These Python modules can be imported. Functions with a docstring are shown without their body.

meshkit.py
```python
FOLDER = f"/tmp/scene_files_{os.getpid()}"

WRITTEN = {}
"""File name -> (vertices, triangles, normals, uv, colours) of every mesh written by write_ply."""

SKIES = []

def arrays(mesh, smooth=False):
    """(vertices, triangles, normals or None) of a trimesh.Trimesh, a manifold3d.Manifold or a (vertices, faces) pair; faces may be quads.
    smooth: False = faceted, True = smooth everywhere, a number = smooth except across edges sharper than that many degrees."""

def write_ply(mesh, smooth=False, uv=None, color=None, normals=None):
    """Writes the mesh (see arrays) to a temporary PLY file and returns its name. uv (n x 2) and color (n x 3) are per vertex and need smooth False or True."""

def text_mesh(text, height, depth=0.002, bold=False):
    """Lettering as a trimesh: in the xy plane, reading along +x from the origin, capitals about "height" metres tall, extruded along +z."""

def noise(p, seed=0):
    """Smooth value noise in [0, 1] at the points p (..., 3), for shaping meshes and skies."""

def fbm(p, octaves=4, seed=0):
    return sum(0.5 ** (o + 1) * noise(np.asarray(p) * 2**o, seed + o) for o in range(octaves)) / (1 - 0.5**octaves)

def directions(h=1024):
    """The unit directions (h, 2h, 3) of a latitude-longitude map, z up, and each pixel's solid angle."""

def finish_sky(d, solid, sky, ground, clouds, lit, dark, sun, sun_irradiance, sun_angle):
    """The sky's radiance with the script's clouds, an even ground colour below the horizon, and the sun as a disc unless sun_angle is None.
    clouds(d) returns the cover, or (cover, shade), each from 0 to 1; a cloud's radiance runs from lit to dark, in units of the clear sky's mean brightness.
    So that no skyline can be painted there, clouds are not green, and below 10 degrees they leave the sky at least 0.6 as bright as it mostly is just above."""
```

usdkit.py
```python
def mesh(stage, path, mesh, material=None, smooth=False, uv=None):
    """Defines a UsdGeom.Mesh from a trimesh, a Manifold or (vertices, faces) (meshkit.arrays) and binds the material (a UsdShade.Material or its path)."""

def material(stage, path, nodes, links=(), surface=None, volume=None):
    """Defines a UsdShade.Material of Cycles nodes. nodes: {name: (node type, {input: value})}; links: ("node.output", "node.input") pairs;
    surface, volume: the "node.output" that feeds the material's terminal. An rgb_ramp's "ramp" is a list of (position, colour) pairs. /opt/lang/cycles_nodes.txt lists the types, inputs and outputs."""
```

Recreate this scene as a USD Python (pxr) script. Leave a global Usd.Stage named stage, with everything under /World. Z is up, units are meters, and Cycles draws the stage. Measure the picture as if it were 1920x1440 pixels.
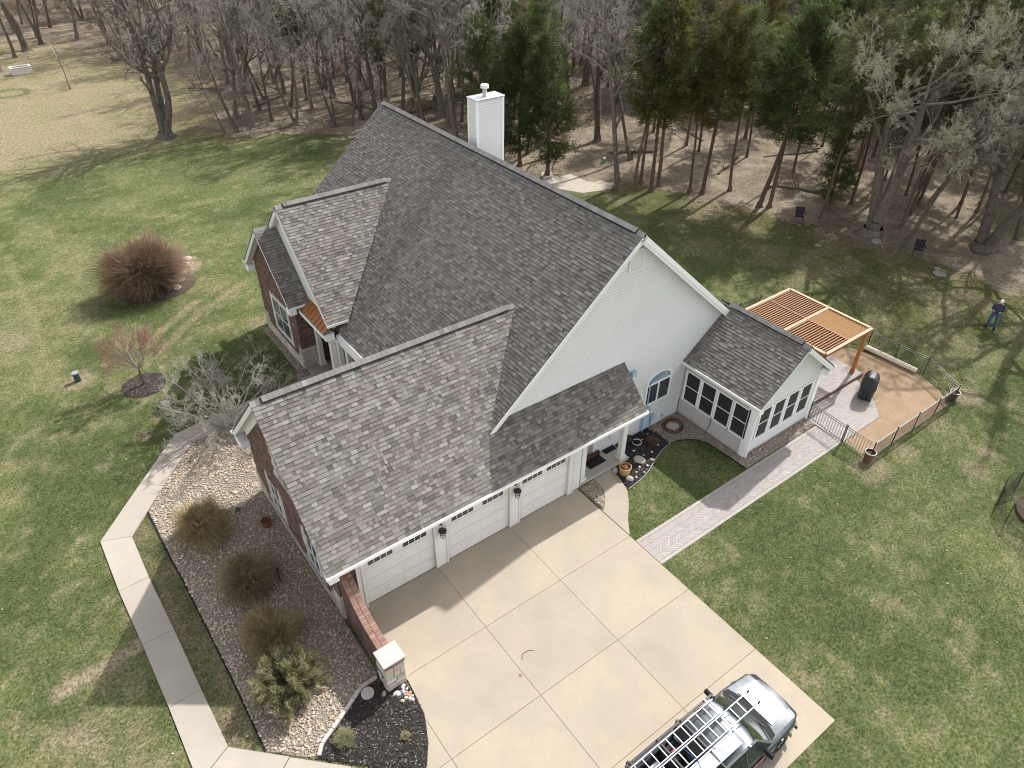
import math
import numpy as np
import trimesh
import shapely
import shapely.geometry as sg
import manifold3d as m3
from pxr import Gf, Sdf, Usd, UsdGeom, UsdLux, UsdShade, Vt
import usdkit
import meshkit

# ------------------------------------------------------------------ stage, camera, sky, sun, exposure
stage = Usd.Stage.CreateInMemory()
UsdGeom.SetStageUpAxis(stage, "Z")
UsdGeom.Xform.Define(stage, "/World")
UsdGeom.Scope.Define(stage, "/World/Looks")
EYE = np.array([-4.192, -14.745, 20.974])
RIGHT = np.array([0.80335902, -0.59538795, 0.01129079])
UP = np.array([0.35388734, 0.49257884, 0.79506593])
FWD = np.array([0.47893428, 0.63472772, -0.60641791])
cam = UsdGeom.Camera.Define(stage, "/World/camera")
M = np.eye(4)
M[0, :3], M[1, :3], M[2, :3], M[3, :3] = RIGHT, UP, -FWD, EYE
cam.AddTransformOp().Set(Gf.Matrix4d(*M.ravel().tolist()))
cam.CreateHorizontalApertureAttr(36.0)
cam.CreateVerticalApertureAttr(27.0)
cam.CreateFocalLengthAttr(36.0 * 1336.66 / 1920)
cam.CreateClippingRangeAttr((0.1, 2000.0))
cam.CreateExposureAttr(0.6)

SUN = np.array([1.03, 0.262, 1.0])
SUN /= np.linalg.norm(SUN)
usdkit.material(stage, "/World/Looks/sky_light", {
    "sky": ("sky_texture", {"sky_type": "single_scattering", "sun_disc": False, "sun_elevation": float(math.asin(SUN[2])),
                            "sun_rotation": float(math.atan2(SUN[0], SUN[1])), "altitude": 200.0, "air_density": 1.0, "aerosol_density": 2.5, "ozone_density": 1.0}),
    "hs": ("hsv", {"saturation": 0.24, "value": 1.0}),
    "bg": ("background_shader", {"strength": 0.15})}, [("sky.color", "hs.color"), ("hs.color", "bg.color")], surface="bg.background")
dome = UsdLux.DomeLight.Define(stage, "/World/sky")
UsdShade.MaterialBindingAPI.Apply(dome.GetPrim()).Bind(UsdShade.Material.Get(stage, "/World/Looks/sky_light"))
dome.GetPrim().SetCustomDataByKey("kind", "structure")
sun = UsdLux.DistantLight.Define(stage, "/World/sun")
zx = SUN
xx = np.cross([0, 0, 1.0], zx); xx /= np.linalg.norm(xx)
yx = np.cross(zx, xx)
SM = np.eye(4); SM[0, :3], SM[1, :3], SM[2, :3] = xx, yx, zx
sun.AddTransformOp().Set(Gf.Matrix4d(*SM.ravel().tolist()))
sun.CreateIntensityAttr(0.92)
sun.CreateAngleAttr(0.8)
sun.CreateColorAttr(Gf.Vec3f(1.0, 0.97, 0.92))
sun.GetPrim().CreateAttribute("inputs:normalize", Sdf.ValueTypeNames.Bool).Set(True)

# ------------------------------------------------------------------ helpers
rng = np.random.default_rng(7)
V3 = lambda *a: np.array(a, float)
used = {}


def path_for(parent, name):
    base = (parent if isinstance(parent, str) else str(parent.GetPath())) if parent is not None else "/World"
    k = (base, name)
    n = used.get(k, 0)
    used[k] = n + 1
    return f"{base}/{name}" + (f"_{n:03d}" if n else "")


def tag(p, label=None, cat=None, group=None, kind=None):
    p = p.GetPrim() if hasattr(p, "GetPrim") else p
    for k, v in (("label", label), ("category", cat), ("group", group), ("kind", kind)):
        if v:
            p.SetCustomDataByKey(k, v)
    return p


def thing(name, label, cat, group=None, loc=None, rz=0.0, scale=None):
    x = UsdGeom.Xform.Define(stage, path_for(None, name))
    place(x, loc, rz, scale)
    return tag(x, label, cat, group)


def place(x, loc=None, rz=0.0, scale=None, tilt=None):
    if loc is not None:
        x.AddTranslateOp().Set(Gf.Vec3d(*map(float, loc)))
    if tilt:
        x.AddRotateXOp().Set(float(tilt))
    if rz:
        x.AddRotateZOp().Set(float(rz))
    if scale is not None:
        s = scale if np.ndim(scale) else (scale,) * 3
        x.AddScaleOp().Set(Gf.Vec3f(*map(float, s)))


def group(name, parent):
    return UsdGeom.Xform.Define(stage, path_for(parent, name)).GetPrim()


def obj(name, mesh, mat, parent=None, smooth=False, tone=None, kind=None, label=None, cat=None, grp=None):
    """One Mesh prim. tone: one colour, or one per vertex (needs smooth False or True)."""
    if hasattr(mesh, "build"):
        mesh, tone = mesh.build(tone)
    p = path_for(parent, name)
    m = usdkit.mesh(stage, p, mesh, MATS[mat], smooth)
    if tone is not None:
        n = len(m.GetPointsAttr().Get())
        t = np.broadcast_to(np.asarray(tone, np.float32), (n, 3))
        UsdGeom.PrimvarsAPI(m).CreatePrimvar("tone", Sdf.ValueTypeNames.Color3fArray, "vertex").Set(Vt.Vec3fArray.FromNumpy(np.ascontiguousarray(t, np.float32)))
    return tag(m, label, cat, grp, kind)


class MB:
    """Collects shapes into one mesh."""
    def __init__(s): s.v, s.f, s.t, s.n = [], [], [], 0
    def add(s, v, f, tone=None):
        v, f = np.asarray(v, float), np.asarray(f, int)
        if f.shape[1] == 4:
            f = np.vstack([f[:, [0, 1, 2]], f[:, [0, 2, 3]]])
        s.v.append(v); s.f.append(f + s.n); s.n += len(v)
        s.t.append(np.broadcast_to(np.asarray(tone if tone is not None else (1, 1, 1), float), (len(v), 3)))
        return s
    def tm(s, m, tone=None): return s.add(m.vertices, m.faces, tone)
    def box(s, lo, hi, tone=None, bevel=0.0):
        lo, hi = np.minimum(lo, hi).astype(float), np.maximum(lo, hi).astype(float)
        if bevel:
            return s.tm(rbox(lo, hi, bevel), tone)
        x = np.array([[a, b, c] for a in (0, 1) for b in (0, 1) for c in (0, 1)], float)
        return s.add(lo + x * (hi - lo), BOXF, tone)
    def bar(s, a, b, w, h, up=(0, 0, 1), tone=None):
        """A box of width w (sideways) and height h (along up) running from a to b."""
        a, b, up = np.asarray(a, float), np.asarray(b, float), np.asarray(up, float)
        d = b - a; L = np.linalg.norm(d); d /= L
        sd = np.cross(d, up); k = np.linalg.norm(sd)
        sd = np.cross(d, [1.0, 0, 0]) / np.linalg.norm(np.cross(d, [1.0, 0, 0])) if k < 1e-6 else sd / k
        u = np.cross(sd, d)
        x = np.array([[i, j, q] for i in (0, 1) for j in (-.5, .5) for q in (-.5, .5)])
        return s.add(a + x[:, :1] * L * d + x[:, 1:2] * w * sd + x[:, 2:] * h * u, BOXF, tone)
    def tube(s, pts, rad, n=6, tone=None, caps=True):
        pts = np.asarray(pts, float)
        rad = np.broadcast_to(np.asarray(rad, float), (len(pts),))
        t = np.gradient(pts, axis=0); t /= np.linalg.norm(t, axis=1, keepdims=True) + 1e-12
        ref = np.array([0, 0, 1.0]) if abs(t[0][2]) < .9 else np.array([1.0, 0, 0])
        a = np.cross(t, ref); a /= np.linalg.norm(a, axis=1, keepdims=True) + 1e-12
        b = np.cross(t, a); ang = np.arange(n) * 2 * np.pi / n
        v = pts[:, None] + rad[:, None, None] * (np.cos(ang)[None, :, None] * a[:, None] + np.sin(ang)[None, :, None] * b[:, None])
        i, j = np.meshgrid(np.arange(len(pts) - 1), np.arange(n), indexing="ij")
        f = np.stack([i * n + j, (i + 1) * n + j, (i + 1) * n + (j + 1) % n, i * n + (j + 1) % n], -1).reshape(-1, 4)
        v = v.reshape(-1, 3)
        f = np.vstack([f[:, [0, 1, 2]], f[:, [0, 2, 3]]])
        if caps:
            k = len(v); v = np.vstack([v, pts[0], pts[-1]]); m = (len(pts) - 1) * n
            f = np.vstack([f, [[k, q, (q + 1) % n] for q in range(n)], [[k + 1, m + (q + 1) % n, m + q] for q in range(n)]])
        return s.add(v, f, tone)
    def prism(s, poly, z0, z1, tone=None):
        for g in getattr(poly, "geoms", [poly]):
            if g.geom_type == "Polygon" and g.area > 1e-5:
                m = trimesh.creation.extrude_polygon(g, z1 - z0, engine="earcut"); m.apply_translation([0, 0, z0]); s.tm(m, tone)
        return s
    def sheet(s, poly, z, tone=None):
        for g in getattr(poly, "geoms", [poly]):
            if g.geom_type == "Polygon" and g.area > 1e-5:
                v, f = trimesh.creation.triangulate_polygon(g, engine="earcut")
                s.add(np.c_[v, np.full(len(v), z)], orient_up(v, f), tone)
        return s
    def build(s, tone=None):
        if not s.v:
            return (np.zeros((0, 3)), np.zeros((0, 3), int)), None
        return (np.vstack(s.v), np.vstack(s.f)), (np.vstack(s.t) if isinstance(tone, str) else tone)


BOXF = np.array([[0, 1, 3, 2], [4, 6, 7, 5], [0, 4, 5, 1], [2, 3, 7, 6], [0, 2, 6, 4], [1, 5, 7, 3]])


def orient_up(v, f):
    a, b, c = v[f[:, 0]], v[f[:, 1]], v[f[:, 2]]
    cr = (b[:, 0] - a[:, 0]) * (c[:, 1] - a[:, 1]) - (b[:, 1] - a[:, 1]) * (c[:, 0] - a[:, 0])
    f = f.copy(); f[cr < 0] = f[cr < 0][:, ::-1]
    return f


def rbox(lo, hi, r):
    lo, hi = np.asarray(lo, float), np.asarray(hi, float)
    r = min(r, (hi - lo).min() * .45)
    pts = []
    for c in np.array([[a, b, d] for a in (0, 1) for b in (0, 1) for d in (0, 1)]):
        k = np.where(c, hi - r, lo + r); sg_ = np.where(c, 1, -1)
        for e in np.eye(3):
            pts.append(k + sg_ * e * r)
        pts.append(k + sg_ * r * .577)
    h = trimesh.convex.convex_hull(np.array(pts))
    return h


def hull(pts):
    return trimesh.convex.convex_hull(np.asarray(pts, float))


def frusta(P0, P1, R0, R1, n):
    """Many open tapered tubes at once."""
    P0, P1 = np.asarray(P0, float), np.asarray(P1, float)
    d = P1 - P0; d /= np.linalg.norm(d, axis=1, keepdims=True) + 1e-9
    ref = np.where(np.abs(d[:, 2:]) < .9, [[0, 0, 1.0]], [[1.0, 0, 0]])
    a = np.cross(d, ref); a /= np.linalg.norm(a, axis=1, keepdims=True) + 1e-9
    b = np.cross(d, a); ang = np.arange(n) * 2 * np.pi / n
    ring = np.cos(ang)[None, :, None] * a[:, None] + np.sin(ang)[None, :, None] * b[:, None]
    v = np.concatenate([P0[:, None] + ring * np.asarray(R0)[:, None, None], P1[:, None] + ring * np.asarray(R1)[:, None, None]], 1)
    j = np.arange(n); k = (j + 1) % n
    q = np.vstack([np.stack([j, n + j, n + k], 1), np.stack([j, n + k, k], 1)])
    f = (np.arange(len(P0)) * 2 * n)[:, None, None] + q[None]
    return v.reshape(-1, 3), f.reshape(-1, 3)


def seen(x, y, z=0.0, margin=120):
    """Whether a place falls inside the photograph's view (used only to leave out what is never shown)."""
    d = np.stack([np.asarray(x) - EYE[0], np.asarray(y) - EYE[1], np.asarray(z) - EYE[2] + 0 * np.asarray(x)], -1)
    w = d @ FWD
    u, v = 960 + 1336.66 * (d @ RIGHT) / np.maximum(w, .1), 720 - 1336.66 * (d @ UP) / np.maximum(w, .1)
    return (w > 1) & (u > -margin) & (u < 1920 + margin) & (v > -margin) & (v < 1440 + margin)


def near_first(pieces):
    c = np.array([np.mean(p[0], 0) for p in pieces])
    return np.argsort(np.linalg.norm(c - EYE, axis=1))


def put_pieces(parent, name, pieces, mat, n_single, plural, smooth=False):
    """pieces: (v, f, tone). The n_single nearest become parts of their own, the rest one part."""
    if not pieces:
        return
    order = near_first(pieces)
    for i in order[:n_single]:
        v, f, t = pieces[i]
        obj(name, (v, f), mat, parent, smooth, tone=t)
    rest = MB()
    for i in order[n_single:]:
        rest.add(*pieces[i])
    if rest.v:
        obj(plural, rest, mat, parent, smooth, tone="own", kind="stuff")


# ------------------------------------------------------------------ materials
MATS = {}


def mat(name, col, rough=.8, col2=None, scale=4.0, detail=5.0, contrast=(.35, .65), fine=0.0, fscale=60.0, bump=0.0, bscale=40.0, bdist=.02,
        metallic=0.0, spec=.4, attr=False, rand=0.0, local=False, coat=0.0, stretch=None, diff_rough=0.0):
    n = {"p": ("principled_bsdf", {"roughness": rough, "metallic": metallic, "specular_ior_level": spec, "coat_weight": coat, "base_color": col, "diffuse_roughness": diff_rough})}
    L = []
    if local:
        n["pos"] = ("texture_coordinate", {}); pos = "pos.object"
    else:
        n["pos"] = ("geometry", {}); pos = "pos.position"
    if stretch:
        n["map"] = ("mapping", {"scale": stretch}); L.append((pos, "map.vector")); pos = "map.vector"
    cur = None
    if col2 is not None:
        n["n1"] = ("noise_texture", {"scale": scale, "detail": detail, "roughness": .6}); L.append((pos, "n1.vector"))
        n["r1"] = ("rgb_ramp", {"ramp": [(0, col), (contrast[0], col), (contrast[1], col2), (1, col2)]}); L.append(("n1.fac", "r1.fac"))
        cur = "r1.color"
    if attr:
        n["at"] = ("attribute", {"attribute": "tone"})
        if cur is None:
            cur = "at.color"
        else:
            n["am"] = ("mix", {"mix_type": "multiply", "fac": 1.0}); L += [(cur, "am.color1"), ("at.color", "am.color2")]; cur = "am.color"
    if fine:
        n["n2"] = ("noise_texture", {"scale": fscale, "detail": 4.0, "roughness": .7}); L.append((pos, "n2.vector"))
        n["mr"] = ("map_range", {"from_min": .25, "from_max": .75, "to_min": 1 - fine, "to_max": 1 + fine}); L.append(("n2.fac", "mr.value"))
        n["cc"] = ("combine_color", {}); L += [("mr.result", "cc.r"), ("mr.result", "cc.g"), ("mr.result", "cc.b")]
        n["fm"] = ("mix", {"mix_type": "multiply", "fac": 1.0}); L.append(("cc.color", "fm.color2"))
        if cur is None:
            n["fm"][1]["color1"] = col
        else:
            L.append((cur, "fm.color1"))
        cur = "fm.color"
    if rand:
        n["oi"] = ("object_info", {})
        n["rr"] = ("map_range", {"from_min": 0.0, "from_max": 1.0, "to_min": 1 - rand, "to_max": 1 + rand}); L.append(("oi.random", "rr.value"))
        n["hv"] = ("hsv", {"hue": .5, "saturation": 1.0, "fac": 1.0}); L.append(("rr.result", "hv.value"))
        if cur is None:
            n["hv"][1]["color"] = col
        else:
            L.append((cur, "hv.color"))
        cur = "hv.color"
    if cur:
        L.append((cur, "p.base_color"))
    if bump:
        n["n3"] = ("noise_texture", {"scale": bscale, "detail": 5.0, "roughness": .65}); L.append((pos, "n3.vector"))
        n["b"] = ("bump", {"strength": bump, "distance": bdist}); L += [("n3.fac", "b.height"), ("b.normal", "p.normal")]
    MATS[name] = usdkit.material(stage, f"/World/Looks/{name}", n, L, surface="p.BSDF")


def leafmat(name, attr_mul, trans=.35, rand=.25):
    """Foliage: diffuse with some light let through; its colour is the mesh's own tone."""
    n = {"at": ("attribute", {"attribute": "tone"}), "oi": ("object_info", {}),
         "rr": ("map_range", {"from_min": 0.0, "from_max": 1.0, "to_min": 1 - rand, "to_max": 1 + rand}),
         "hv": ("hsv", {"hue": .5, "saturation": 1.0, "fac": 1.0}), "mm": ("mix", {"mix_type": "multiply", "fac": 1.0, "color2": attr_mul}),
         "d": ("principled_bsdf", {"roughness": .75, "specular_ior_level": .2}), "t": ("translucent_bsdf", {}), "mx": ("mix_closure", {"fac": trans})}
    L = [("oi.random", "rr.value"), ("rr.result", "hv.value"), ("at.color", "mm.color1"), ("mm.color", "hv.color"), ("hv.color", "d.base_color"), ("hv.color", "t.color"), ("d.BSDF", "mx.closure1"), ("t.BSDF", "mx.closure2")]
    MATS[name] = usdkit.material(stage, f"/World/Looks/{name}", n, L, surface="mx.closure")


def panemat(name, tint, rough=.03, base=.1):
    n = {"tr": ("transparent_bsdf", {"color": tint}), "gl": ("glossy_bsdf", {"color": (.6, .62, .62), "roughness": rough}), "fr": ("fresnel", {"IOR": 1.5}), "mx": ("mix_closure", {})}
    MATS[name] = usdkit.material(stage, f"/World/Looks/{name}", n, [("fr.fac", "mx.fac"), ("tr.BSDF", "mx.closure1"), ("gl.BSDF", "mx.closure2")], surface="mx.closure")


mat("shingle", (.3, .3, .3), .95, attr=True, fine=.28, fscale=170, bump=.35, bscale=220, bdist=.006, spec=.25)
mat("deck", (.075, .072, .07), .95)
mat("white_trim", (.84, .84, .83), .5, (.79, .79, .77), scale=1.3, fine=.03, fscale=20)
mat("cream_trim", (.72, .70, .65), .55, (.67, .65, .60), scale=1.2, fine=.03, fscale=14)
mat("siding", (.69, .685, .68), .55, (.655, .65, .645), scale=.7, fine=.03, fscale=9)
mat("siding_warm", (.53, .495, .47), .6, (.50, .465, .445), scale=.8, fine=.03, fscale=12)
mat("garage_panel", (.70, .685, .645), .5, (.66, .645, .60), scale=.7, fine=.025, fscale=16)
mat("brick", (.2, .1, .08), .9, attr=True, fine=.3, fscale=70, bump=.4, bscale=90, bdist=.006)
mat("mortar", (.38, .34, .30), .95, fine=.15, fscale=60)
mat("stone", (.5, .46, .4), .9, attr=True, fine=.25, fscale=14, bump=.6, bscale=18, bdist=.02)
mat("cap_stone", (.50, .46, .42), .85, (.56, .52, .47), scale=3, fine=.08, fscale=40)
mat("concrete", (1.03, 1.02, 1.0), .9, (.87, .865, .86), scale=.5, detail=9, contrast=(.35, .70), attr=True, fine=.09, fscale=22, bump=.15, bscale=120, bdist=.004)
mat("concrete_base", (.32, .275, .22), .95)
mat("paver", (.5, .46, .45), .9, attr=True, fine=.16, fscale=45, bump=.25, bscale=60, bdist=.005)
mat("pebble", (.4, .36, .3), .8, attr=True, fine=.15, fscale=40)
mat("gravel_bed", (.22, .19, .155), .95, (.34, .30, .25), scale=22, fine=.4, fscale=50, bump=.8, bscale=30, bdist=.04)
mat("mulch", (.018, .016, .015), .95, (.05, .044, .040), scale=30, fine=.5, fscale=80, bump=1.0, bscale=45, bdist=.04)
mat("brown_mulch", (.055, .043, .035), .95, (.12, .092, .072), scale=14, detail=8, fine=.5, fscale=60, bump=1.0, bscale=40, bdist=.04)
mat("wall_backing", (.30, .30, .30), .9)  # backing darkened so the plank gaps read as shade lines under the laps
mat("mulch_chip", (.05, .04, .03), .95, attr=True)
mat("dirt", (.36, .25, .155), .95, (.28, .20, .125), scale=1.4, detail=8, fine=.2, fscale=14, bump=.5, bscale=14, bdist=.04)
mat("black_metal", (.012, .012, .013), .45, spec=.5)
mat("dark_glass", (.012, .014, .017), .12, (.03, .034, .04), scale=1.1, spec=.6)
mat("sky_glass", (.30, .36, .42), .08, (.12, .16, .2), scale=1.2, spec=.8)  # pale blue base colour stands in for sky reflected in the pane
mat("screen", (.022, .022, .023), .55, fine=.1, fscale=120, spec=.3)
mat("copper", (.42, .19, .075), .45, (.36, .155, .06), scale=4, metallic=.45)
mat("blue_box", (.36, .50, .60), .5, fine=.05, fscale=8)
mat("galvanised", (.58, .60, .62), .35, (.45, .47, .49), scale=7, metallic=.7)
mat("cedar_wood", (.29, .108, .036), .6, (.21, .078, .026), scale=3, stretch=(6, 6, 1.2), fine=.2, fscale=30)
mat("cedar_post", (.36, .125, .03), .55, (.30, .10, .025), scale=3, stretch=(8, 8, 1), fine=.2, fscale=30)
mat("golden_wood", (.42, .235, .085), .6, (.34, .18, .06), scale=3, stretch=(6, 6, 1.2), fine=.2, fscale=30)
mat("cedar_top", (.55, .38, .25), .7, (.47, .31, .20), scale=4, fine=.15, fscale=30)  # paler copy of the pergola wood: sunlit tops and edges painted in
mat("grill_cover", (.012, .012, .014), .5, (.02, .02, .023), scale=2, bump=.4, bscale=5, bdist=.06, spec=.5)
mat("terracotta", (.30, .085, .04), .75, (.24, .065, .03), scale=9, fine=.15, fscale=40)
mat("tan_tub", (.50, .30, .15), .6, (.43, .25, .12), scale=6, fine=.12, fscale=30)
mat("soil", (.05, .035, .025), .95, (.09, .065, .045), scale=30, bump=.7, bscale=40)
mat("rubber_mat", (.014, .014, .015), .9, fine=.3, fscale=90)
mat("rug", (.13, .055, .045), .95, (.09, .045, .04), scale=20, fine=.3, fscale=60)
mat("rusty", (.16, .075, .05), .8, (.11, .06, .045), scale=12)
mat("pale_pole", (.68, .62, .50), .6, (.60, .54, .43), scale=6)
mat("plaque_blue", (.05, .14, .36), .4)
mat("plaque_white", (.75, .77, .8), .5)
mat("bark", (.175, .148, .122), .95, (.09, .075, .062), scale=5, stretch=(3, 3, .6), fine=.25, fscale=40, bump=.8, bscale=22, bdist=.05, rand=.25, local=True)
mat("twig", (.38, .345, .31), .9, (.25, .225, .20), scale=.8, rand=.28, local=True)
mat("pale_twig", (.38, .35, .305), .9, (.30, .275, .235), scale=1.2, rand=.1, local=True)
mat("olive_twig", (.37, .345, .27), .9, (.29, .27, .205), scale=1.2, rand=.1, local=True)
mat("cedar_bark", (.14, .09, .068), .95, (.085, .058, .045), scale=6, stretch=(4, 4, .5), bump=.6, bscale=20, rand=.25, local=True)
mat("stem", (.2, .12, .08), .9, attr=True)
leafmat("needles", (1.35, 1.35, 1.3), .42, .3)
leafmat("leaf", (1, 1, 1), .35, .2)
mat("lawn", (.80, .86, .78), .95, (1.40, 1.24, 1.30), scale=3.6, detail=13, contrast=(.38, .62), attr=True, fine=.95, fscale=11, bump=1.0, bscale=28, bdist=.09, spec=.1)
mat("grass_blade", (.1, .13, .04), .85, attr=True, spec=.15)
mat("litter", (1.0, 1.0, 1.0), .95, (.6, .57, .54), scale=4.5, detail=9, contrast=(.35, .65), attr=True, fine=.45, fscale=26, bump=1.0, bscale=30, bdist=.1, spec=.1)
mat("fallen_leaf", (.3, .2, .12), .9, attr=True)
mat("rock", (.5, .47, .42), .9, attr=True, fine=.2, fscale=16, bump=.5, bscale=14, bdist=.03)
mat("skin", (.50, .30, .22), .6)
mat("denim", (.035, .075, .14), .85, (.05, .10, .18), scale=8)
mat("navy_shirt", (.025, .035, .06), .85, (.035, .048, .08), scale=6)
mat("red_cloth", (.25, .03, .04), .8)
mat("white_cloth", (.75, .75, .76), .7)
mat("chair_cloth", (.020, .014, .026), .85)
mat("truck_paint", (.20, .215, .235), .20, (.12, .13, .145), scale=1.8, metallic=.7, coat=.15)
mat("truck_dark", (.02, .022, .026), .3, coat=.6)
mat("tyre", (.02, .02, .02), .85)
mat("plastic_black", (.02, .02, .022), .7, spec=.2)
mat("lamp_glass", (.7, .72, .75), .1, spec=.8)
mat("signal_red", (.45, .03, .02), .3, coat=.5)
mat("aluminium", (.46, .47, .49), .42, (.38, .39, .41), scale=9, metallic=.85)
mat("white_panel", (.80, .81, .82), .35, coat=.3)
mat("blue_rope", (.03, .06, .16), .8)
mat("teal", (.02, .28, .22), .5)
mat("riser_green", (.02, .06, .055), .6)
mat("timber_grey", (.42, .41, .39), .9, (.33, .32, .30), scale=5, stretch=(1, 1, 6))
mat("sand", (.50, .44, .37), .95, (.40, .35, .29), scale=3, detail=8, fine=.25, fscale=20, bump=.5, bscale=20)
mat("interior", (.05, .05, .05), .9)
mat("dash_green", (.10, .16, .13), .8)
panemat("windshield", (.30, .48, .40))
panemat("lantern_glass", (.85, .85, .85))

# ------------------------------------------------------------------ the ground
fbm, noise = meshkit.fbm, meshkit.noise


def ss(x, a, b):
    t = np.clip((np.asarray(x, float) - a) / (b - a), 0, 1)
    return t * t * (3 - 2 * t)


def mixc(a, b, t):
    return a * (1 - t[..., None]) + b * t[..., None]


EDGE = np.array([(-60, 118), (2, 104), (8, 99), (12, 85), (17, 79), (18.5, 64), (13, 55), (13.5, 50.5), (18, 50), (22.5, 45.5), (28, 39), (29.5, 29), (34, 22.4), (37, 18.2), (38.6, 12.5), (40.5, 6), (41.2, 2), (42.5, -3), (44, -12), (50, -40)], float)
WOODS = sg.Polygon(list(map(tuple, EDGE)) + [(420, -40), (420, 420), (-60, 420)])
PAD = sg.Polygon([(30.0, 26.6), (31.0, 28.0), (32.4, 28.2), (33.6, 27.0), (35.3, 25.0), (34.4, 23.2), (33.0, 22.7), (30.9, 23.3), (30.0, 24.9)]).buffer(.35).buffer(-.1)
BARE = [(-4.45, 19.6, .75, .5), (-3.0, 13.7, .42, .3), (-6.4, 2.9, .3, .2), (-8.0, .8, .55, .4), (-8.6, 1.3, .4, .3), (21.3, -6.4, .9, .35), (24.8, -9.0, .7, .3), (26.2, -8.8, .6, .4), (3.3, 28.6, .9, .7),
        (2.4, 26.9, .8, .5), (-6.8, 25.3, 1.3, .35), (9, 53.4, 1.6, .3), (4.5, 53, 1.5, .3), (-3.4, 17.9, .5, .2), (23.3, -6.6, .7, .3), (26.3, -6.5, .8, .3), (29.6, -6.2, .8, .5), (-4.9, 12.6, .3, .3), (-6.3, 8.9, .3, .4), (4.4, 19.6, .6, .4),
        (-6.9, -1.2, .5, .2), (-7.4, -2.6, .6, .2),]


def seg_dist(x, y, pts):
    d = np.full(np.shape(x), 1e9)
    for (ax, ay), (bx, by) in zip(pts[:-1], pts[1:]):
        t = np.clip(((x - ax) * (bx - ax) + (y - ay) * (by - ay)) / ((bx - ax) ** 2 + (by - ay) ** 2), 0, 1)
        d = np.minimum(d, np.hypot(x - ax - t * (bx - ax), y - ay - t * (by - ay)))
    return d


def edge_dist(x, y):
    """Signed distance to the edge of the woods: positive inside the woods."""
    d = seg_dist(x, y, EDGE)
    return np.where(shapely.contains_xy(WOODS, x, y), d, -d)


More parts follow.
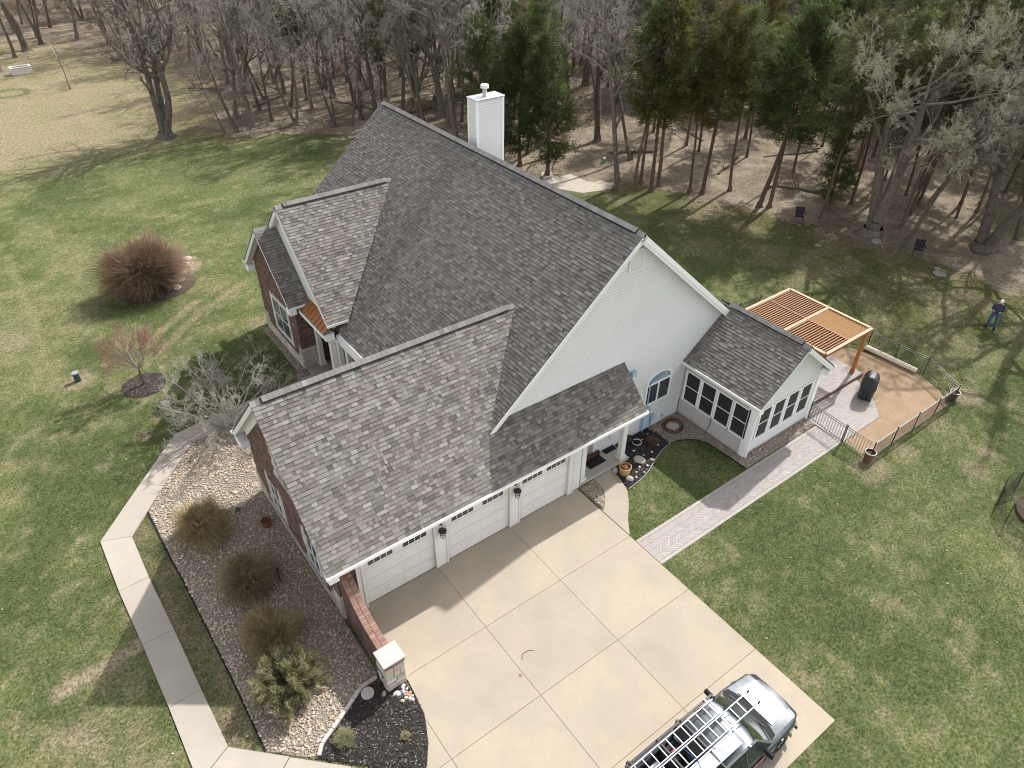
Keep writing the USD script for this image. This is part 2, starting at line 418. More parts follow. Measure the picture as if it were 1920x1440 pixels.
def lawn_tint(x, y):
    p = np.stack([x, y, np.zeros_like(x)], -1)
    big, mid, small = fbm(p / 7.0, 3, 3), fbm(p / 1.7, 3, 5), fbm(p / .45, 3, 9)
    deep, fresh, yel, tan, dirt = V3(.092, .121, .044), V3(.144, .175, .070), V3(.215, .218, .108), V3(.31, .26, .17), V3(.40, .325, .24)
    c = mixc(deep, fresh, ss(.5 * big + .5 * mid, .28, .66))
    left = ss(8 - x, 0, 12)
    c = mixc(c, yel, np.clip(ss(.30 * big + .30 * mid + .4 * small, .44, .66) * (.26 + .50 * left), 0, 1))
    c = mixc(c, yel * 1.05, ss(small * .75 + mid * .25, .50, .72) * .32)
    c = mixc(c, tan, ss(small * .75 + mid * .25, .60, .78) * .4)
    stripe = .5 + .5 * np.sin((x * .62 + y * .78 + .6 * big) * 2 * np.pi / 1.55)
    c = c * (1 + (.10 * stripe - .05) * left)[..., None]
    stripe2 = .5 + .5 * np.sin((y + .12 * x + .5 * mid) * 2 * np.pi / 1.35)
    c = c * (1 + (.13 * stripe2 - .065) * ss(x, 9, 13) * ss(-y, 3.5, 5.5))[..., None]
    # winter-brown grass towards the far left meadow
    far = ss(y - (50.5 + .15 * x + 7 * (big - .5) + 3 * (mid - .5)), -2.5, 4.5)
    c = mixc(c, mixc(tan * 1.06, yel * 1.1, ss(mid * .6 + small * .4, .42, .62) * .55 + .1 * big), far * .92)
    e = edge_dist(x, y)
    c = mixc(c, tan * V3(.66, .62, .58), ss(e + 5 * (mid - .5) + 3 * (big - .5), -3.4, 1.0) * .72)
    back = ss(x, 27, 35) * ss(y, -9, -2)
    c = mixc(c, mixc(V3(.115, .115, .045), tan * .75, ss(mid, .42, .62) * .8), back * .55)
    d = np.abs(np.hypot(x, (y - 75.9)) - 1.5)
    c = mixc(c, V3(.09, .13, .04), (1 - ss(d + .3 * (small - .5), .15, .6)) * .8)
    strip = ss(x, -5.1, -4.7) * (1 - ss(x, -4.0, -3.7)) * ss(y, -3, -2) * (1 - ss(y, 7.5, 9))
    c = mixc(c, tan * .72, strip * (.25 + .6 * ss(mid * .5 + small * .5, .4, .62)))
    for bx, by, r, k in BARE:
        d = np.hypot(x - bx, (y - by)) / r + 1.1 * (small - .5) + .8 * (mid - .5)
        c = mixc(c, dirt, k * 1.6 * np.clip(1 - ss(d, .45, 1.15), 0, .62))
    ruts = [(6.0, 26.0), (5.16, 25.34), (3.61, 24.5), (1.74, 23.29), (.24, 22.01), (-1.2, 20.6)]
    d = np.minimum(seg_dist(x, y, ruts), seg_dist(x, y, [(a + .55, b - .75) for a, b in ruts]))
    c = mixc(c, tan, (1 - ss(d + .35 * (small - .5), .05, .34)) * .7 * ss(mid, .3, .55))
    d = seg_dist(x, y, [(-5.4, 36), (-5.36, 30), (-5.3, 25.7), (-5.35, 23.5), (-6, 21)])
    c = mixc(c, yel * 1.25, (1 - ss(d, .05, .35)) * .5)
    d = seg_dist(x, y, [(-5.9, 3.0), (-6.5, 2.85), (-7.3, 2.9), (-8.2, 2.7)])
    c = mixc(c, dirt, (1 - ss(d + .3 * (small - .5), .08, .34)) * .8)
    d = np.minimum(seg_dist(x, y, [(-6.6, .3), (-7.1, -1.6), (-7.3, -3.2)]), seg_dist(x, y, [(-7.5, .5), (-8.0, -1.4), (-8.2, -3)]))
    c = mixc(c, tan, (1 - ss(d + .3 * (small - .5), .1, .4)) * .4)
    return np.clip(c, .01, .6)


def litter_tint(x, y):
    p = np.stack([x, y, np.zeros_like(x)], -1)
    big, mid, small = fbm(p / 9.0, 3, 13), fbm(p / 2.2, 3, 15), fbm(p / .6, 3, 19)
    c = mixc(V3(.30, .245, .18), V3(.46, .39, .30), ss(.5 * mid + .5 * small, .35, .65))
    c = mixc(c, V3(.20, .155, .115), ss(big * .5 + mid * .5, .5, .68) * .5)
    c = mixc(c, V3(.20, .20, .085), ss(fbm(p / 11.0, 2, 31), .52, .66) * ss(x - y, 30, 50) * .7)
    return c


gx = np.concatenate([[-600, -350, -200, -120, -80, -55, -40, -30, -24, -20], np.arange(-17, 58.01, .3), [60, 63, 67, 72, 80, 90, 110, 140, 180, 250, 400, 600]])
gy = np.concatenate([[-400, -200, -120, -80, -50, -35, -26, -20], np.arange(-16, 64.01, .3), np.arange(64.5, 104, .6), [106, 110, 116, 125, 140, 170, 220, 300, 450, 700]])
X, Y = np.meshgrid(gx, gy, indexing="ij")


def grid_mesh(X, Y, Z, keep=None):
    n, m = X.shape
    i, j = np.meshgrid(np.arange(n - 1), np.arange(m - 1), indexing="ij")
    q = np.stack([i * m + j, (i + 1) * m + j, (i + 1) * m + j + 1, i * m + j + 1], -1).reshape(-1, 4)
    if keep is not None:
        q = q[keep.ravel()[q].any(1)]
    f = np.vstack([q[:, [0, 1, 2]], q[:, [0, 2, 3]]])
    us, inv = np.unique(f, return_inverse=True)
    return np.stack([X.ravel(), Y.ravel(), Z.ravel()], 1)[us], inv.reshape(f.shape), us


v, f, us = grid_mesh(X, Y, np.zeros_like(X))
tag(obj("lawn", (v, f), "lawn", smooth=True, tone=lawn_tint(X.ravel(), Y.ravel())), "patchy spring lawn around the house, green near it and straw brown in the far meadow", kind="structure")
E_ = edge_dist(X, Y)
pp = np.stack([X, Y, 0 * X], -1)
wob = E_ + 5.0 * (fbm(pp / 3.2, 3, 41) - .5) + 1.6 * (fbm(pp / .6, 2, 43) - .5)
v, f, us = grid_mesh(X, Y, np.full_like(X, .012) + np.clip(wob, 0, 6) * .004 + .12 * ss(wob, .5, 6) * fbm(pp / 2.0, 3, 47), wob > 0)
obj("woodland_floor", (v, f), "litter", smooth=True, tone=litter_tint(v[:, 0], v[:, 1]), kind="structure", label="leaf covered brown ground under the trees")

BED_MAIN = sg.Polygon([(3.9, 11.95), (.21, 11.95), (-1.41, 11.93), (-3.16, 9.96), (-4.05, 8.84), (-3.99, 5.8), (-3.93, 5.08), (-3.87, 2.6), (-3.82, .26), (-3.8, -2.68), (-2.67, -3.79), (-2.4, -3.47), (-1.96, -3.26), (-1.41, -2.97), (-.69, -2.56), (-.05, -2.5), (-.02, 7.42), (3.9, 7.42)])
MULCH_FRONT = sg.Polygon([(-.69, -2.56), (-1.41, -2.97), (-1.96, -3.26), (-2.4, -3.47), (-2.67, -3.79), (-1.4, -5.03), (-.55, -5.9), (-.25, -5.77), (.1, -5.25), (.31, -4.8), (.46, -4.4), (.51, -4.0), (.52, -3.6), (.50, -3.28), (.5, -2.9), (-.05, -2.55)])
BED_WING = sg.Polygon([(4.4, 18.9), (4.38, 14.17), (4.05, 13.5), (4.2, 13.38), (4.78, 13.38), (4.78, 18.9)])
BED_TRI = sg.Polygon([(10.42, .0), (11.2, .0), (11.2, -.4), (11.1, -.75), (10.83, -1.12), (10.42, -1.5)])
MULCH_PORCH = sg.Polygon([(13.2, 1.03), (15.4, 1.03), (15.45, -.31), (14.8, -.42), (14.12, -.68), (13.4, -1.0), (12.82, -1.16), (12.0, -1.27), (12.13, -.6), (12.22, .0), (13.2, .0)])
BED_SUN = sg.Polygon([(15.4, 1.03), (17.3, 1.03), (17.3, -2.72), (21.8, -2.72), (21.75, -3.3), (16.87, -3.3), (16.85, -2.6), (16.81, -2.13), (16.78, -1.34), (16.6, -.9), (16.31, -.64), (15.9, -.42), (15.45, -.31)])
MULCH_TREE = sg.Point(-2.0, 17.42).buffer(1.0)
DIRT = sg.Polygon([(21.75, -4.75), (21.65, -5.6), (22.2, -6.02), (28.2, -6.12), (28.9, -5.3), (29.3, -4.2), (29.3, -2.5), (28.6, -.6), (27.0, .3), (26.97, -2.4), (26.4, -2.55), (25.5, -3.9), (24.65, -4.72)])
for nm, po, mt, lb in (("gravel_bed", BED_MAIN, "gravel_bed", "river stone bed beside the brick garage wall"), ("mulch_bed", MULCH_FRONT, "mulch", "black mulch bed beside the stone pillar and driveway"), ("gravel_bed", BED_WING, "gravel_bed", "narrow grey gravel strip along the front brick wing"),
                       ("gravel_bed", BED_TRI, "gravel_bed", "small triangular gravel bed beside the third garage door"), ("mulch_bed", MULCH_PORCH, "mulch", "black mulch bed with scattered white stones beside the side porch"),
                       ("gravel_bed", BED_SUN, "gravel_bed", "river stone bed wrapping round the sunroom"), ("mulch_bed", MULCH_TREE, "mulch", "round dark mulch ring under the small reddish tree"), ("dirt_patch", DIRT, "dirt", "bare tan dirt inside the patio fence"), ("stone_pad", PAD, "sand", "pale oval gravel pad at the edge of the woods")):
    if nm == "mulch_bed":
        b = MB()
        q = po.buffer(-.02)
        g_ = np.arange(0, 1)
        x0, y0, x1, y1 = po.bounds
        xs, ys = np.arange(x0 - .1, x1 + .2, .09), np.arange(y0 - .1, y1 + .2, .09)
        XX, YY = np.meshgrid(xs, ys, indexing="ij")
        inside = shapely.contains_xy(po, XX, YY)
        dd = shapely.distance(shapely.points(XX, YY), po.exterior)
        ZZ = .012 + np.where(inside, np.clip(dd, 0, .3) * .12 + .02 * fbm(np.stack([XX, YY, 0 * XX], -1) * 5, 3, 3), -.05)
        v, f, us = grid_mesh(XX, YY, ZZ, inside)
        b.add(v, f); b.sheet(po, .007)
        obj(nm, b, "brown_mulch" if po is MULCH_TREE else mt, kind="structure", label=lb)
    else:
        obj(nm, MB().sheet(po, .008), mt, kind="structure", label=lb)

# ------------------------------------------------------------------ paving
DRIVE = sg.Polygon([(.44, .12), (10.31, .12), (10.31, -11.9), (-9, -11.9), (-9, -9.2), (-4.0, -8.6), (-1.6, -7.0), (-.6, -6.05), (-.25, -5.77), (.1, -5.25), (.31, -4.8), (.46, -4.4), (.51, -4.0), (.56, -3.6), (.6, -3.2), (.44, -2.5)])
drive = obj("driveway", MB().sheet(DRIVE, .004), "concrete_base", kind="structure", label="wide tan concrete driveway in front of the three garage doors")
xs = [-9.5, -6.2, -2.9, .4, 3.65, 6.89, 10.4]
ys = [-12, -8.95, -6.05, -3.08, .2]
tones = rng.normal(1, .03, (10, 10))
for i in range(len(xs) - 1):
    for j in range(len(ys) - 1):
        s = DRIVE.intersection(sg.box(xs[i] + .007, ys[j] + .007, xs[i + 1] - .007, ys[j + 1] - .007))
        if s.area > .2:
            obj("concrete_slab", MB().prism(s, .006, .03), "concrete", drive, tone=V3(.415, .355, .282) * tones[i, j])

OUT = [(-5.63, -2.45), (-5.67, .27), (-5.75, 2.96), (-5.86, 5.6), (-5.88, 8.34), (-3.9, 10.61), (-1.87, 12.91), (1.43, 13.31), (4.2, 13.4)]
INN = [(-4.62, -1.92), (-4.69, .3), (-4.75, 2.93), (-4.85, 5.62), (-4.86, 7.92), (-3.16, 9.96), (-1.41, 11.93), (.21, 11.95), (4.2, 11.95)]
walk = obj("sidewalk", MB().sheet(sg.Polygon(OUT + INN[::-1]), .004), "concrete_base", kind="structure", label="curving pale concrete sidewalk past the gravel bed to the front porch")
quads = [(OUT[i], OUT[i + 1], INN[i + 1], INN[i]) for i in range(len(OUT) - 1)]
quads += [((-5.63, -2.47), (-4.62, -1.94), (-3.3, -3.25), (-4.3, -3.95)), ((-4.3, -3.97), (-3.3, -3.27), (-2.0, -4.55), (-2.95, -5.3)), ((-2.95, -5.32), (-2.0, -4.57), (-.6, -5.95), (-1.5, -6.75))]
for q in quads:
    s = sg.Polygon(q).buffer(-.008, join_style=2)
    obj("concrete_slab", MB().prism(s, .004, .045), "concrete", walk, tone=V3(.43, .385, .335) * rng.normal(1, .025))
edge = obj("lawn_edging", MB().sheet(sg.LineString([(-4.05, 8.84), (-3.99, 5.8), (-3.93, 5.08), (-3.82, .26), (-3.8, -2.68)]).buffer(.03), .03), "plastic_black")
tag(edge, "thin black edging between the grass strip and the gravel bed", "edging")

SIDE_WALK = sg.Polygon([(10.33, -3.07), (10.33, -1.5), (10.42, -1.5), (10.83, -1.12), (11.1, -.75), (11.2, -.4), (11.2, .0), (12.22, .02), (12.18, -.4), (12.11, -.7), (11.91, -1.3), (11.46, -1.85), (10.88, -2.4)])
sw = obj("side_path", MB().sheet(SIDE_WALK, .004), "concrete_base", kind="structure", label="curved concrete path from the driveway to the side porch")
obj("concrete_slab", MB().prism(SIDE_WALK.buffer(-.008), .004, .045), "concrete", sw, tone=V3(.41, .36, .295))
po = obj("porch_slab", MB().box((10.42, .03, 0), (13.25, 1.04, .15), bevel=.02), "concrete", kind="structure", label="pale concrete slab of the side porch", tone=V3(.47, .44, .39))
obj("entry_slab", MB().prism(sg.Polygon([(4.25, 13.4), (4.25, 11.9), (5.0, 11.4), (5.1, 7.95), (7.6, 7.95), (7.6, 14.1), (4.85, 14.1), (4.8, 13.4)]), 0, .13), "concrete", kind="structure", label="grey concrete slab of the front porch", tone=V3(.36, .34, .32))


def herringbone(poly, ang, L=.40, W=.10, gap=.008, z=.02, h=.04, seed=1, border=None):
    """Pavers in zigzag rows: pieces clipped to poly."""
    r = np.random.default_rng(seed)
    out = []
    x0, y0, x1, y1 = poly.bounds
    c, s = math.cos(ang), math.sin(ang)
    rot = lambda P: np.stack([P[:, 0] * c - P[:, 1] * s, P[:, 0] * s + P[:, 1] * c], 1)
    dw = L / math.sqrt(2)
    a = W * math.sqrt(2)
    cen = np.array([(x0 + x1) / 2, (y0 + y1) / 2])
    R = math.hypot(x1 - x0, y1 - y0) / 2 + 1
    prep = shapely.prepare(poly)
    for row in range(-int(R / dw) - 1, int(R / dw) + 2):
        sgn = 1 if row % 2 == 0 else -1
        for k in range(-int(R / a) - 1, int(R / a) + 2):
            # a slat leaning 45 degrees across this row
            xk, yr = k * a, row * dw
            P = np.array([(xk, yr), (xk + a, yr), (xk + a + sgn * dw, yr + dw), (xk + sgn * dw, yr + dw)])
            if sgn < 0:
                P[:, 0] += dw
            P = rot(P) + cen
            if not poly.intersects(sg.Polygon(P)):
                continue
            g = poly.intersection(sg.Polygon(P)).buffer(-gap / 2, join_style=2)
            for q in getattr(g, "geoms", [g]):
                if q.geom_type == "Polygon" and q.area > .004:
                    t = V3(.375, .345, .328) * r.normal(1, .05) * (V3(1.03, .99, .97) if r.random() < .3 else V3(1, 1, 1))
                    b = MB().prism(q.simplify(.004), z - h, z + r.uniform(-.002, .002))
                    out.append((np.vstack(b.v), np.vstack(b.f), t))
    return out


WALK = sg.Polygon([(10.33, -4.72), (21.7, -4.72), (21.7, -3.34), (10.33, -3.36)])
pw = obj("paver_walk", MB().sheet(WALK, .005), "concrete_base", kind="structure", label="long pinkish herringbone paver walk from the driveway to the patio gate")
pcs = herringbone(sg.box(10.34, -4.57, 21.7, -3.51), math.pi, .375, .10, seed=5)
for y0 in (-4.71, -3.49):
    xk = 10.34
    while xk < 21.6:
        b = MB().box((xk + .005, y0, -.02), (min(xk + .6, 21.69) - .005, y0 + .12, .022)); pcs.append((np.vstack(b.v), np.vstack(b.f), V3(.40, .37, .352) * rng.normal(1, .03))); xk += .6
put_pieces(pw, "paver", pcs, "paver", 300, "far_pavers")
PATIO = sg.Polygon([(21.72, -2.78), (21.72, -4.72), (24.65, -4.72), (25.5, -3.94), (26.38, -2.52), (26.38, -2.42), (21.84, -2.42)])
pt = obj("patio", MB().sheet(PATIO, .005), "concrete_base", kind="structure", label="pale herringbone paver patio under the covered grill")
put_pieces(pt, "paver", herringbone(PATIO.buffer(-.01), math.pi * .75, .40, .1, seed=8), "paver", 250, "far_pavers")
TER = sg.Polygon([(21.84, -2.38), (26.95, -2.38), (26.95, 2.9), (21.84, 2.9)])
tr = obj("terrace", MB().prism(TER, 0, .11), "concrete_base", kind="structure", label="raised paver terrace below the pergola")
put_pieces(tr, "paver", herringbone(TER.buffer(-.01), math.pi * .75, .40, .1, z=.15, seed=9), "paver", 250, "far_pavers")
b = MB()
for k in range(26):
    b.box((21.85 + k * .196, -2.42, .0), (21.85 + k * .196 + .19, -2.37, .155))
obj("step_edge", b, "rusty", tr, label="dark brown step edge between terrace and patio")

# ------------------------------------------------------------------ surfaces made of pieces
def intervals(poly, v):
    x0, _, x1, _ = poly.bounds
    g = poly.intersection(sg.LineString([(x0 - 1, v), (x1 + 1, v)]))
    return sorted((q.bounds[0], q.bounds[2]) for q in getattr(g, "geoms", [g]) if q.geom_type == "LineString" and q.length > 1e-4)


SH = [V3(.275, .262, .242), V3(.220, .209, .194), V3(.250, .237, .219), V3(.175, .165, .156), V3(.183, .157, .146), V3(.215, .189, .177), V3(.135, .128, .124), V3(.315, .303, .282)]
SHP = np.array([.20, .19, .18, .11, .12, .11, .05, .06]); SHP /= SHP.sum()


def shingles(O, U, V, poly, seed, expo=.143, warm=1.0):
    """Courses of shingles on the plane O + u U + v V (V upslope), poly in (u, v)."""
    r = np.random.default_rng(seed)
    N = np.cross(U, V); N /= np.linalg.norm(N)
    if N[2] < 0:
        N = -N
    at = lambda u, v, h: O + u * U + v * V + h * N
    out = []
    v0, vmax = poly.bounds[1], poly.bounds[3]
    row = 0
    while v0 < vmax - .03:
        v1 = min(v0 + expo + .012, vmax)
        a, b = intervals(poly, v0 + .004), intervals(poly, v1 - .004)
        if len(a) != len(b):
            m = intervals(poly, (v0 + v1) / 2); a = b = m
        for (a0, a1), (b0, b1) in zip(a, b):
            u = min(a0, b0) - r.uniform(0, .4)
            end = max(a1, b1)
            while u < end:
                w = r.choice([.10, .14, .18, .23, .29]) * r.uniform(.9, 1.1)
                l0, l1, t0, t1 = max(u, a0), min(u + w, a1), max(u, b0), min(u + w, b1)
                u += w
                if l1 - l0 < .004 and t1 - t0 < .004:
                    continue
                l1, t1 = max(l1, l0), max(t1, t0)
                l0, t0 = min(l0, l1), min(t0, t1)
                h = r.choice([.010, .019], p=[.40, .60]); g = .002
                T = SH[r.choice(8, p=SHP)] * r.normal(1, .05)
                if h < .015:
                    T = T * .86  # lower tabs painted darker for the shade between raised ones
                P = np.array([at(l0 + g, v0, h), at(max(l1 - g, l0 + g), v0, h), at(max(t1 - g, t0 + g), v1, .004), at(t0 + g, v1, .004),
                              at(l0 + g, v0, 0), at(max(l1 - g, l0 + g), v0, 0), at(max(t1 - g, t0 + g), v1, 0), at(t0 + g, v1, 0)])
                # the cut edges are bare asphalt; the upper band of the face is painted dark as shadow under the next course
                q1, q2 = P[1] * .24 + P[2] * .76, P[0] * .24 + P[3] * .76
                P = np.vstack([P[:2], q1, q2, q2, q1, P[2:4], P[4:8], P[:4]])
                F = np.array([[0, 1, 2], [0, 2, 3], [4, 5, 6], [4, 6, 7], [8, 9, 13], [8, 13, 12], [9, 10, 14], [9, 14, 13], [11, 8, 12], [11, 12, 15]])
                if np.dot(np.cross(P[1] - P[0], P[2] - P[0]), N) < 0:
                    F = F[:, ::-1]
                kk = .95 if seed in (11, 31, 32) else .68
                T = (T * kk + V3(.213, .203, .190) * (1 - kk)) * V3(1.0, .975, .955)
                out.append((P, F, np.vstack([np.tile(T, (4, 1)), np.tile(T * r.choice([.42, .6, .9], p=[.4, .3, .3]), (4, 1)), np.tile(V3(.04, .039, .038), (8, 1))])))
        v0 += expo; row += 1
    return out


def roof_plane(parent, O, U, V, poly, seed, single=0, thick=.035):
    """Deck and shingles of one slope."""
    O, U, V = V3(*O), V3(*U), V3(*V)
    N = np.cross(U, V); N /= np.linalg.norm(N)
    if N[2] < 0:
        N = -N
    v, f = trimesh.creation.triangulate_polygon(poly, engine="earcut")
    m = trimesh.creation.extrude_polygon(poly, thick, engine="earcut")
    W = O + m.vertices[:, :1] * U + m.vertices[:, 1:2] * V + (m.vertices[:, 2:] - thick - .002) * N
    obj("roof_deck", (W, m.faces), "deck", parent)
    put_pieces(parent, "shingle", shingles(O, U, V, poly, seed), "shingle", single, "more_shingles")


def ridge_caps(parent, a, b, s1, s2, w=.17, step=.19, lift=.06, vent=True, seed=3):
    """Bent cap shingles along the ridge a-b; s1, s2: unit downslope directions of both sides."""
    r = np.random.default_rng(seed)
    a, b, s1, s2 = V3(*a), V3(*b), V3(*s1), V3(*s2)
    L = np.linalg.norm(b - a); d = (b - a) / L
    up = V3(0, 0, 1)
    if vent:
        mb = MB()
        for s in (s1, s2):
            n = np.cross(s, d); n = n if n[2] > 0 else -n
            c0, c1 = a + .35 * d + s * (w * .5), b - .35 * d + s * (w * .5)
            mb.bar(c0 + n * lift * .45, c1 + n * lift * .45, w * .9, lift * .7, n)
        obj("ridge_vent", mb, "plastic_black", parent)
    pcs, t = [], 0.0
    while t < L - .02:
        base = lift * ss(np.array(min(t, L - t)), .2, .4) + .022 if vent else .022
        T = (SH[2] * .55 + SH[0] * .45) * r.normal(1.06, .10)
        e0, e1 = a + d * t, a + d * min(t + step * 1.12, L)
        h0, h1 = base + .012, base + .002
        P = np.array([e0 + s1 * w + up * (h0 - .012), e0 + up * (h0 + .012), e0 + s2 * w + up * (h0 - .012), e1 + s1 * w + up * (h1 - .012), e1 + up * (h1 + .012), e1 + s2 * w + up * (h1 - .012)])
        Q = P - up * .016
        v = np.vstack([P, Q])
        f = np.array([[0, 1, 4, 3], [1, 2, 5, 4], [6, 0, 3, 9], [8, 11, 5, 2], [6, 7, 1, 0], [7, 8, 2, 1], [9, 3, 4, 10], [10, 4, 5, 11]])
        f = np.vstack([f[:, [0, 1, 2]], f[:, [0, 2, 3]]])
        pcs.append((v, f, T)); t += step
    for v, f, T in pcs:
        obj("ridge_cap", (v, f), "shingle", parent, tone=T)


def siding(parent, O, U, N, poly, mt="siding", course=.13, name="siding_plank", proud=.013, gap=.021):
    """Lap siding: one plank per course; poly in (u, z) with z upward."""
    O, U, N = V3(*O), V3(*U), V3(*N)
    z0 = poly.bounds[1]
    while z0 < poly.bounds[3] - .01:
        z1 = z0 + course
        g = poly.intersection(sg.box(poly.bounds[0] - 1, z0 + gap, poly.bounds[2] + 1, z1 - .001))
        for q in getattr(g, "geoms", [g]):
            if q.geom_type != "Polygon" or q.area < 5e-4:
                continue
            mb = MB()
            v, f = trimesh.creation.triangulate_polygon(q, engine="earcut")
            f = orient_up(v, f)
            h = proud * (1 - (v[:, 1] - z0) / course) + .003
            W = O + v[:, :1] * U + v[:, 1:2] * V3(0, 0, 1) + h[:, None] * N
            if np.dot(np.cross(U, V3(0, 0, 1)), N) < 0:
                f = f[:, ::-1]
            mb.add(W, f)
            c = np.array(q.exterior.coords)
            A, B = c[:-1], c[1:]
            for p, s in zip(A, B):
                hp, hs = (proud * (1 - (k[1] - z0) / course) + .003 for k in (p, s))
                w = [O + k[0] * U + V3(0, 0, k[1]) + hh * N for k, hh in ((p, 0), (s, 0), (s, hs), (p, hp))]
                mb.add(w, [[0, 1, 2, 3]])
            obj(name, mb, mt, parent)
        z0 = z1


BR = [V3(.145, .078, .060), V3(.108, .062, .051), V3(.178, .102, .080), V3(.085, .053, .046), V3(.21, .135, .108), V3(.135, .088, .073)]


def brick_pieces(O, U, N, poly, seed, lx=.205, lz=.068, j=.011, proud=.012, base_v=0.0):
    r = np.random.default_rng(seed)
    O, U, N = V3(*O), V3(*U), V3(*N)
    out, row = [], 0
    Z = V3(0, 0, 1)
    flip = np.dot(np.cross(U, Z), N) < 0
    z = math.floor(poly.bounds[1] / (lz + j)) * (lz + j)
    while z < poly.bounds[3]:
        for a0, a1 in intervals(poly, z + lz / 2):
            u = math.floor(a0 / (lx + j)) * (lx + j) - (row % 2) * (lx + j) / 2
            while u < a1:
                l0, l1 = max(u, a0), min(u + lx, a1)
                u += lx + j
                if l1 - l0 < .03:
                    continue
                h = proud + r.uniform(-.003, .003)
                T = BR[r.choice(6, p=[.3, .2, .18, .12, .08, .12])] * r.normal(1, .08)
                P = np.array([O + a * U + b * Z + c * N for a, b in ((l0, z), (l1, z), (l1, z + lz), (l0, z + lz)) for c in (h, 0)])
                F = np.array([[0, 2, 4, 6], [1, 3, 2, 0], [3, 5, 4, 2], [5, 7, 6, 4], [7, 1, 0, 6]])
                F = np.vstack([F[:, [0, 1, 2]], F[:, [0, 2, 3]]])
                out.append((P, F[:, ::-1] if flip else F, T))
        z += lz + j; row += 1
    return out


def stone_pieces(O, U, N, poly, seed, hz=.2, lx=(.2, .5), proud=.03):
    """Irregular squared stones in courses."""
    r = np.random.default_rng(seed)
    O, U, N = V3(*O), V3(*U), V3(*N)
    Z, out = V3(0, 0, 1), []
    flip = np.dot(np.cross(U, Z), N) < 0
    z = poly.bounds[1]
    while z < poly.bounds[3] - .02:
        h = min(hz * r.uniform(.75, 1.25), poly.bounds[3] - z)
        for a0, a1 in intervals(poly, z + h / 2):
            u = a0
            while u < a1 - .02:
                w = r.uniform(*lx)
                if a1 - u - w < .12:
                    w = a1 - u
                p = proud + r.uniform(-.012, .012); g = .008
                q = np.array([(u + g, z + g), (u + w - g, z + g), (u + w - g, z + h - g), (u + g, z + h - g)])
                c = q.mean(0); q2 = c + (q - c) * .90
                P = np.array([O + a * U + b * Z for a, b in q] + [O + a * U + b * Z + p * .75 * N for a, b in q] + [O + a * U + b * Z + p * N for a, b in q2])
                F = []
                for k in range(4):
                    m = (k + 1) % 4
                    F += [[k, m, 4 + m, 4 + k], [4 + k, 4 + m, 8 + m, 8 + k]]
                F.append([8, 9, 10, 11]); F = np.array(F)
                F = np.vstack([F[:, [0, 1, 2]], F[:, [0, 2, 3]]])
                T = V3(.47, .425, .36) * r.normal(1, .1) * (V3(1.05, .96, .88) if r.random() < .3 else V3(.97, 1, 1.03) if r.random() < .4 else 1)
                out.append((P, F[:, ::-1] if flip else F, T)); u += w
        z += h
    return out


# ------------------------------------------------------------------ the house
house = thing("house", "large brick and white sided house with grey shingle roofs and three garage doors", "house")
Z1 = V3(0, 0, 1)
GS = (7.095 - 2.985) / (3.706 + .5)          # garage slope
MS = .868                                    # main slope
FS = .977                                    # front gables
main_z = lambda x: 10.104 - MS * abs(13.29 - x)
gar_z = lambda y: 2.985 + GS * (min(y, 7.412 - y) + .5)


def slope_poly(pts, O, U, V):
    O, U, V = V3(*O), V3(*U), V3(*V)
    return sg.Polygon([(np.dot(V3(*p) - O, U), np.dot(V3(*p) - O, V)) for p in pts])


def plane_roof(parent, pts, eave_a, eave_b, seed, single=0):
    """pts: 3-D corners of a slope; eave_a to eave_b runs along its eave."""
    a, b = V3(*eave_a), V3(*eave_b)
    U = (b - a) / np.linalg.norm(b - a)
    P = np.array(pts, float)
    nrm = np.zeros(3)
    for i in range(len(P)):
        nrm += np.cross(P[i] - P[0], P[(i + 1) % len(P)] - P[0])
    nrm /= np.linalg.norm(nrm)
    V = np.cross(nrm, U); V = V if V[2] > 0 else -V
    roof_plane(parent, a, U, V, slope_poly(pts, a, U, V), seed, single)


def g3(x, y): return (x, y, 2.985 + GS * (y + .5))
def m3_(x, y): return (x, y, main_z(x))


groof = group("garage_roof", house)
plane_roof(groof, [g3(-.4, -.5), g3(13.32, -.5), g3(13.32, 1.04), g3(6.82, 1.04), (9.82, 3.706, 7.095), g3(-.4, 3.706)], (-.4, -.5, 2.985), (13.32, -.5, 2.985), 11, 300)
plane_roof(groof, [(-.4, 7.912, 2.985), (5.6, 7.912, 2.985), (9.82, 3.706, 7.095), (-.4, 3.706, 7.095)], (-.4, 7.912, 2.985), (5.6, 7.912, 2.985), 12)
gd = V3(0, -1, -GS); gd /= np.linalg.norm(gd); gd2 = gd * V3(1, -1, 1)
ridge_caps(groof, (-.4, 3.706, 7.10), (9.75, 3.706, 7.10), gd, gd2)
mroof = group("main_roof", house)
XE, XR = 5.62, 19.75
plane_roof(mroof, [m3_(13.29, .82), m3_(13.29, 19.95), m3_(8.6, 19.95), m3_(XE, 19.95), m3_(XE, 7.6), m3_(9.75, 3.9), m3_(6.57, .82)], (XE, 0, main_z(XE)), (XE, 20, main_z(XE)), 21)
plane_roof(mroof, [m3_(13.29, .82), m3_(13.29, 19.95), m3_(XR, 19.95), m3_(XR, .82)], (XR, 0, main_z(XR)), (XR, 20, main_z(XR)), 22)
md = V3(-1, 0, -MS); md /= np.linalg.norm(md); md2 = md * V3(-1, 1, 1)
ridge_caps(mroof, (13.29, .82, 10.11), (13.29, 19.95, 10.11), md, md2, seed=5)
froof = group("front_gable_roof", house)
fz = lambda y: 8.083 - FS * abs(y - 15.116)
plane_roof(froof, [(5.14, 11.0, fz(11.0)), (6.15, 11.0, fz(11.0)), (10.96, 15.116, 8.083), (5.14, 15.116, 8.083)], (5.14, 11.0, fz(11.0)), (7, 11.0, fz(11.0)), 31)
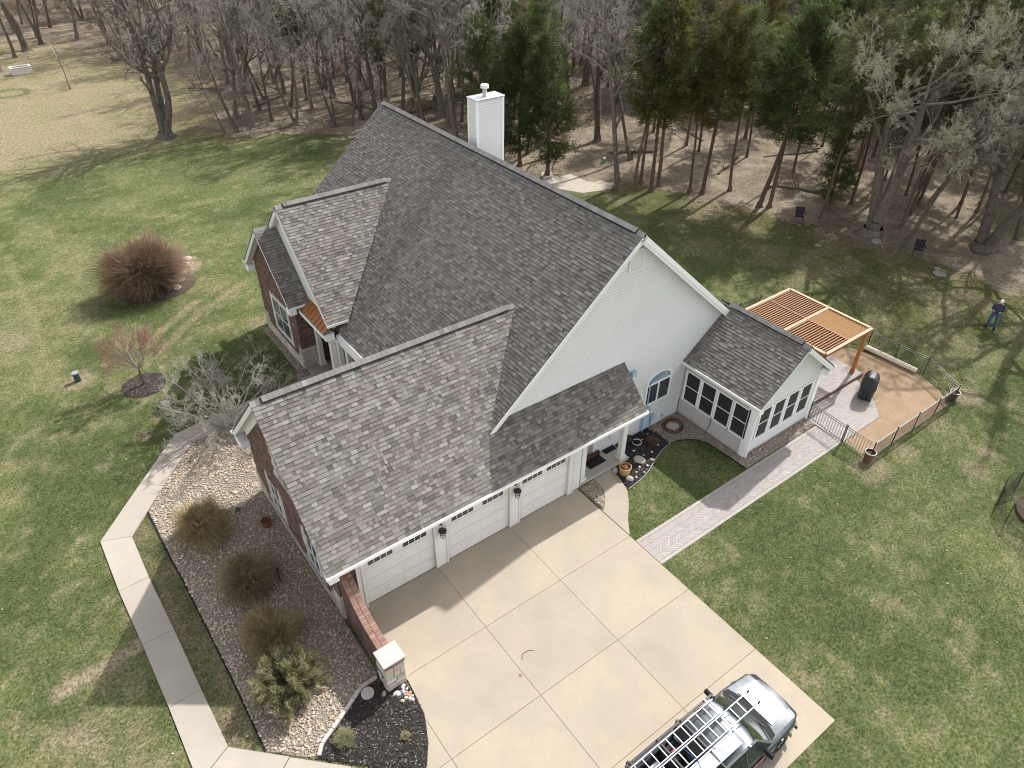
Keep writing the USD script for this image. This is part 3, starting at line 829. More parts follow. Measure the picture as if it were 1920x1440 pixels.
plane_roof(froof, [(5.14, 19.23, fz(19.23)), (6.15, 19.23, fz(19.23)), (10.96, 15.116, 8.083), (5.14, 15.116, 8.083)], (5.14, 19.23, fz(19.23)), (7, 19.23, fz(19.23)), 32)
fd = V3(0, -1, -FS); fd /= np.linalg.norm(fd); fd2 = fd * V3(1, -1, 1)
ridge_caps(froof, (5.14, 15.116, 8.09), (10.9, 15.116, 8.09), fd, fd2, seed=6)
lroof = group("lower_gable_roof", house)
LY, LH, LP = 16.5, 2.85, 6.66
lz = lambda y: LP - FS * abs(y - LY)
for s, sd in ((-1, 33), (1, 34)):
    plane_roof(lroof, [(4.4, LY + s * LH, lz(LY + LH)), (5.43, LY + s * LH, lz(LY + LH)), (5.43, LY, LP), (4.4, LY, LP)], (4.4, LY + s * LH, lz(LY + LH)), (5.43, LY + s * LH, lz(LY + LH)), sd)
ridge_caps(lroof, (4.4, LY, LP + .005), (5.43, LY, LP + .005), fd, fd2, vent=False, seed=7)
sroof = group("sunroom_roof", house)
SX, SP, SW = 19.56, 5.045, 2.53
SS = (SP - 3.026) / SW
sz = lambda x: SP - SS * abs(x - SX)
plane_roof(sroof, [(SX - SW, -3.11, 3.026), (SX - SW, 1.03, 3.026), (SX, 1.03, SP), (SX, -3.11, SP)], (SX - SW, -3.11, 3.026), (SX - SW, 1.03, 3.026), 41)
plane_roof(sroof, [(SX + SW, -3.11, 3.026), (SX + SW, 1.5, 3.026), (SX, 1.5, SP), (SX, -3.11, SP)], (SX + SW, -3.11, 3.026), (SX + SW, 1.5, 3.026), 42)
sd_ = V3(-1, 0, -SS); sd_ /= np.linalg.norm(sd_); sd2 = sd_ * V3(-1, 1, 1)
ridge_caps(sroof, (SX, -3.11, SP + .01), (SX, 1.0, SP + .01), sd_, sd2, seed=8)

# white rakes, fascia, soffits and gutters
def rake(parent, a, b, out, depth=.22, width=.05, soffit=None, drop=.0, mt="white_trim"):
    """A fascia board under the sloping roof edge a-b, with the soffit going back (direction soffit) under the overhang."""
    a, b, out = V3(*a), V3(*b), V3(*out)
    d = (b - a) / np.linalg.norm(b - a)
    dn = np.cross(d, out); dn = dn if dn[2] < 0 else -dn
    mb = MB().bar(a + dn * (depth / 2 + drop) - out * (width * .5 + .012), b + dn * (depth / 2 + drop) - out * (width * .5 + .012), width, depth, -dn)
    obj("rake_board", mb, mt, parent)
    if soffit is not None:
        s = -out * soffit
        mb = MB().bar(a + dn * (depth * .62 + drop) + s * .5, b + dn * (depth * .62 + drop) + s * .5, soffit - .004, .07, -dn)
        obj("soffit", mb, "cream_trim", parent)


def gutter(parent, a, b, out, name="gutter", hangers=True, guard=False):
    """An open K-profile gutter along the eave a-b."""
    a, b, out = V3(*a) - V3(*out) * .06, V3(*b) - V3(*out) * .06, V3(*out)
    mb = MB(); w, h = .12, .11
    mb.bar(a + out * .006 - Z1 * h / 2, b + out * .006 - Z1 * h / 2, .012, h)
    mb.bar(a + out * w * .5 - Z1 * h, b + out * w * .5 - Z1 * h, w, .012)
    mb.bar(a + out * w - Z1 * h / 2, b + out * w - Z1 * h / 2, .014, h)
    mb.bar(a + out * (w - .006) - Z1 * .004, b + out * (w - .006) - Z1 * .004, .03, .014)
    d = (b - a) / np.linalg.norm(b - a)
    for e in (a, b):
        mb.bar(e - d * .004 - Z1 * h / 2, e + d * .004 - Z1 * h / 2, .001 + w * 2, h) if False else mb.box(np.minimum(e - d * .006, e + out * w + d * .006) - Z1 * h, np.maximum(e - d * .006, e + out * w + d * .006))
    if guard:
        mb.bar(a + out * w * .5 + Z1 * .003, b + out * w * .5 + Z1 * .003, w + .02, .008)
    g = obj(name, mb, "white_trim", parent)
    if hangers:
        L = np.linalg.norm(b - a); hb = MB(); t = .3
        while t < L:
            p = a + d * t
            hb.bar(p - out * .03 + Z1 * .006, p + out * w + Z1 * .006, .03, .008); t += .62
        obj("gutter_hanger", hb, "white_trim", g)
    return g


rk = groof
rake(rk, (-.37, -.5, 2.975), (-.37, 3.706, 7.085), (-1, 0, 0), .2, .03, .35)
rake(rk, (-.4, 7.912, 2.975), (-.4, 3.706, 7.085), (-1, 0, 0), .2, .04, .38)
rake(rk, (13.32, -.5, 2.975), (13.32, 1.04, 2.975 + GS * 1.54), (1, 0, 0), .18, .03, .2)
gutter(rk, (-.44, -.5, 2.985), (13.36, -.5, 2.985), (0, -1, 0), hangers=False, guard=True)
gutter(rk, (-.44, 7.912, 2.985), (5.2, 7.912, 2.985), (0, 1, 0), hangers=False)
for y0, y1 in ((7.2, 7.9), (-.44, -.02)):
    obj("cornice_return", MB().box((-.36, y0, 2.52), (-.02, y1, 2.84), bevel=.01), "white_trim", rk)
fd_ = V3(0, 3.706, 4.11); fd_ /= np.linalg.norm(fd_); fn_ = V3(0, -fd_[2], fd_[1])
obj("frieze_board", MB().bar((-.025, 7.42, 3.20), (-.025, 3.72, 6.82), .05, .40, V3(0, fd_[2], fd_[1])), "white_trim", rk)
obj("soffit", MB().box((0.0, -.49, 2.80), (13.3, -.0, 2.83)), "cream_trim", rk)
rake(mroof, m3_(13.29, .82 - .02), m3_(6.6, .8), (0, -1, 0), .20, .04, .21)
rake(mroof, m3_(13.29, .8), m3_(XR, .8), (0, -1, 0), .30, .04, .22)
rake(mroof, m3_(13.29, 19.97), m3_(XE, 19.97), (0, 1, 0), .20, .04, .21)
gutter(mroof, (XE, 7.95, main_z(XE)), (XE, 11.0, main_z(XE)), (-1, 0, 0))
rake(froof, (5.14, 11.0, fz(11.0) - .01), (5.14, 15.116, 8.07), (-1, 0, 0), .30, .04, .30)
rake(froof, (5.14, 19.23, fz(11.0) - .01), (5.14, 15.116, 8.07), (-1, 0, 0), .20, .04, .30)
gutter(froof, (5.1, 11.0, fz(11.0)), (6.1, 11.0, fz(11.0)), (0, -1, 0))
rake(lroof, (4.4, LY - LH, lz(LY + LH) - .01), (4.4, LY, LP - .01), (-1, 0, 0), .2, .04, .35)
rake(lroof, (4.4, LY + LH, lz(LY + LH) - .01), (4.4, LY, LP - .01), (-1, 0, 0), .2, .04, .35)
gutter(lroof, (4.36, LY - LH, lz(LY + LH)), (5.43, LY - LH, lz(LY + LH)), (0, -1, 0))
gutter(lroof, (4.36, LY + LH, lz(LY + LH)), (5.43, LY + LH, lz(LY + LH)), (0, 1, 0), hangers=False)
for s in (-1, 1):
    y = LY + s * LH
    obj("cornice_return", MB().box((4.42, y - s * .02, lz(y) - .45), (4.76, y - s * .42, lz(y) - .13), bevel=.01), "white_trim", lroof)
rake(sroof, (SX - SW, -3.11, 3.016), (SX, -3.11, SP - .01), (0, -1, 0), .16, .03, .36)
rake(sroof, (SX + SW, -3.11, 3.016), (SX, -3.11, SP - .01), (0, -1, 0), .24, .04, .36)
gutter(sroof, (SX - SW, -3.13, 3.026), (SX - SW, 1.02, 3.026), (-1, 0, 0))
gutter(sroof, (SX + SW, -3.13, 3.026), (SX + SW, 1.5, 3.026), (1, 0, 0))
for s in (-1, 1):
    x = SX + s * SW
    obj("cornice_return", MB().box((x - s * .02, -3.09, 2.62), (x - s * .34, -2.76, 2.88), bevel=.01), "white_trim", sroof)
    obj("soffit", MB().box((x - s * .01, -3.08, 2.84), (x - s * .30, 1.0, 2.87)), "cream_trim", sroof)

# ---- brick garage wall (x = 0) with stone base
gw = obj("garage_brick_wall", MB().prism(sg.Polygon([(0, 0), (7.41, 0), (7.41, 2.78), (3.706, 6.4), (0, 2.78)]), 0, .2) if False else MB().add(
    *(lambda m: (np.c_[m.vertices[:, 2], m.vertices[:, 0], m.vertices[:, 1]], m.faces))(trimesh.creation.extrude_polygon(sg.Polygon([(0, 0), (7.41, 0), (7.41, 2.95), (3.706, 6.62), (0, 2.95)]), .2, engine="earcut"))), "mortar", house)
W1, W2, W3 = (4.85, 5.75, .62, 2.0), (1.55, 2.45, .62, 2.0), (3.2, 4.2, 3.3, 4.6)
boxp = lambda w, e=0.0: sg.box(w[0] - e, w[2] - e, w[1] + e, w[3] + e)
wallp = sg.Polygon([(0, 0), (7.41, 0), (7.41, 2.9), (3.706, 6.5), (0, 2.9)])
quoins = sg.MultiPolygon()
qr = np.random.default_rng(4)
for w in (W1, W2, W3):
    for y, s in ((w[0] - .02, -1), (w[1] + .02, 1)):
        z = w[2] - .1
        while z < w[3] + .1:
            L = qr.choice([.22, .36]); quoins = quoins.union(sg.box(min(y, y + s * L), z, max(y, y + s * L), z + .22)); z += .22
base = sg.box(0, 0, 7.41, .34).union(sg.Polygon([(0, 0), (1.0, 0), (1.0, .4), (.75, .6), (.8, .8), (.5, .85), (.52, 1.1), (.3, 1.2), (0, 1.2)])).union(sg.Polygon([(7.41, 0), (6.4, 0), (6.5, .6), (6.9, .8), (7.0, 1.0), (7.41, 1.1)]))
heads = shapely.union_all([sg.box(w[0], w[3] + .01, w[1], w[3] + .24) for w in (W1, W2, W3)] + [sg.box(w[0], w[2] - .12, w[1], w[2] - .01) for w in (W1, W2, W3)])
openings = shapely.union_all([boxp(w, .0) for w in (W1, W2, W3)])
bp_ = wallp.difference(base).difference(quoins).difference(openings).difference(heads)
put_pieces(gw, "brick", brick_pieces((0, 0, 0), (0, 1, 0), (-1, 0, 0), bp_, 51), "brick", 150, "more_bricks")
pcs = []
for w in (W1, W2, W3):
    for z0, z1 in ((w[3] + .015, w[3] + .235), (w[2] - .12, w[2] - .015)):
        y = w[0]
        while y < w[1] - .02:
            mb = MB().box((-.022, y + .005, z0), (0, min(y + .078, w[1]) - .005, z1)); pcs.append((mb.v[0], np.vstack(mb.f), BR[rng.integers(6)] * rng.normal(1, .06))); y += .078
put_pieces(gw, "soldier_brick", pcs, "brick", 40, "more_soldier_bricks")
put_pieces(gw, "stone", stone_pieces((0, 0, 0), (0, 1, 0), (-1, 0, 0), base, 52) + stone_pieces((0, 0, 0), (0, 1, 0), (-1, 0, 0), quoins.difference(openings), 53, hz=.22, proud=.028), "stone", 120, "more_stones")
# front return of the brick corner, facing the driveway
cr = obj("garage_brick_corner", MB().box((.0, -.012, 0), (.62, .1, 2.9)), "mortar", house)
put_pieces(cr, "brick", brick_pieces((0, -.012, 0), (1, 0, 0), (0, -1, 0), sg.box(0, 1.2, .62, 2.75), 54), "brick", 60, "more_bricks")
put_pieces(cr, "stone", stone_pieces((0, -.012, 0), (1, 0, 0), (0, -1, 0), sg.box(0, 0, .62, 1.2), 55), "stone", 30, "more_stones")


def window(parent, O, U, N, w, h, frame=.07, cols=1, rows=2, glass="dark_glass", mt="white_trim", depth=.05, name="window", sash=True):
    """Frame, sashes and panes of a window whose lower left corner is O."""
    O, U, N = V3(*O), V3(*U), V3(*N)
    g = group(name, parent)
    def b(u0, u1, z0, z1, n0, n1, m):
        P = [O + U * u + Z1 * z + N * n for u in (u0, u1) for z in (z0, z1) for n in (n0, n1)]
        return m.box(np.min(P, 0), np.max(P, 0))
    fr = MB()
    b(-frame, 0, -frame, h + frame, .0, depth, fr); b(w, w + frame, -frame, h + frame, 0, depth, fr)
    b(0, w, h, h + frame, 0, depth, fr); b(-frame - .02, w + frame + .02, -frame, 0, 0, depth + .02, fr)
    obj("frame", fr, mt, g)
    gl = MB(); b(.0, w, .0, h, .004, .01, gl); obj("pane", gl, glass, g)
    mu = MB()
    for i in range(1, cols):
        u = w * i / cols; b(u - .018, u + .018, 0, h, .012, .03, mu)
    for i in range(1, rows):
        z = h * i / rows; b(0, w, z - .018, z + .018, .012, .032, mu)
    if sash:
        for u0, u1 in ((0, .025), (w - .025, w)):
            b(u0, u1, 0, h, .012, .026, mu)
    if mu.v:
        obj("muntin", mu, mt, g)
    return g


for w in (W1, W2, W3):
    window(house, (0, w[0] + .03, w[2] + .03), (0, 1, 0), (-1, 0, 0), w[1] - w[0] - .06, w[3] - w[2] - .06, frame=.03, cols=2, rows=2, depth=.018)

# ---- garage front: piers, doors, lanterns
DOORS = [(.87, 3.61), (4.13, 6.87), (7.35, 9.75)]
obj("garage_front_wall", MB().box((.62, .1, 2.38), (10.42, .25, 2.95)).box((.62, .26, 0), (10.42, .3, 2.95)), "garage_panel", house)
piers = [(.64, .87), (3.61, 4.13), (6.87, 7.35), (9.75, 10.02)]
for a, b_ in piers:
    mb = MB().box((a, -.06, .03), (b_, .1, 2.84), bevel=.012)
    for e, s in ((a, 1), (b_, -1)):
        mb.box((e, -.085, .03), (e + s * .06, -.055, 2.84), bevel=.008)
    obj("pier", mb, "garage_panel", house)
obj("header_trim", MB().box((.64, -.05, 2.42), (10.42, .098, 2.80), bevel=.01), "garage_panel", house)
for k, (a, b_) in enumerate(DOORS):
    d = group("garage_door", house)
    hs = 2.38 / 4
    for i in range(4):
        mb = MB().box((a + .01, .03, .035 + i * hs), (b_ - .01, .075, .035 + (i + 1) * hs - .012), bevel=.006)
        if i < 3:
            nP = 4
            pw_ = (b_ - a) / nP
            for q in range(nP):
                x0 = a + q * pw_
                mb.box((x0 + .1, .021, .035 + i * hs + .1), (x0 + pw_ - .1, .0315, .035 + (i + 1) * hs - .11), bevel=.004)
        obj("door_section", mb, "garage_panel", d)
    wd = b_ - a
    for c in (.26, .74):
        for q in range(4):
            x0 = a + wd * c + (q - 2) * .235
            for z0, z1 in ((1.93, 2.02), (2.035, 2.125)):
                obj("pane", MB().box((x0 + .015, .022, z0), (x0 + .22, .033, z1)), "dark_glass", d)
    obj("door_seal", MB().box((a + .01, .02, .031), (b_ - .01, .08, .044)), "rubber_mat", d)
def lantern(x):
    g = group("wall_lantern", house)
    y, z = -.2, 1.70
    cage = MB()
    for k in range(6):
        t = k * math.pi / 3
        cage.tube([(x + .085 * math.cos(t), y + .085 * math.sin(t), z), (x + .11 * math.cos(t), y + .11 * math.sin(t), z + .30)], .009, 5)
    for zz, r in ((z, .085), (z + .16, .098), (z + .30, .11)):
        ang = np.linspace(0, 2 * np.pi, 17); cage.tube(np.c_[x + r * np.cos(ang), y + r * np.sin(ang), np.full(17, zz)], .010, 5)
    obj("cage", cage, "black_metal", g)
    cap = trimesh.creation.revolve(np.array([[0, .14], [.03, .13], [.05, .09], [.14, .02], [.15, 0], [0, 0]])); cap.apply_translation((x, y, z + .30)); obj("lantern_cap", cap, "black_metal", g)
    tb = trimesh.creation.cylinder(.06, .26, sections=12); tb.apply_translation((x, y, z + .15)); obj("lantern_glass", tb, "lamp_glass", g)
    arm = MB().tube([(x, -.08, z + .56), (x, -.16, z + .60), (x, y, z + .55), (x, y, z + .43)], .014, 6)
    pl = trimesh.creation.cylinder(.075, .03, sections=16, transform=trimesh.transformations.rotation_matrix(math.pi / 2, [1, 0, 0])); pl.apply_translation((x, -.085, z + .56)); arm.tm(pl)
    obj("bracket", arm, "black_metal", g)
lantern(3.87); lantern(7.11)

# ---- siding return and side porch
sw_ = obj("porch_wall", MB().box((10.02, .02, 0), (10.42, .12, 2.82)).box((10.3, .12, 0), (10.42, 1.06, 2.82)), "siding", house)
siding(sw_, (10.02, .02, 0), (1, 0, 0), (0, -1, 0), sg.box(0, .03, .40, 2.8))
for cx, cy in ((10.68, .22), (12.92, .22)):
    c = group("porch_column", house)
    obj("shaft", MB().box((cx - .12, cy - .12, .3), (cx + .12, cy + .12, 2.66), bevel=.012), "cream_trim", c)
    obj("base", MB().box((cx - .17, cy - .17, .152), (cx + .17, cy + .17, .34), bevel=.012), "cream_trim", c)
    obj("capital", MB().box((cx - .16, cy - .16, 2.62), (cx + .16, cy + .16, 2.8), bevel=.012), "cream_trim", c)
obj("porch_beam", MB().box((10.45, .06, 2.55), (13.2, .26, 2.80), bevel=.01), "cream_trim", house)

# ---- white gable wall (y = 1.05)
YG = 1.05
gpoly = sg.Polygon([(6.9, main_z(6.9) - .16), (13.29, 9.9), (19.55, main_z(19.55) - .16), (19.55, 0), (10.42, 0), (10.42, 2.0), (6.9, 2.0)])
m = trimesh.creation.extrude_polygon(gpoly, .18, engine="earcut")
gwall = obj("gable_wall", (np.c_[m.vertices[:, 0], YG + m.vertices[:, 2], m.vertices[:, 1]], m.faces[:, ::-1]), "wall_backing", house)
arch = sg.Polygon([(14.93, 1.47), (16.37, 1.47), (16.37, 2.62)] + [(15.65 + .72 * math.cos(t), 2.62 + .44 * math.sin(t)) for t in np.linspace(0, math.pi, 15)[1:-1]] + [(14.93, 2.62)])
VENT = sg.Polygon([(12.93, 8.66), (13.58, 8.66), (13.58, 9.28), (13.46, 9.42), (13.05, 9.42), (12.93, 9.28)])
roofcut = sg.Polygon([(6, 0), (10.42, 0), (10.42, 2.9), (13.34, 2.9), (13.34, 4.45), (6, 4.45)]) if False else sg.box(6, 2.72, 13.35, 2.986 + GS * 1.55)
suncut = sg.Polygon([(17.31, 0), (17.31, 2.9), (SX - SW, 2.9), (SX - SW, 3.03), (SX, SP - .02), (SX + 4, SP - .02), (SX + 4, 0)])
vis = gpoly.difference(arch.buffer(.07)).difference(VENT.buffer(.06)).difference(suncut).difference(sg.box(6, -1, 10.43, 3)).difference(roofcut).difference(sg.box(11.15, .15, 12.15, 2.3))
siding(gwall, (0, YG, 0), (1, 0, 0), (0, -1, 0), vis)
def flat_on(poly, y0, y1):
    m = trimesh.creation.extrude_polygon(poly, abs(y1 - y0), engine="earcut")
    return np.c_[m.vertices[:, 0], max(y0, y1) - m.vertices[:, 2], m.vertices[:, 1]], m.faces
aw = group("arched_window", house)
obj("frame", MB().add(*flat_on(arch.buffer(.07, join_style=2).difference(arch.buffer(-.03)), YG - .05, YG)), "white_trim", aw)
obj("pane", MB().add(*flat_on(sg.box(14.97, 1.5, 15.62, 2.5), YG - .016, YG - .008)), "dark_glass", aw)
obj("pane", MB().add(*flat_on(sg.box(15.68, 1.5, 16.33, 2.5), YG - .016, YG - .008)), "dark_glass", aw)
obj("pane", MB().add(*flat_on(arch.buffer(-.03).intersection(sg.box(14, 2.58, 17, 4)), YG - .016, YG - .008)), "sky_glass", aw, label="arched upper pane with a painted sky reflection")
obj("muntin", MB().add(*flat_on(sg.box(14.95, 2.49, 16.35, 2.59), YG - .045, YG - .006)).add(*flat_on(sg.box(15.61, 1.5, 15.69, 2.5), YG - .043, YG - .006)), "white_trim", aw)
gv = group("gable_vent", house)
obj("frame", MB().add(*flat_on(VENT.buffer(.05, join_style=2).difference(VENT.buffer(-.02)), YG - .045, YG)), "cream_trim", gv)
mb = MB()
for k in range(7):
    z = 8.69 + k * .1
    mb.add([(12.95, YG - .008, z + .1), (13.56, YG - .008, z + .1), (13.56, YG - .035, z), (12.95, YG - .035, z)], [[0, 3, 2, 1]])
obj("louvre", mb, "cream_trim", gv)
pd = group("porch_door", house)
obj("frame", MB().box((11.15, YG - .03, .15), (11.25, YG + .0, 2.3)).box((12.05, YG - .03, .15), (12.15, YG, 2.3)).box((11.25, YG - .03, 2.2), (12.05, YG, 2.3)), "cream_trim", pd)
obj("panel", MB().box((11.25, YG - .012, .16), (12.05, YG, 2.2)), "blue_box" if False else "galvanised", pd)
obj("porch_light", MB().box((12.98, YG - .07, .62), (13.10, YG, .92), bevel=.02), "cream_trim", house)
ub = group("meter_cabinet", house)
obj("body", MB().box((14.85, YG - .18, .25), (15.22, YG - .005, 1.35), bevel=.02), "blue_box", ub)
mc = trimesh.creation.cylinder(.09, .1, sections=16, transform=trimesh.transformations.rotation_matrix(math.pi / 2, [1, 0, 0])); mc.apply_translation((15.03, YG - .22, 1.1)); obj("dial", mc, "galvanised", ub)
obj("conduit", MB().tube([(14.95, YG - .08, .3), (14.95, YG - .08, 0)], .03, 8).tube([(15.05, YG - .08, 1.3), (15.05, YG - .08, 2.7)], .025, 8), "blue_box", ub)
obj("box", MB().box((15.36, YG - .14, .42), (15.62, YG - .005, .78), bevel=.015).tube([(15.48, YG - .06, .45), (15.48, YG - .06, .0)], .02, 6), "blue_box", ub)
obj("pipe", MB().tube([(15.3, YG - .2, 0), (15.3, YG - .2, .9), (15.3, YG - .05, .9)], .018, 6), "galvanised", ub)
obj("flood_light", MB().box((13.75, YG - .16, 3.58), (14.02, YG - .006, 3.86), bevel=.03), "blue_box", house)
obj("hose_tap", MB().box((16.18, YG - .1, .3), (16.26, YG, .38), bevel=.01), "galvanised", house)

# ---- sunroom
sun_w = group("sunroom", house)
obj("foundation", MB().box((17.33, -2.72, 0), (21.80, 1.04, .18)), "concrete_base" if False else "cap_stone", sun_w)
wl = obj("wall", MB().box((17.31, -2.74, .18), (17.45, 1.04, 2.86)), "siding_warm", sun_w)
wf = obj("wall", MB().add(*(lambda m: (np.c_[m.vertices[:, 0], -2.74 + m.vertices[:, 2], m.vertices[:, 1]], m.faces[:, ::-1]))(trimesh.creation.extrude_polygon(sg.Polygon([(17.31, .18), (21.82, .18), (21.82, sz(21.82) - .14), (SX, SP - .16), (17.31, sz(17.31) - .14)]), .14, engine="earcut"))), "siding_warm", sun_w)
obj("wall", MB().box((21.68, -2.6, .18), (21.82, 1.5, 2.86)).add(*(lambda m: (np.c_[m.vertices[:, 0], 1.36 + m.vertices[:, 2], m.vertices[:, 1]], m.faces))(trimesh.creation.extrude_polygon(sg.Polygon([(19.5, .18), (21.82, .18), (21.82, sz(21.82) - .14), (SX, SP - .16)]), .1, engine="earcut"))), "siding_warm", sun_w)
WL = [(.10, .84), (-.78, -.05), (-1.67, -.92), (-2.53, -1.80)]
WF = [(17.80, 18.52), (18.74, 19.46), (19.68, 20.40), (20.62, 21.34)]
holes = shapely.union_all([sg.box(a - .075, .9, b_ + .075, 2.52) for a, b_ in WL])
siding(wl, (17.31, 0, 0), (0, 1, 0), (-1, 0, 0), sg.box(-2.5, .18, 1.03, 2.84).difference(holes), "siding_warm", course=.2, proud=.006, gap=.006)
holes = shapely.union_all([sg.box(a - .075, .78, b_ + .075, 2.42) for a, b_ in WF])
siding(wf, (0, -2.74, 0), (1, 0, 0), (0, -1, 0), sg.Polygon([(17.5, .18), (21.62, .18), (21.62, sz(21.62) - .2), (SX, SP - .24), (17.5, sz(17.5) - .2)]).difference(holes), "siding", course=.13, proud=.010, gap=.014)
for a, b_ in WL:
    window(sun_w, (17.31, a, .97), (0, 1, 0), (-1, 0, 0), b_ - a, 1.48, frame=.075, rows=2, glass="screen")
for a, b_ in WF:
    window(sun_w, (a, -2.74, .85), (1, 0, 0), (0, -1, 0), b_ - a, 1.48, frame=.075, rows=2, glass="screen")
obj("corner_board", MB().box((17.26, -2.79, .05), (17.5, -2.5, 2.84), bevel=.01), "white_trim", sun_w)
obj("corner_board", MB().box((21.62, -2.79, .18), (21.87, -2.6, 2.84), bevel=.01), "white_trim", sun_w)
obj("downspout", MB().box((17.32, -2.88, .06), (17.40, -2.795, 2.82), bevel=.01), "white_trim", sun_w)
obj("downspout", MB().tube([(17.27, .98, 2.9), (17.27, .98, .1)], .02, 6), "siding_warm", sun_w)
obj("cable", MB().tube([(17.28, .3, 2.5) if False else (17.25, .99, .9), (17.24, 1.0, .5), (17.2, .96, .0)], .012, 5).tube([(17.25, -.84, .92), (17.24, -.85, .5), (17.05, -.8, .02)], .012, 5), "black_metal", sun_w)

# ---- chimney
ch = group("chimney", house)
cx0, cx1, cy0, cy1, cz = 14.0, 15.48, 12.26, 12.96, 11.8
body = obj("body", MB().box((cx0, cy0, 6.0), (cx1, cy1, cz)), "wall_backing", ch)
siding(body, (0, cy0, 0), (1, 0, 0), (0, -1, 0), sg.box(cx0 + .09, 8.6, cx1 - .09, cz - .02), proud=.012, gap=.009)
siding(body, (cx0, 0, 0), (0, 1, 0), (-1, 0, 0), sg.box(cy0 + .09, 8.8, cy1 - .09, cz - .02), proud=.012, gap=.009)
for x in (cx0, cx1):
    for y in (cy0, cy1):
        obj("corner_board", MB().box((x - .10 if x == cx1 else x - .022, y - .10 if y == cy1 else y - .022, 8), (x + .022 if x == cx1 else x + .10, y + .022 if y == cy1 else y + .10, cz), bevel=.006), "white_trim", ch)
obj("cap", MB().box((cx0 - .05, cy0 - .05, cz), (cx1 + .05, cy1 + .05, cz + .06), bevel=.012), "galvanised", ch)
fl = MB()
c = trimesh.creation.cylinder(.10, .42, sections=16); c.apply_translation((14.70, 12.62, cz + .25)); fl.tm(c)
obj("flue", fl, "galvanised", ch)
c = trimesh.creation.revolve(np.array([[0, .16], [.16, .15], [.19, .13], [.19, .0], [0, 0]]), sections=20); c.apply_translation((14.70, 12.62, cz + .40)); obj("flue_cap", c, "white_trim", ch)

# ---- front wing: brick, window, copper roof, columns
fw_ = obj("front_brick_wall", MB().add(*(lambda m: (np.c_[4.77 + m.vertices[:, 2], m.vertices[:, 0], m.vertices[:, 1]], m.faces))(trimesh.creation.extrude_polygon(sg.Polygon([(14.14, 0), (18.86, 0), (18.86, lz(18.86) - .15), (LY, LP - .2), (14.14, lz(14.14) - .15)]), .2, engine="earcut"))).box((4.97, 14.14, 0), (5.62, 14.3, 3.75)).box((4.97, 18.7, 0), (5.62, 18.86, 3.75)), "mortar", house)
FWN = (15.2, 17.2, .98, 2.86)
sb = sg.Polygon([(14.14, 0), (18.86, 0), (18.86, 1.2), (18.4, 1.2), (18.3, .7), (17.6, .6), (14.9, .55), (14.5, .7), (14.4, 1.25), (14.14, 1.25)])
sur = boxp(FWN, .17).difference(boxp(FWN, 0))
fp = sg.Polygon([(14.14, 0), (18.86, 0), (18.86, lz(18.86) - .2), (LY, LP - .3), (14.14, lz(14.14) - .2)]).difference(sb).difference(boxp(FWN, .17))
put_pieces(fw_, "brick", brick_pieces((4.77, 0, 0), (0, 1, 0), (-1, 0, 0), fp, 61) + brick_pieces((0, 14.14, 0), (1, 0, 0), (0, -1, 0), sg.box(4.78, 1.2, 5.60, 3.7), 62), "brick", 60, "more_bricks")
put_pieces(fw_, "stone", stone_pieces((4.77, 0, 0), (0, 1, 0), (-1, 0, 0), sb, 63) + stone_pieces((0, 14.14, 0), (1, 0, 0), (0, -1, 0), sg.box(4.75, 0, 5.60, 1.2), 64) + stone_pieces((4.77, 0, 0), (0, 1, 0), (-1, 0, 0), sur, 65, proud=.025), "stone", 60, "more_stones")
window(house, (4.77, 15.25, 1.05), (0, 1, 0), (-1, 0, 0), 1.9, 1.76, frame=.05, cols=2, rows=2, glass="dark_glass", depth=.04)
uw = obj("upper_gable_wall", MB().add(*(lambda m: (np.c_[5.46 + m.vertices[:, 2], m.vertices[:, 0], m.vertices[:, 1]], m.faces))(trimesh.creation.extrude_polygon(sg.Polygon([(11.35, 3.6), (18.9, 3.6), (18.9, fz(18.9) - .15), (15.116, 7.9), (11.35, fz(11.35) - .15)]), .16, engine="earcut"))), "cream_trim", house)
cpr = group("copper_roof", house)
a0, a1 = V3(4.93, 11.12, 3.60), V3(4.93, 13.62, 3.60)
t0, t1 = V3(5.45, 11.12, 4.02), V3(5.45, 13.62, 4.02)
mb = MB(); nn = V3(-.42, 0, .52) / .668
mb.add([a0, a1, t1, t0, a0 - nn * .04, a1 - nn * .04, t1 - nn * .04, t0 - nn * .04], [[0, 3, 2, 1], [4, 5, 6, 7], [0, 1, 5, 4], [1, 2, 6, 5], [2, 3, 7, 6], [3, 0, 4, 7]])
obj("pan", mb, "copper", cpr)
for k in range(8):
    y = 11.16 + k * .345
    obj("seam", MB().bar((4.93, y, 3.615), (5.45, y, 4.035), .025, .04, nn), "copper", cpr)
gutter(cpr, (4.93, 11.0, 3.60), (4.93, 13.64, 3.60), (-1, 0, 0))
obj("entry_beam", MB().box((4.98, 11.1, 3.2), (5.4, 14.1, 3.55), bevel=.01).box((5.5, 7.95, 2.95), (5.75, 11.2, 3.35), bevel=.01), "white_trim", house)
ec = [(5.62, 13.92), (5.3, 11.32), (5.55, 11.12), (5.72, 10.62), (5.72, 9.4)]
for cx, cy in ec:
    c = group("entry_column", house)
    obj("shaft", MB().box((cx - .12, cy - .12, .3), (cx + .12, cy + .12, 3.05), bevel=.012), "cream_trim", c)
    obj("base", MB().box((cx - .17, cy - .17, .132), (cx + .17, cy + .17, .32), bevel=.012), "cream_trim", c)
    obj("capital", MB().box((cx - .16, cy - .16, 3.0), (cx + .16, cy + .16, 3.2), bevel=.012), "cream_trim", c)
ew = obj("entry_wall", MB().box((7.5, 7.5, 0), (7.7, 14.3, 5.0)).box((5.62, 14.14, 0), (7.5, 14.3, 4.5)), "mortar", house)
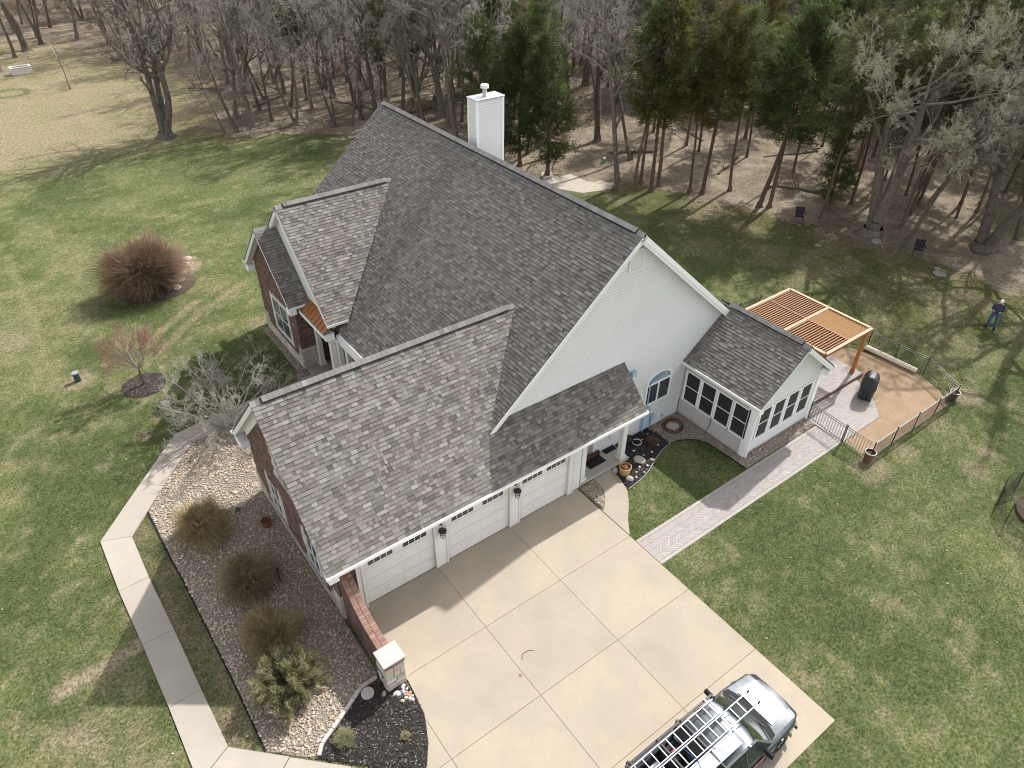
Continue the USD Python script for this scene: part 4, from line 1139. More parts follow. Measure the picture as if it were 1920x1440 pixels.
put_pieces(ew, "brick", brick_pieces((7.5, 0, 0), (0, 1, 0), (-1, 0, 0), sg.box(7.6, .1, 14.1, 3.6), 66) + brick_pieces((0, 14.14, 0), (1, 0, 0), (0, -1, 0), sg.box(5.62, .1, 7.5, 3.6), 67), "brick", 0, "more_bricks")
obj("entry_ceiling", MB().box((5.7, 8.0, 3.3), (7.5, 14.1, 3.36)), "cream_trim", house)
# hidden sides, plain
obj("rear_wall", MB().box((19.35, 1.24, 0), (19.53, 19.7, main_z(19.5) - .2)).box((6.3, 19.55, 0), (19.53, 19.72, 3.8)).add(*(lambda m: (np.c_[m.vertices[:, 0], 19.55 + m.vertices[:, 2], m.vertices[:, 1]], m.faces))(trimesh.creation.extrude_polygon(sg.Polygon([(6.3, 3.8), (13.29, 9.9), (19.53, main_z(19.5) - .2), (19.53, 3.8)]), .15, engine="earcut"))).box((5.6, 18.7, 0), (6.3, 18.9, 3.8)).box((.2, 7.2, 0), (7.5, 7.41, 2.9)), "siding", house)

# ------------------------------------------------------------------ garden wall and pillar
gwl = thing("garden_wall", "curving low brick wall running from the garage corner to the stone pillar", "wall")
prof = [(-.06, 2.42), (-.3, 2.36), (-.55, 2.2), (-.8, 1.95), (-1.05, 1.74), (-1.35, 1.58), (-1.7, 1.46), (-2.1, 1.38), (-2.56, 1.34)]
pts = [(y, 0) for y, _ in (prof[0], prof[-1])]
wp = sg.Polygon([(prof[0][0], 0)] + prof + [(prof[-1][0], 0)])
m = trimesh.creation.extrude_polygon(wp, .32, engine="earcut")
core = obj("core", (np.c_[m.vertices[:, 2] + .06, m.vertices[:, 0], m.vertices[:, 1]], m.faces), "mortar", gwl)
low = wp.intersection(sg.box(-3, .0, 0, 3)).buffer(-.06)
put_pieces(gwl, "brick", brick_pieces((.06, 0, 0), (0, 1, 0), (-1, 0, 0), low, 71) + brick_pieces((.38, 0, 0), (0, 1, 0), (1, 0, 0), low, 72), "brick", 130, "more_bricks")
pr = np.array(prof); sl = np.r_[0, np.cumsum(np.hypot(*np.diff(pr, axis=0).T))]
s = .04
capp = []
while s < sl[-1] - .02:
    p = V3(0, np.interp(s, sl, pr[:, 0]), np.interp(s, sl, pr[:, 1])); q = V3(0, np.interp(s + .02, sl, pr[:, 0]), np.interp(s + .02, sl, pr[:, 1]))
    d = (q - p) / np.linalg.norm(q - p); n = np.cross(V3(1, 0, 0), d); n = n if n[2] > 0 else -n
    for x0, x1 in ((.035, .212), (.225, .405)):
        mb = MB().bar(p + V3(x0, 0, 0) + n * .03, p + V3(x1, 0, 0) + n * .03, .066, .075 + rng.uniform(-.004, .004), n)
        capp.append((mb.v[0], np.vstack(mb.f), V3(.30, .18, .14) * rng.normal(1, .12)))
    s += .078
put_pieces(gwl, "cap_brick", capp, "brick", 100, "more_cap_bricks")
pil = thing("stone_pillar", "square stone pillar with flat pale cap at the end of the brick wall", "pillar")
px0, px1, py0, py1 = -.08, .56, -3.2, -2.6
core = obj("core", MB().box((px0 + .02, py0 + .02, 0), (px1 - .02, py1 - .02, 1.3)), "mortar", pil)
sp = []
for O, U, N, L in (((px0 + .02, 0, 0), (0, 1, 0), (-1, 0, 0), (py0, py1)), ((px1 - .02, 0, 0), (0, 1, 0), (1, 0, 0), (py0, py1)), ((0, py0 + .02, 0), (1, 0, 0), (0, -1, 0), (px0, px1)), ((0, py1 - .02, 0), (1, 0, 0), (0, 1, 0), (px0, px1))):
    sp += stone_pieces(O, U, N, sg.box(L[0], 0, L[1], 1.2), 81 + len(sp), hz=.24, lx=(.2, .42))
put_pieces(pil, "stone", sp, "stone", 200, "more_stones")
bb = []
for a in np.arange(0, .62, .075):
    for lo in ((px0 + a, py0 - .015, 1.205), (px0 + a, py1 - .09, 1.205)):
        mb = MB().box(lo, V3(*lo) + (.066, .105, .145)); bb.append((mb.v[0], np.vstack(mb.f), BR[rng.integers(6)] * 1.35 * rng.normal(1, .08)))
    for lo in ((px0 - .015, py0 + a, 1.207), (px1 - .09, py0 + a, 1.207)):
        mb = MB().box(lo, V3(*lo) + (.105, .066, .143)); bb.append((mb.v[0], np.vstack(mb.f), BR[rng.integers(6)] * 1.35 * rng.normal(1, .08)))
put_pieces(pil, "brick", bb, "brick", 60, "more_bricks")
obj("cap", MB().box((px0 - .05, py0 - .05, 1.352), (px1 + .05, py1 + .03, 1.42), bevel=.012), "cap_stone", pil)
sign = thing("plaque", "small blue oval plaque with a pale centre on the pillar's side", "plaque")
def oval(a, b, n=24):
    t = np.linspace(0, 2 * np.pi, n, endpoint=False); return sg.Polygon(np.c_[a * np.cos(t), b * np.sin(t)])
for nm, a, b_, off, mt in (("rim", .19, .12, 0, "plaque_blue"), ("face", .13, .05, .012, "plaque_white")):
    m = trimesh.creation.extrude_polygon(oval(a, b_), .03, engine="earcut")
    obj(nm, (np.c_[px0 - .018 - m.vertices[:, 2] - off, m.vertices[:, 0] - 2.87, m.vertices[:, 1] + .68], m.faces), mt, sign)
ed = thing("stone_edging", "line of pale narrow edging stones between river stones and black mulch", "edging")
EP = [(-.14, -2.56), (-.69, -2.58), (-1.41, -2.97), (-1.96, -3.26), (-2.4, -3.47), (-2.62, -3.74)]
for (ax, ay), (bx, by) in zip(EP[:-1], EP[1:]):
    n = max(1, int(round(math.hypot(bx - ax, by - ay) / .34)))
    for k in range(n):
        t0, t1 = (k + .03) / n, (k + .97) / n
        obj("stone", MB().bar((ax + (bx - ax) * t0, ay + (by - ay) * t0, .06), (ax + (bx - ax) * t1, ay + (by - ay) * t1, .06), .105, .12), "cap_stone", ed)

# ------------------------------------------------------------------ loose stones and grass
ICO = trimesh.creation.icosphere(0)
ICO1 = trimesh.creation.icosphere(1)


def blobs(centres, sizes, tones, seed, base=ICO, flat=.65):
    r = np.random.default_rng(seed)
    n, k = len(centres), len(base.vertices)
    V = base.vertices[None] * (1 + r.uniform(-.22, .22, (n, k, 1)))
    sc = np.stack([sizes * r.uniform(.8, 1.35, n), sizes * r.uniform(.7, 1.1, n), sizes * flat * r.uniform(.7, 1.1, n)], 1)
    V = V * sc[:, None]
    a = r.uniform(0, 2 * np.pi, n); c, s = np.cos(a)[:, None], np.sin(a)[:, None]
    V = np.stack([V[..., 0] * c - V[..., 1] * s, V[..., 0] * s + V[..., 1] * c, V[..., 2]], -1) + np.asarray(centres)[:, None]
    F = base.faces[None] + (np.arange(n) * k)[:, None, None]
    return V.reshape(-1, 3), F.reshape(-1, 3), np.repeat(tones, k, 0)


def scatter(poly, n, r):
    x0, y0, x1, y1 = poly.bounds
    P = np.stack([r.uniform(x0, x1, n * 4), r.uniform(y0, y1, n * 4)], 1)
    return P[shapely.contains_xy(poly, P[:, 0], P[:, 1])][:n]


def pebbles(poly, n, seed, label, big=.055, pal="tan"):
    r = np.random.default_rng(seed)
    P = scatter(poly, n, r)
    cols = np.array([(.46, .41, .34), (.40, .33, .26), (.52, .48, .42), (.30, .25, .205), (.43, .34, .25), (.35, .34, .32), (.58, .55, .50)]) * (V3(1.16, 1.07, .98) if pal == "tan" else V3(.80, .76, .72))
    t = cols[r.choice(7, len(P), p=[.22, .17, .15, .16, .12, .10, .08])] * r.normal(1, .1, (len(P), 1))
    s = big * np.exp(r.normal(-.35, .3, len(P)))
    v, f, t = blobs(np.c_[P, .008 + s * .35 + r.uniform(0, .012, len(P))], s, np.clip(t, .02, .8), seed + 1)
    obj("river_stones", (v, f), "pebble", smooth=True, tone=t, kind="stuff", label=label)


pebbles(BED_MAIN.buffer(-.03), 22000, 100, "rounded river stones covering the bed along the garage", .038)
pebbles(BED_SUN.buffer(-.03), 5600, 102, "rounded river stones around the sunroom", .04, "grey")
pebbles(BED_TRI.buffer(-.03), 420, 104, "river stones in the small triangle by the third garage door", .05, "grey")
pebbles(BED_WING.buffer(-.03), 900, 106, "small grey stones along the front brick wing", .045, "grey")


def chips(poly, n, seed, label):
    r = np.random.default_rng(seed)
    P = scatter(poly, n, r); n = len(P)
    a, L, w, tilt = r.uniform(0, 6.3, n), r.uniform(.03, .09, n), r.uniform(.006, .016, n), r.uniform(-.3, .3, n)
    d = np.stack([np.cos(a) * np.cos(tilt), np.sin(a) * np.cos(tilt), np.sin(tilt)], 1)
    s = np.stack([-np.sin(a), np.cos(a), 0 * a], 1)
    dd = shapely.distance(shapely.points(P), poly.exterior)
    c = np.c_[P, .03 + np.clip(dd, 0, .3) * .12 + .012 + r.uniform(0, .01, n)]
    v = np.stack([c - d * L[:, None] / 2 - s * w[:, None], c + d * L[:, None] / 2 - s * w[:, None], c + d * L[:, None] / 2 + s * w[:, None], c - d * L[:, None] / 2 + s * w[:, None]], 1)
    f = np.array([[0, 1, 2], [0, 2, 3]])[None] + (np.arange(n) * 4)[:, None, None]
    t = np.repeat(np.where(r.random((n, 1)) < .12, [[.22, .19, .16]], [[.045, .038, .034]]) * r.uniform(.6, 1.4, (n, 1)), 4, 0)
    obj("mulch_chips", (v.reshape(-1, 3), f.reshape(-1, 3)), "mulch_chip", tone=t, kind="stuff", label=label)


chips(MULCH_FRONT, 3600, 110, "black bark chips in the bed beside the driveway")
chips(MULCH_PORCH, 2200, 112, "black bark chips in the side porch bed")
chips(MULCH_TREE, 1500, 114, "dark bark chips around the small tree")

# grass blades
HARD = shapely.union_all([DRIVE.buffer(.03), sg.Polygon(OUT + INN[::-1]).buffer(.02), sg.Polygon([(-5.63, -2.45), (-4.62, -1.92), (-.5, -5.9), (-1.5, -6.8)]), BED_MAIN, MULCH_FRONT, BED_WING, BED_TRI, MULCH_PORCH, BED_SUN, MULCH_TREE.buffer(-.05), WALK.buffer(.02), PATIO, TER, SIDE_WALK, DIRT.buffer(-.15),
                          sg.box(0, 0, 10.4, 7.4), sg.box(10.4, 0, 13.3, 1.1), sg.box(4.77, 7.4, 19.5, 19.8), sg.box(10, 1, 19.5, 10), sg.box(17.3, -2.75, 21.8, 1.1), sg.box(4.3, 7.9, 8, 14.2)])
r = np.random.default_rng(120)
N = 210000
gx_, gy_ = r.uniform(-16, 42, N), r.uniform(-14, 48, N)
dist = np.hypot(gx_ - EYE[0], gy_ - EYE[1])
ok = (r.random(N) < np.clip(1.15 - dist / 75, .25, 1)) & seen(gx_, gy_) & ~shapely.contains_xy(HARD, gx_, gy_) & (edge_dist(gx_, gy_) < .5)
gx_, gy_ = gx_[ok], gy_[ok]
tint = lawn_tint(gx_, gy_)
lush = ss(tint[:, 1] - tint[:, 0], -.02, .05)
k = 5
n = len(gx_)
a = r.uniform(0, 6.3, (n, k)); rad = r.uniform(0, .10, (n, k)); hgt = r.uniform(.022, .06, (n, k)) * (.55 + .6 * lush[:, None]); lean = r.uniform(.02, .075, (n, k)); b2 = a + r.normal(0, 1.0, (n, k)); w = r.uniform(.005, .011, (n, k))
bx, by = gx_[:, None] + rad * np.cos(a), gy_[:, None] + rad * np.sin(a)
v = np.stack([np.stack([bx - w * np.sin(b2), by + w * np.cos(b2), 0 * bx - .004], -1), np.stack([bx + w * np.sin(b2), by - w * np.cos(b2), 0 * bx - .004], -1), np.stack([bx + lean * np.cos(b2), by + lean * np.sin(b2), hgt], -1)], 2)
t = np.repeat((tint[:, None] * r.uniform(.7, 1.45, (n, k, 1)) * np.where(r.random((n, k, 1)) < .16, [[[1.7, 1.45, 1.6]]], [[[1, 1, 1]]])).reshape(-1, 3), 3, 0)
obj("grass", (v.reshape(-1, 3), np.arange(n * k * 3).reshape(-1, 3)), "grass_blade", tone=np.clip(t, .01, .6), kind="stuff", label="short lawn grass with paler dry blades")

# fallen leaves, thick under the trees and thinning out over the grass
N = 150000
lx_, ly_ = r.uniform(4, 75, N), r.uniform(-14, 84, N)
e = edge_dist(lx_, ly_)
dist = np.hypot(lx_ - EYE[0], ly_ - EYE[1])
ok = seen(lx_, ly_) & (r.random(N) < np.where(e > 0, np.clip(1.5 - dist / 90, .2, 1), .35 * np.exp(np.minimum(e, 0) / 1.7))) & ~PAD.buffer(0).contains(sg.Point(0, 0)) & (shapely.contains_xy(PAD, lx_, ly_) <= (r.random(N) < .12)) & ~shapely.contains_xy(HARD, lx_, ly_)
lx_, ly_, e = lx_[ok], ly_[ok], e[ok]; n = len(lx_)
a, s, tl = r.uniform(0, 6.3, n), r.uniform(.035, .085, n), r.uniform(-.5, .5, (n, 2))
c, sn = np.cos(a) * s, np.sin(a) * s
z = .03 + .12 * ss(e, .5, 6) * .5 + r.uniform(0, .05, n)
v = np.stack([np.stack([lx_ - c, ly_ - sn, z - tl[:, 0] * s], -1), np.stack([lx_ + sn * .6, ly_ - c * .6, z + tl[:, 1] * s * .6], -1), np.stack([lx_ + c, ly_ + sn, z + tl[:, 0] * s], -1), np.stack([lx_ - sn * .6, ly_ + c * .6, z - tl[:, 1] * s * .6], -1)], 1)
f = np.array([[0, 1, 2], [0, 2, 3]])[None] + (np.arange(n) * 4)[:, None, None]
cols = np.array([(.36, .26, .165), (.27, .18, .115), (.44, .35, .25), (.20, .135, .09), (.33, .20, .12)])
t = np.repeat(cols[r.integers(0, 5, n)] * r.uniform(.8, 1.2, (n, 1)), 4, 0)
obj("fallen_leaves", (v.reshape(-1, 3), f.reshape(-1, 3)), "fallen_leaf", tone=t, kind="stuff", label="dry brown leaves lying under the trees")

# ------------------------------------------------------------------ trees
UPV = V3(0, 0, 1)


class Tree:
    """Grows limbs as tapered tubes: thick ones for the trunk, thin ones for the twigs."""
    def __init__(s, seed): s.r = np.random.default_rng(seed); s.big, s.small, s.tips = [], [], []
    def limb(s, p, d, L, r0, r1, nseg, wob, lift, store, keep=None):
        P = [p]; d = d / np.linalg.norm(d)
        for i in range(nseg):
            d = d + s.r.normal(0, wob, 3) + UPV * lift; d /= np.linalg.norm(d)
            q = P[-1] + d * L / nseg
            a, b = r0 + (r1 - r0) * i / nseg, r0 + (r1 - r0) * (i + 1) / nseg
            store.append((P[-1], q, a, b)); P.append(q)
        return np.array(P), d
    def branch(s, p, d, L, r, level, spec):
        cfg = spec[level]
        store = s.big if r > .022 else s.small
        P, dd = s.limb(p, d, L, r, max(r * cfg.get("end", .35), spec[-1].get("min", .006)), cfg["seg"], cfg["wob"], cfg["lift"], store)
        if level + 1 >= len(spec):
            s.tips.append(P[-1]); return
        nx = spec[level + 1]
        for k in range(int(s.r.poisson(cfg["kids"] - 1) + 1 if cfg["kids"] < 8 else cfg["kids"])):
            t = s.r.uniform(cfg.get("from", .25), 1.0) ** cfg.get("pow", .8)
            i = min(int(t * (len(P) - 1)), len(P) - 2); u = t * (len(P) - 1) - i
            q = P[i] * (1 - u) + P[i + 1] * u
            ax = P[i + 1] - P[i]; ax /= np.linalg.norm(ax)
            az = s.r.uniform(0, 2 * np.pi); pr_ = np.cross(ax, V3(math.cos(az), math.sin(az), .3)); pr_ /= np.linalg.norm(pr_) + 1e-9
            an = math.radians(s.r.normal(nx["ang"], 9))
            s.branch(q, ax * math.cos(an) + pr_ * math.sin(an), L * nx["len"] * s.r.uniform(.6, 1.15) * (1.1 - .55 * t), r * (1 - .55 * t) * nx["rad"], level + 1, spec)
    def meshes(s, nb=6, ns=3):
        out = []
        for st, n in ((s.big, nb), (s.small, ns)):
            if not st:
                out.append((np.zeros((0, 3)), np.zeros((0, 3), int))); continue
            out.append(frusta(np.array([a[0] for a in st]), np.array([a[1] for a in st]), np.array([a[2] for a in st]), np.array([a[3] for a in st]), n))
        return out


def flare(r, h=.5):
    """Root flare of a trunk."""
    mb = MB(); an = np.linspace(0, 2 * np.pi, 13)[:-1]
    zs = [-.15, 0, .08, .2, h]
    k = [1.9, 1.7, 1.4, 1.18, 1.0]
    v = np.array([[r * q * (1 + .14 * math.sin(3 * t + 1) * (q - 1) * 2) * math.cos(t), r * q * (1 + .14 * math.sin(3 * t + 1) * (q - 1) * 2) * math.sin(t), z] for z, q in zip(zs, k) for t in an])
    f = [[i * 12 + j, i * 12 + (j + 1) % 12, (i + 1) * 12 + (j + 1) % 12, (i + 1) * 12 + j] for i in range(4) for j in range(12)]
    return v, np.array(f)


# class prims: each kind of tree is built once and referenced by every single tree of that kind
UsdGeom.Scope.Define(stage, "/World/Kinds") if False else stage.CreateClassPrim("/World/kinds")
TWIG = [dict(seg=12, wob=.075, lift=.025, kids=17, end=.16, **{"from": .2}), dict(seg=7, wob=.19, lift=.05, kids=7, ang=50, len=.42, rad=.46), dict(seg=5, wob=.25, lift=.04, kids=6, ang=46, len=.46, rad=.52), dict(seg=3, wob=.26, lift=.02, kids=4, ang=44, len=.52, rad=.62), dict(seg=2, wob=.24, lift=.0, ang=40, len=.58, rad=.75, min=.0075)]
OAK = [dict(seg=8, wob=.08, lift=.0, kids=8, end=.35, **{"from": .22}), dict(seg=8, wob=.18, lift=.05, kids=8, ang=52, len=.78, rad=.56), dict(seg=6, wob=.22, lift=.03, kids=6, ang=48, len=.50, rad=.52), dict(seg=4, wob=.25, lift=.02, kids=5, ang=44, len=.50, rad=.55), dict(seg=2, wob=.25, lift=.0, kids=3, ang=42, len=.52, rad=.62), dict(seg=1, wob=.2, lift=.0, ang=38, len=.6, rad=.75, min=.0075)]

LIMB = [dict(seg=9, wob=.09, lift=.01, kids=8, end=.3, **{"from": .25}), dict(seg=7, wob=.18, lift=.05, kids=6, ang=48, len=.55, rad=.5), dict(seg=5, wob=.22, lift=.03, kids=5, ang=46, len=.5, rad=.52), dict(seg=3, wob=.25, lift=.02, kids=4, ang=44, len=.5, rad=.58), dict(seg=2, wob=.25, lift=.0, ang=40, len=.55, rad=.7, min=.008)]
BUD = [dict(seg=8, wob=.10, lift=-.01, kids=9, end=.35, **{"from": .2}), dict(seg=8, wob=.17, lift=.03, kids=9, ang=56, len=.85, rad=.5), dict(seg=6, wob=.2, lift=.02, kids=7, ang=44, len=.46, rad=.5), dict(seg=4, wob=.22, lift=.02, kids=6, ang=42, len=.46, rad=.55), dict(seg=2, wob=.22, lift=.0, kids=4, ang=38, len=.5, rad=.66), dict(seg=1, wob=.2, lift=.0, ang=34, len=.6, rad=.8, min=.0075)]


def bare_kind(name, seed, H, r0, spec, buds=None, twig="twig", lean=0.0, fork=0):
    c = stage.DefinePrim(f"/World/kinds/{name}", "Xform")
    T = Tree(seed)
    if fork:
        for k in range(fork):
            a = 2 * np.pi * k / fork + .5
            T.branch(V3(.3 * r0 * math.cos(a), .3 * r0 * math.sin(a), -.1), V3(math.cos(a) * .16, math.sin(a) * .16, 1), H * T.r.uniform(.85, 1), r0 * .72, 0, spec)
    else:
        T.branch(V3(0, 0, -.1), V3(lean, .02, 1), H, r0, 0, spec)
    (bv, bf), (sv, sf) = T.meshes()
    fv, ff = flare(r0 * (1.25 if fork else 1))
    mb = MB().add(bv, bf).add(fv, ff)
    obj("trunk", mb, "bark", str(c.GetPath()), True)
    obj("crown", (sv, sf), twig, str(c.GetPath()))
    if buds is not None:
        r = T.r; tips = np.array(T.tips); tips = tips[::2]; n = len(tips)
        P = tips + r.normal(0, .05, (n, 3)); s = r.uniform(.014, .03, n)
        a = r.normal(0, 1, (n, 3)); a /= np.linalg.norm(a, axis=1, keepdims=True); b_ = np.cross(a, r.normal(0, 1, (n, 3))); b_ /= np.linalg.norm(b_, axis=1, keepdims=True)
        v = np.stack([P - a * s[:, None], P + b_ * s[:, None], P + a * s[:, None]], 1).reshape(-1, 3)
        obj("buds", (v, np.arange(3 * n).reshape(-1, 3)), "leaf", str(c.GetPath()), tone=np.repeat(np.asarray(buds) * r.uniform(.7, 1.3, (n, 1)), 3, 0))
    return c


def cedar_kind(name, seed, H, r0, R, base, tone, nb=95, dens=1.0, spread=1.0):
    """Evergreen: trunk, drooping boughs and many small leafy sprays."""
    c = stage.DefinePrim(f"/World/kinds/{name}", "Xform")
    r = np.random.default_rng(seed)
    T = Tree(seed)
    P, _ = T.limb(V3(0, 0, -.1), V3(r.normal(0, .03), r.normal(0, .03), 1), H, r0, .02, 12, .025, .02, T.big)
    cs, ds, sz_, sh = [], [], [], []
    for k in range(nb):
        t = base + (1 - base) * (k + r.random()) / nb
        q = P[0] + (P[-1] - P[0]) * t; i = t * 12; i0 = min(int(i), 11); q = P[i0] * (1 - i + i0) + P[i0 + 1] * (i - i0)
        u = (t - base) / (1 - base)
        prof_ = (.30 + .85 * min(u / .18, 1)) * (1 - u) ** .62 * (.8 + .45 * r.random())
        L = R * prof_ + .15
        a = r.uniform(0, 6.3); d = V3(math.cos(a), math.sin(a), .35 - .2 * (1 - u) + .5 * u)
        B, _ = T.limb(q, d, L, .028 * (1 - u) + .012, .006, 4, .1, -.03 + .08 * u, T.small)
        m = max(4, int(dens * 26 * L / 1.6))
        tt = r.uniform(.12, 1.05, m) ** .7 * 4
        ii = np.minimum(tt.astype(int), 3); fr = (tt - ii)[:, None]
        C = B[ii] * (1 - fr) + B[ii + 1] * fr
        C = C + r.normal(0, .16 * spread, (m, 3)) * (.6 + .5 * (tt / 4)[:, None])
        cs.append(C); dv = C - q; ds.append(dv / (np.linalg.norm(dv, axis=1, keepdims=True) + .1) + r.normal(0, .45, (m, 3))); sz_.append(r.uniform(.13, .30, m)); sh.append(np.full(m, r.normal(1, .16)))
    C, D, S, B_ = np.vstack(cs), np.vstack(ds), np.concatenate(sz_), np.concatenate(sh)
    D /= np.linalg.norm(D, axis=1, keepdims=True)
    out_v, out_t = [], []
    for q in range(5):
        side = np.cross(D, r.normal(0, 1, D.shape)); side /= np.linalg.norm(side, axis=1, keepdims=True) + 1e-9
        d2 = D + side * r.uniform(-.8, .8, (len(D), 1)); d2 /= np.linalg.norm(d2, axis=1, keepdims=True)
        o = C + r.normal(0, .09, C.shape); w = S * .16
        out_v.append(np.stack([o - side * w[:, None], o + side * w[:, None], o + d2 * (S * r.uniform(.8, 1.5, len(S)))[:, None] - UPV * .03], 1).reshape(-1, 3))
        out_t.append(np.repeat(np.asarray(tone) * (B_ * r.normal(1, .18, len(B_)))[:, None] * np.where(r.random((len(B_), 1)) < .15, [[1.5, 1.15, .8]], [[1, 1, 1]]), 3, 0))
    v = np.vstack(out_v)
    (bv, bf), (sv, sf) = T.meshes()
    mb = MB().add(bv, bf).add(*flare(r0, .35)); mb.add(sv, sf)
    obj("trunk", mb, "cedar_bark", str(c.GetPath()), True)
    obj("crown", (v, np.arange(len(v)).reshape(-1, 3)), "needles", str(c.GetPath()), tone=np.clip(np.vstack(out_t), .004, .4))
    return c


for k, (H, r0, ln, fk) in enumerate(((13, .19, .08, 0), (14, .22, -.1, 0), (12, .16, .18, 0), (12.5, .21, 0, 2), (14.5, .25, .05, 0), (11, .13, -.2, 0))):
    bare_kind(f"tall_tree_{k}", 200 + k, H, r0, TWIG, lean=ln, fork=fk)
bare_kind("spreading_tree", 221, 11, .42, OAK)
bare_kind("forked_tree", 223, 11.5, .40, LIMB, fork=3)
bare_kind("budding_tree", 227, 10.0, .46, BUD, buds=(.31, .285, .15), twig="olive_twig", fork=2)
bare_kind("sapling", 229, 5, .06, [dict(seg=8, wob=.06, lift=.03, kids=9, end=.2, **{"from": .35}), dict(seg=4, wob=.14, lift=.08, kids=5, ang=42, len=.38, rad=.5), dict(seg=3, wob=.2, lift=.05, kids=4, ang=40, len=.5, rad=.6), dict(seg=2, wob=.2, lift=0, ang=36, len=.5, rad=.7, min=.006)])
DG = (.070, .088, .036)
cedar_kind("cedar_tall_0", 240, 13.5, .16, 2.9, .38, DG, 105, .9)
cedar_kind("cedar_tall_1", 241, 12.5, .14, 2.6, .44, (.076, .094, .038), 95, .9)
cedar_kind("cedar_tall_2", 242, 14.5, .18, 3.1, .36, (.074, .100, .038), 115, .9)
cedar_kind("cedar_thin", 243, 12, .12, 1.3, .5, (.080, .088, .04), 62, .8)
cedar_kind("cedar_full", 244, 10.5, .17, 2.4, .12, DG, 120)
cedar_kind("cedar_gold", 245, 13, .16, 2.1, .38, (.112, .106, .036), 100)
cedar_kind("cedar_pole", 246, 12.5, .13, 1.5, .64, (.074, .080, .04), 45, .9)


def plant(kind, name, x, y, label, cat="tree", grp=None, s=1.0, rz=0.0, tilt=None, sz=None):
    o = UsdGeom.Xform.Define(stage, path_for(None, name))
    place(o, (x, y, 0), rz, (s, s, s * (sz or 1.0)), tilt)
    o.GetPrim().GetReferences().AddInternalReference(f"/World/kinds/{kind}")
    o.GetPrim().SetInstanceable(True)
    return tag(o, label, cat, grp)


taken = []
def P_(kind, name, x, y, label, s=1.0, rz=0, grp=None, tilt=None, sz=None):
    taken.append((x, y)); plant(kind, name, x, y, label, "tree", grp, s, rz, tilt, sz)


# the trees one can tell apart at the edge of the woods
P_("forked_tree", "bare_tree", 9.0, 53.3, "large bare tree with forked trunk standing alone on the left lawn edge", 1.12, 20)
P_("sapling", "young_tree", 5.2, 74.3, "slim young tree standing alone in the straw brown meadow", 1.05)
P_("spreading_tree", "bare_tree", .2, 86.2, "bare tree cut by the left picture border beside the stone trough", 1.0, 50)
P_("tall_tree_1", "bare_tree", 2.6, 92.2, "slender bare tree behind the stone trough, nearest to the left border", .9, 10)
P_("spreading_tree", "bare_tree", 4.2, 95.2, "bare broad tree in the far left corner with a dark trunk", 1.0, 100)
P_("tall_tree_3", "bare_tree", 6.3, 98.0, "twin trunked bare tree in the far left corner of the meadow", 1.05, 200)
P_("tall_tree_5", "bare_tree", 13.4, 50.9, "thin leaning bare tree just right of the large forked tree", .75, 30)
P_("tall_tree_2", "bare_tree", 14.5, 51.2, "bare tree with a pale cut scar near its foot", .95, 140)
P_("tall_tree_4", "bare_tree", 16.0, 51.4, "stout dark bare trunk beside the low line of rocks", 1.0, 80)
P_("tall_tree_0", "bare_tree", 18.2, 52.4, "straight thin bare tree left of the double trunk near the roof", .8, 230)
P_("tall_tree_3", "bare_tree", 19.6, 50.2, "bare double trunk tree standing at the lawn edge behind the front gable", 1.0, 300)
P_("tall_tree_3", "bare_tree", 22.2, 47.8, "bare double trunk tree closest to the top of the long roof ridge", .95, 45)
P_("tall_tree_5", "bare_tree", 23.6, 47.0, "thin bare tree beside the double trunk near the ridge top", .95, 190)
P_("tall_tree_1", "bare_tree", 25.2, 48.2, "straight grey bare trunk behind the upper end of the roof ridge", .95, 250)
P_("tall_tree_4", "bare_tree", 30.6, 41.5, "stout bare trunk seen just left of the chimney", 1.0, 10)
P_("spreading_tree", "bare_tree", 35.2, 28.6, "broad dark bare trunk beyond the pale gravel pad", 1.25, 60) if False else P_("tall_tree_4", "bare_tree", 39.3, 31.0, "broad dark bare trunk beyond the pale gravel pad", 1.15, 60)
P_("cedar_full", "cedar_tree", 30.2, 30.2, "bushy dark cedar right beside the chimney", 1.0, 0)
P_("cedar_full", "cedar_tree", 30.9, 27.5, "dense low branched cedar at the left edge of the gravel pad", .98, 120)
P_("cedar_tall_2", "cedar_tree", 32.3, 32.0, "tall dark cedar behind the bushy pair near the chimney", .86, 60)
P_("cedar_tall_0", "cedar_tree", 28.6, 33.0, "dark cedar rising behind the chimney cap", .80, 200)
P_("tall_tree_4", "bare_tree", 33.7, 22.5, "thick straight grey trunk at the right edge of the gravel pad", .95, 150)
P_("sapling", "young_tree", 33.3, 22.3, "twisted thin sapling against the grey trunk by the gravel pad", 1.0, 70)
P_("cedar_pole", "cedar_tree", 34.4, 21.4, "brown cedar trunk first to the right of the grey trunk by the pad", 1.0, 0)
P_("cedar_tall_1", "cedar_tree", 35.7, 22.0, "dark cedar trunk second to the right of the gravel pad", 1.0, 90)
P_("cedar_gold", "cedar_tree", 35.2, 20.4, "cedar with yellowish crown at the lawn corner right of the pad", 1.0, 30)
P_("cedar_tall_0", "cedar_tree", 36.4, 20.8, "cedar leaning slightly right beside the yellowish crowned one", 1.0, 170)
P_("cedar_thin", "cedar_tree", 37.5, 18.6, "thin cedar pole left of the slim pair above the pergola", 1.0, 0)
P_("cedar_gold", "cedar_tree", 38.0, 17.8, "slim reddish cedar trunk with olive crown above the pergola", 1.0, 220)
P_("cedar_tall_1", "cedar_tree", 40.2, 17.0, "dark straight cedar between the slim pair and the double cedar", 1.0, 10)
P_("cedar_tall_2", "cedar_tree", 39.6, 13.8, "front trunk of the double cedar behind the pergola", 1.0, 45)
P_("cedar_tall_0", "cedar_tree", 40.1, 13.3, "rear trunk of the double cedar behind the pergola", .95, 260)
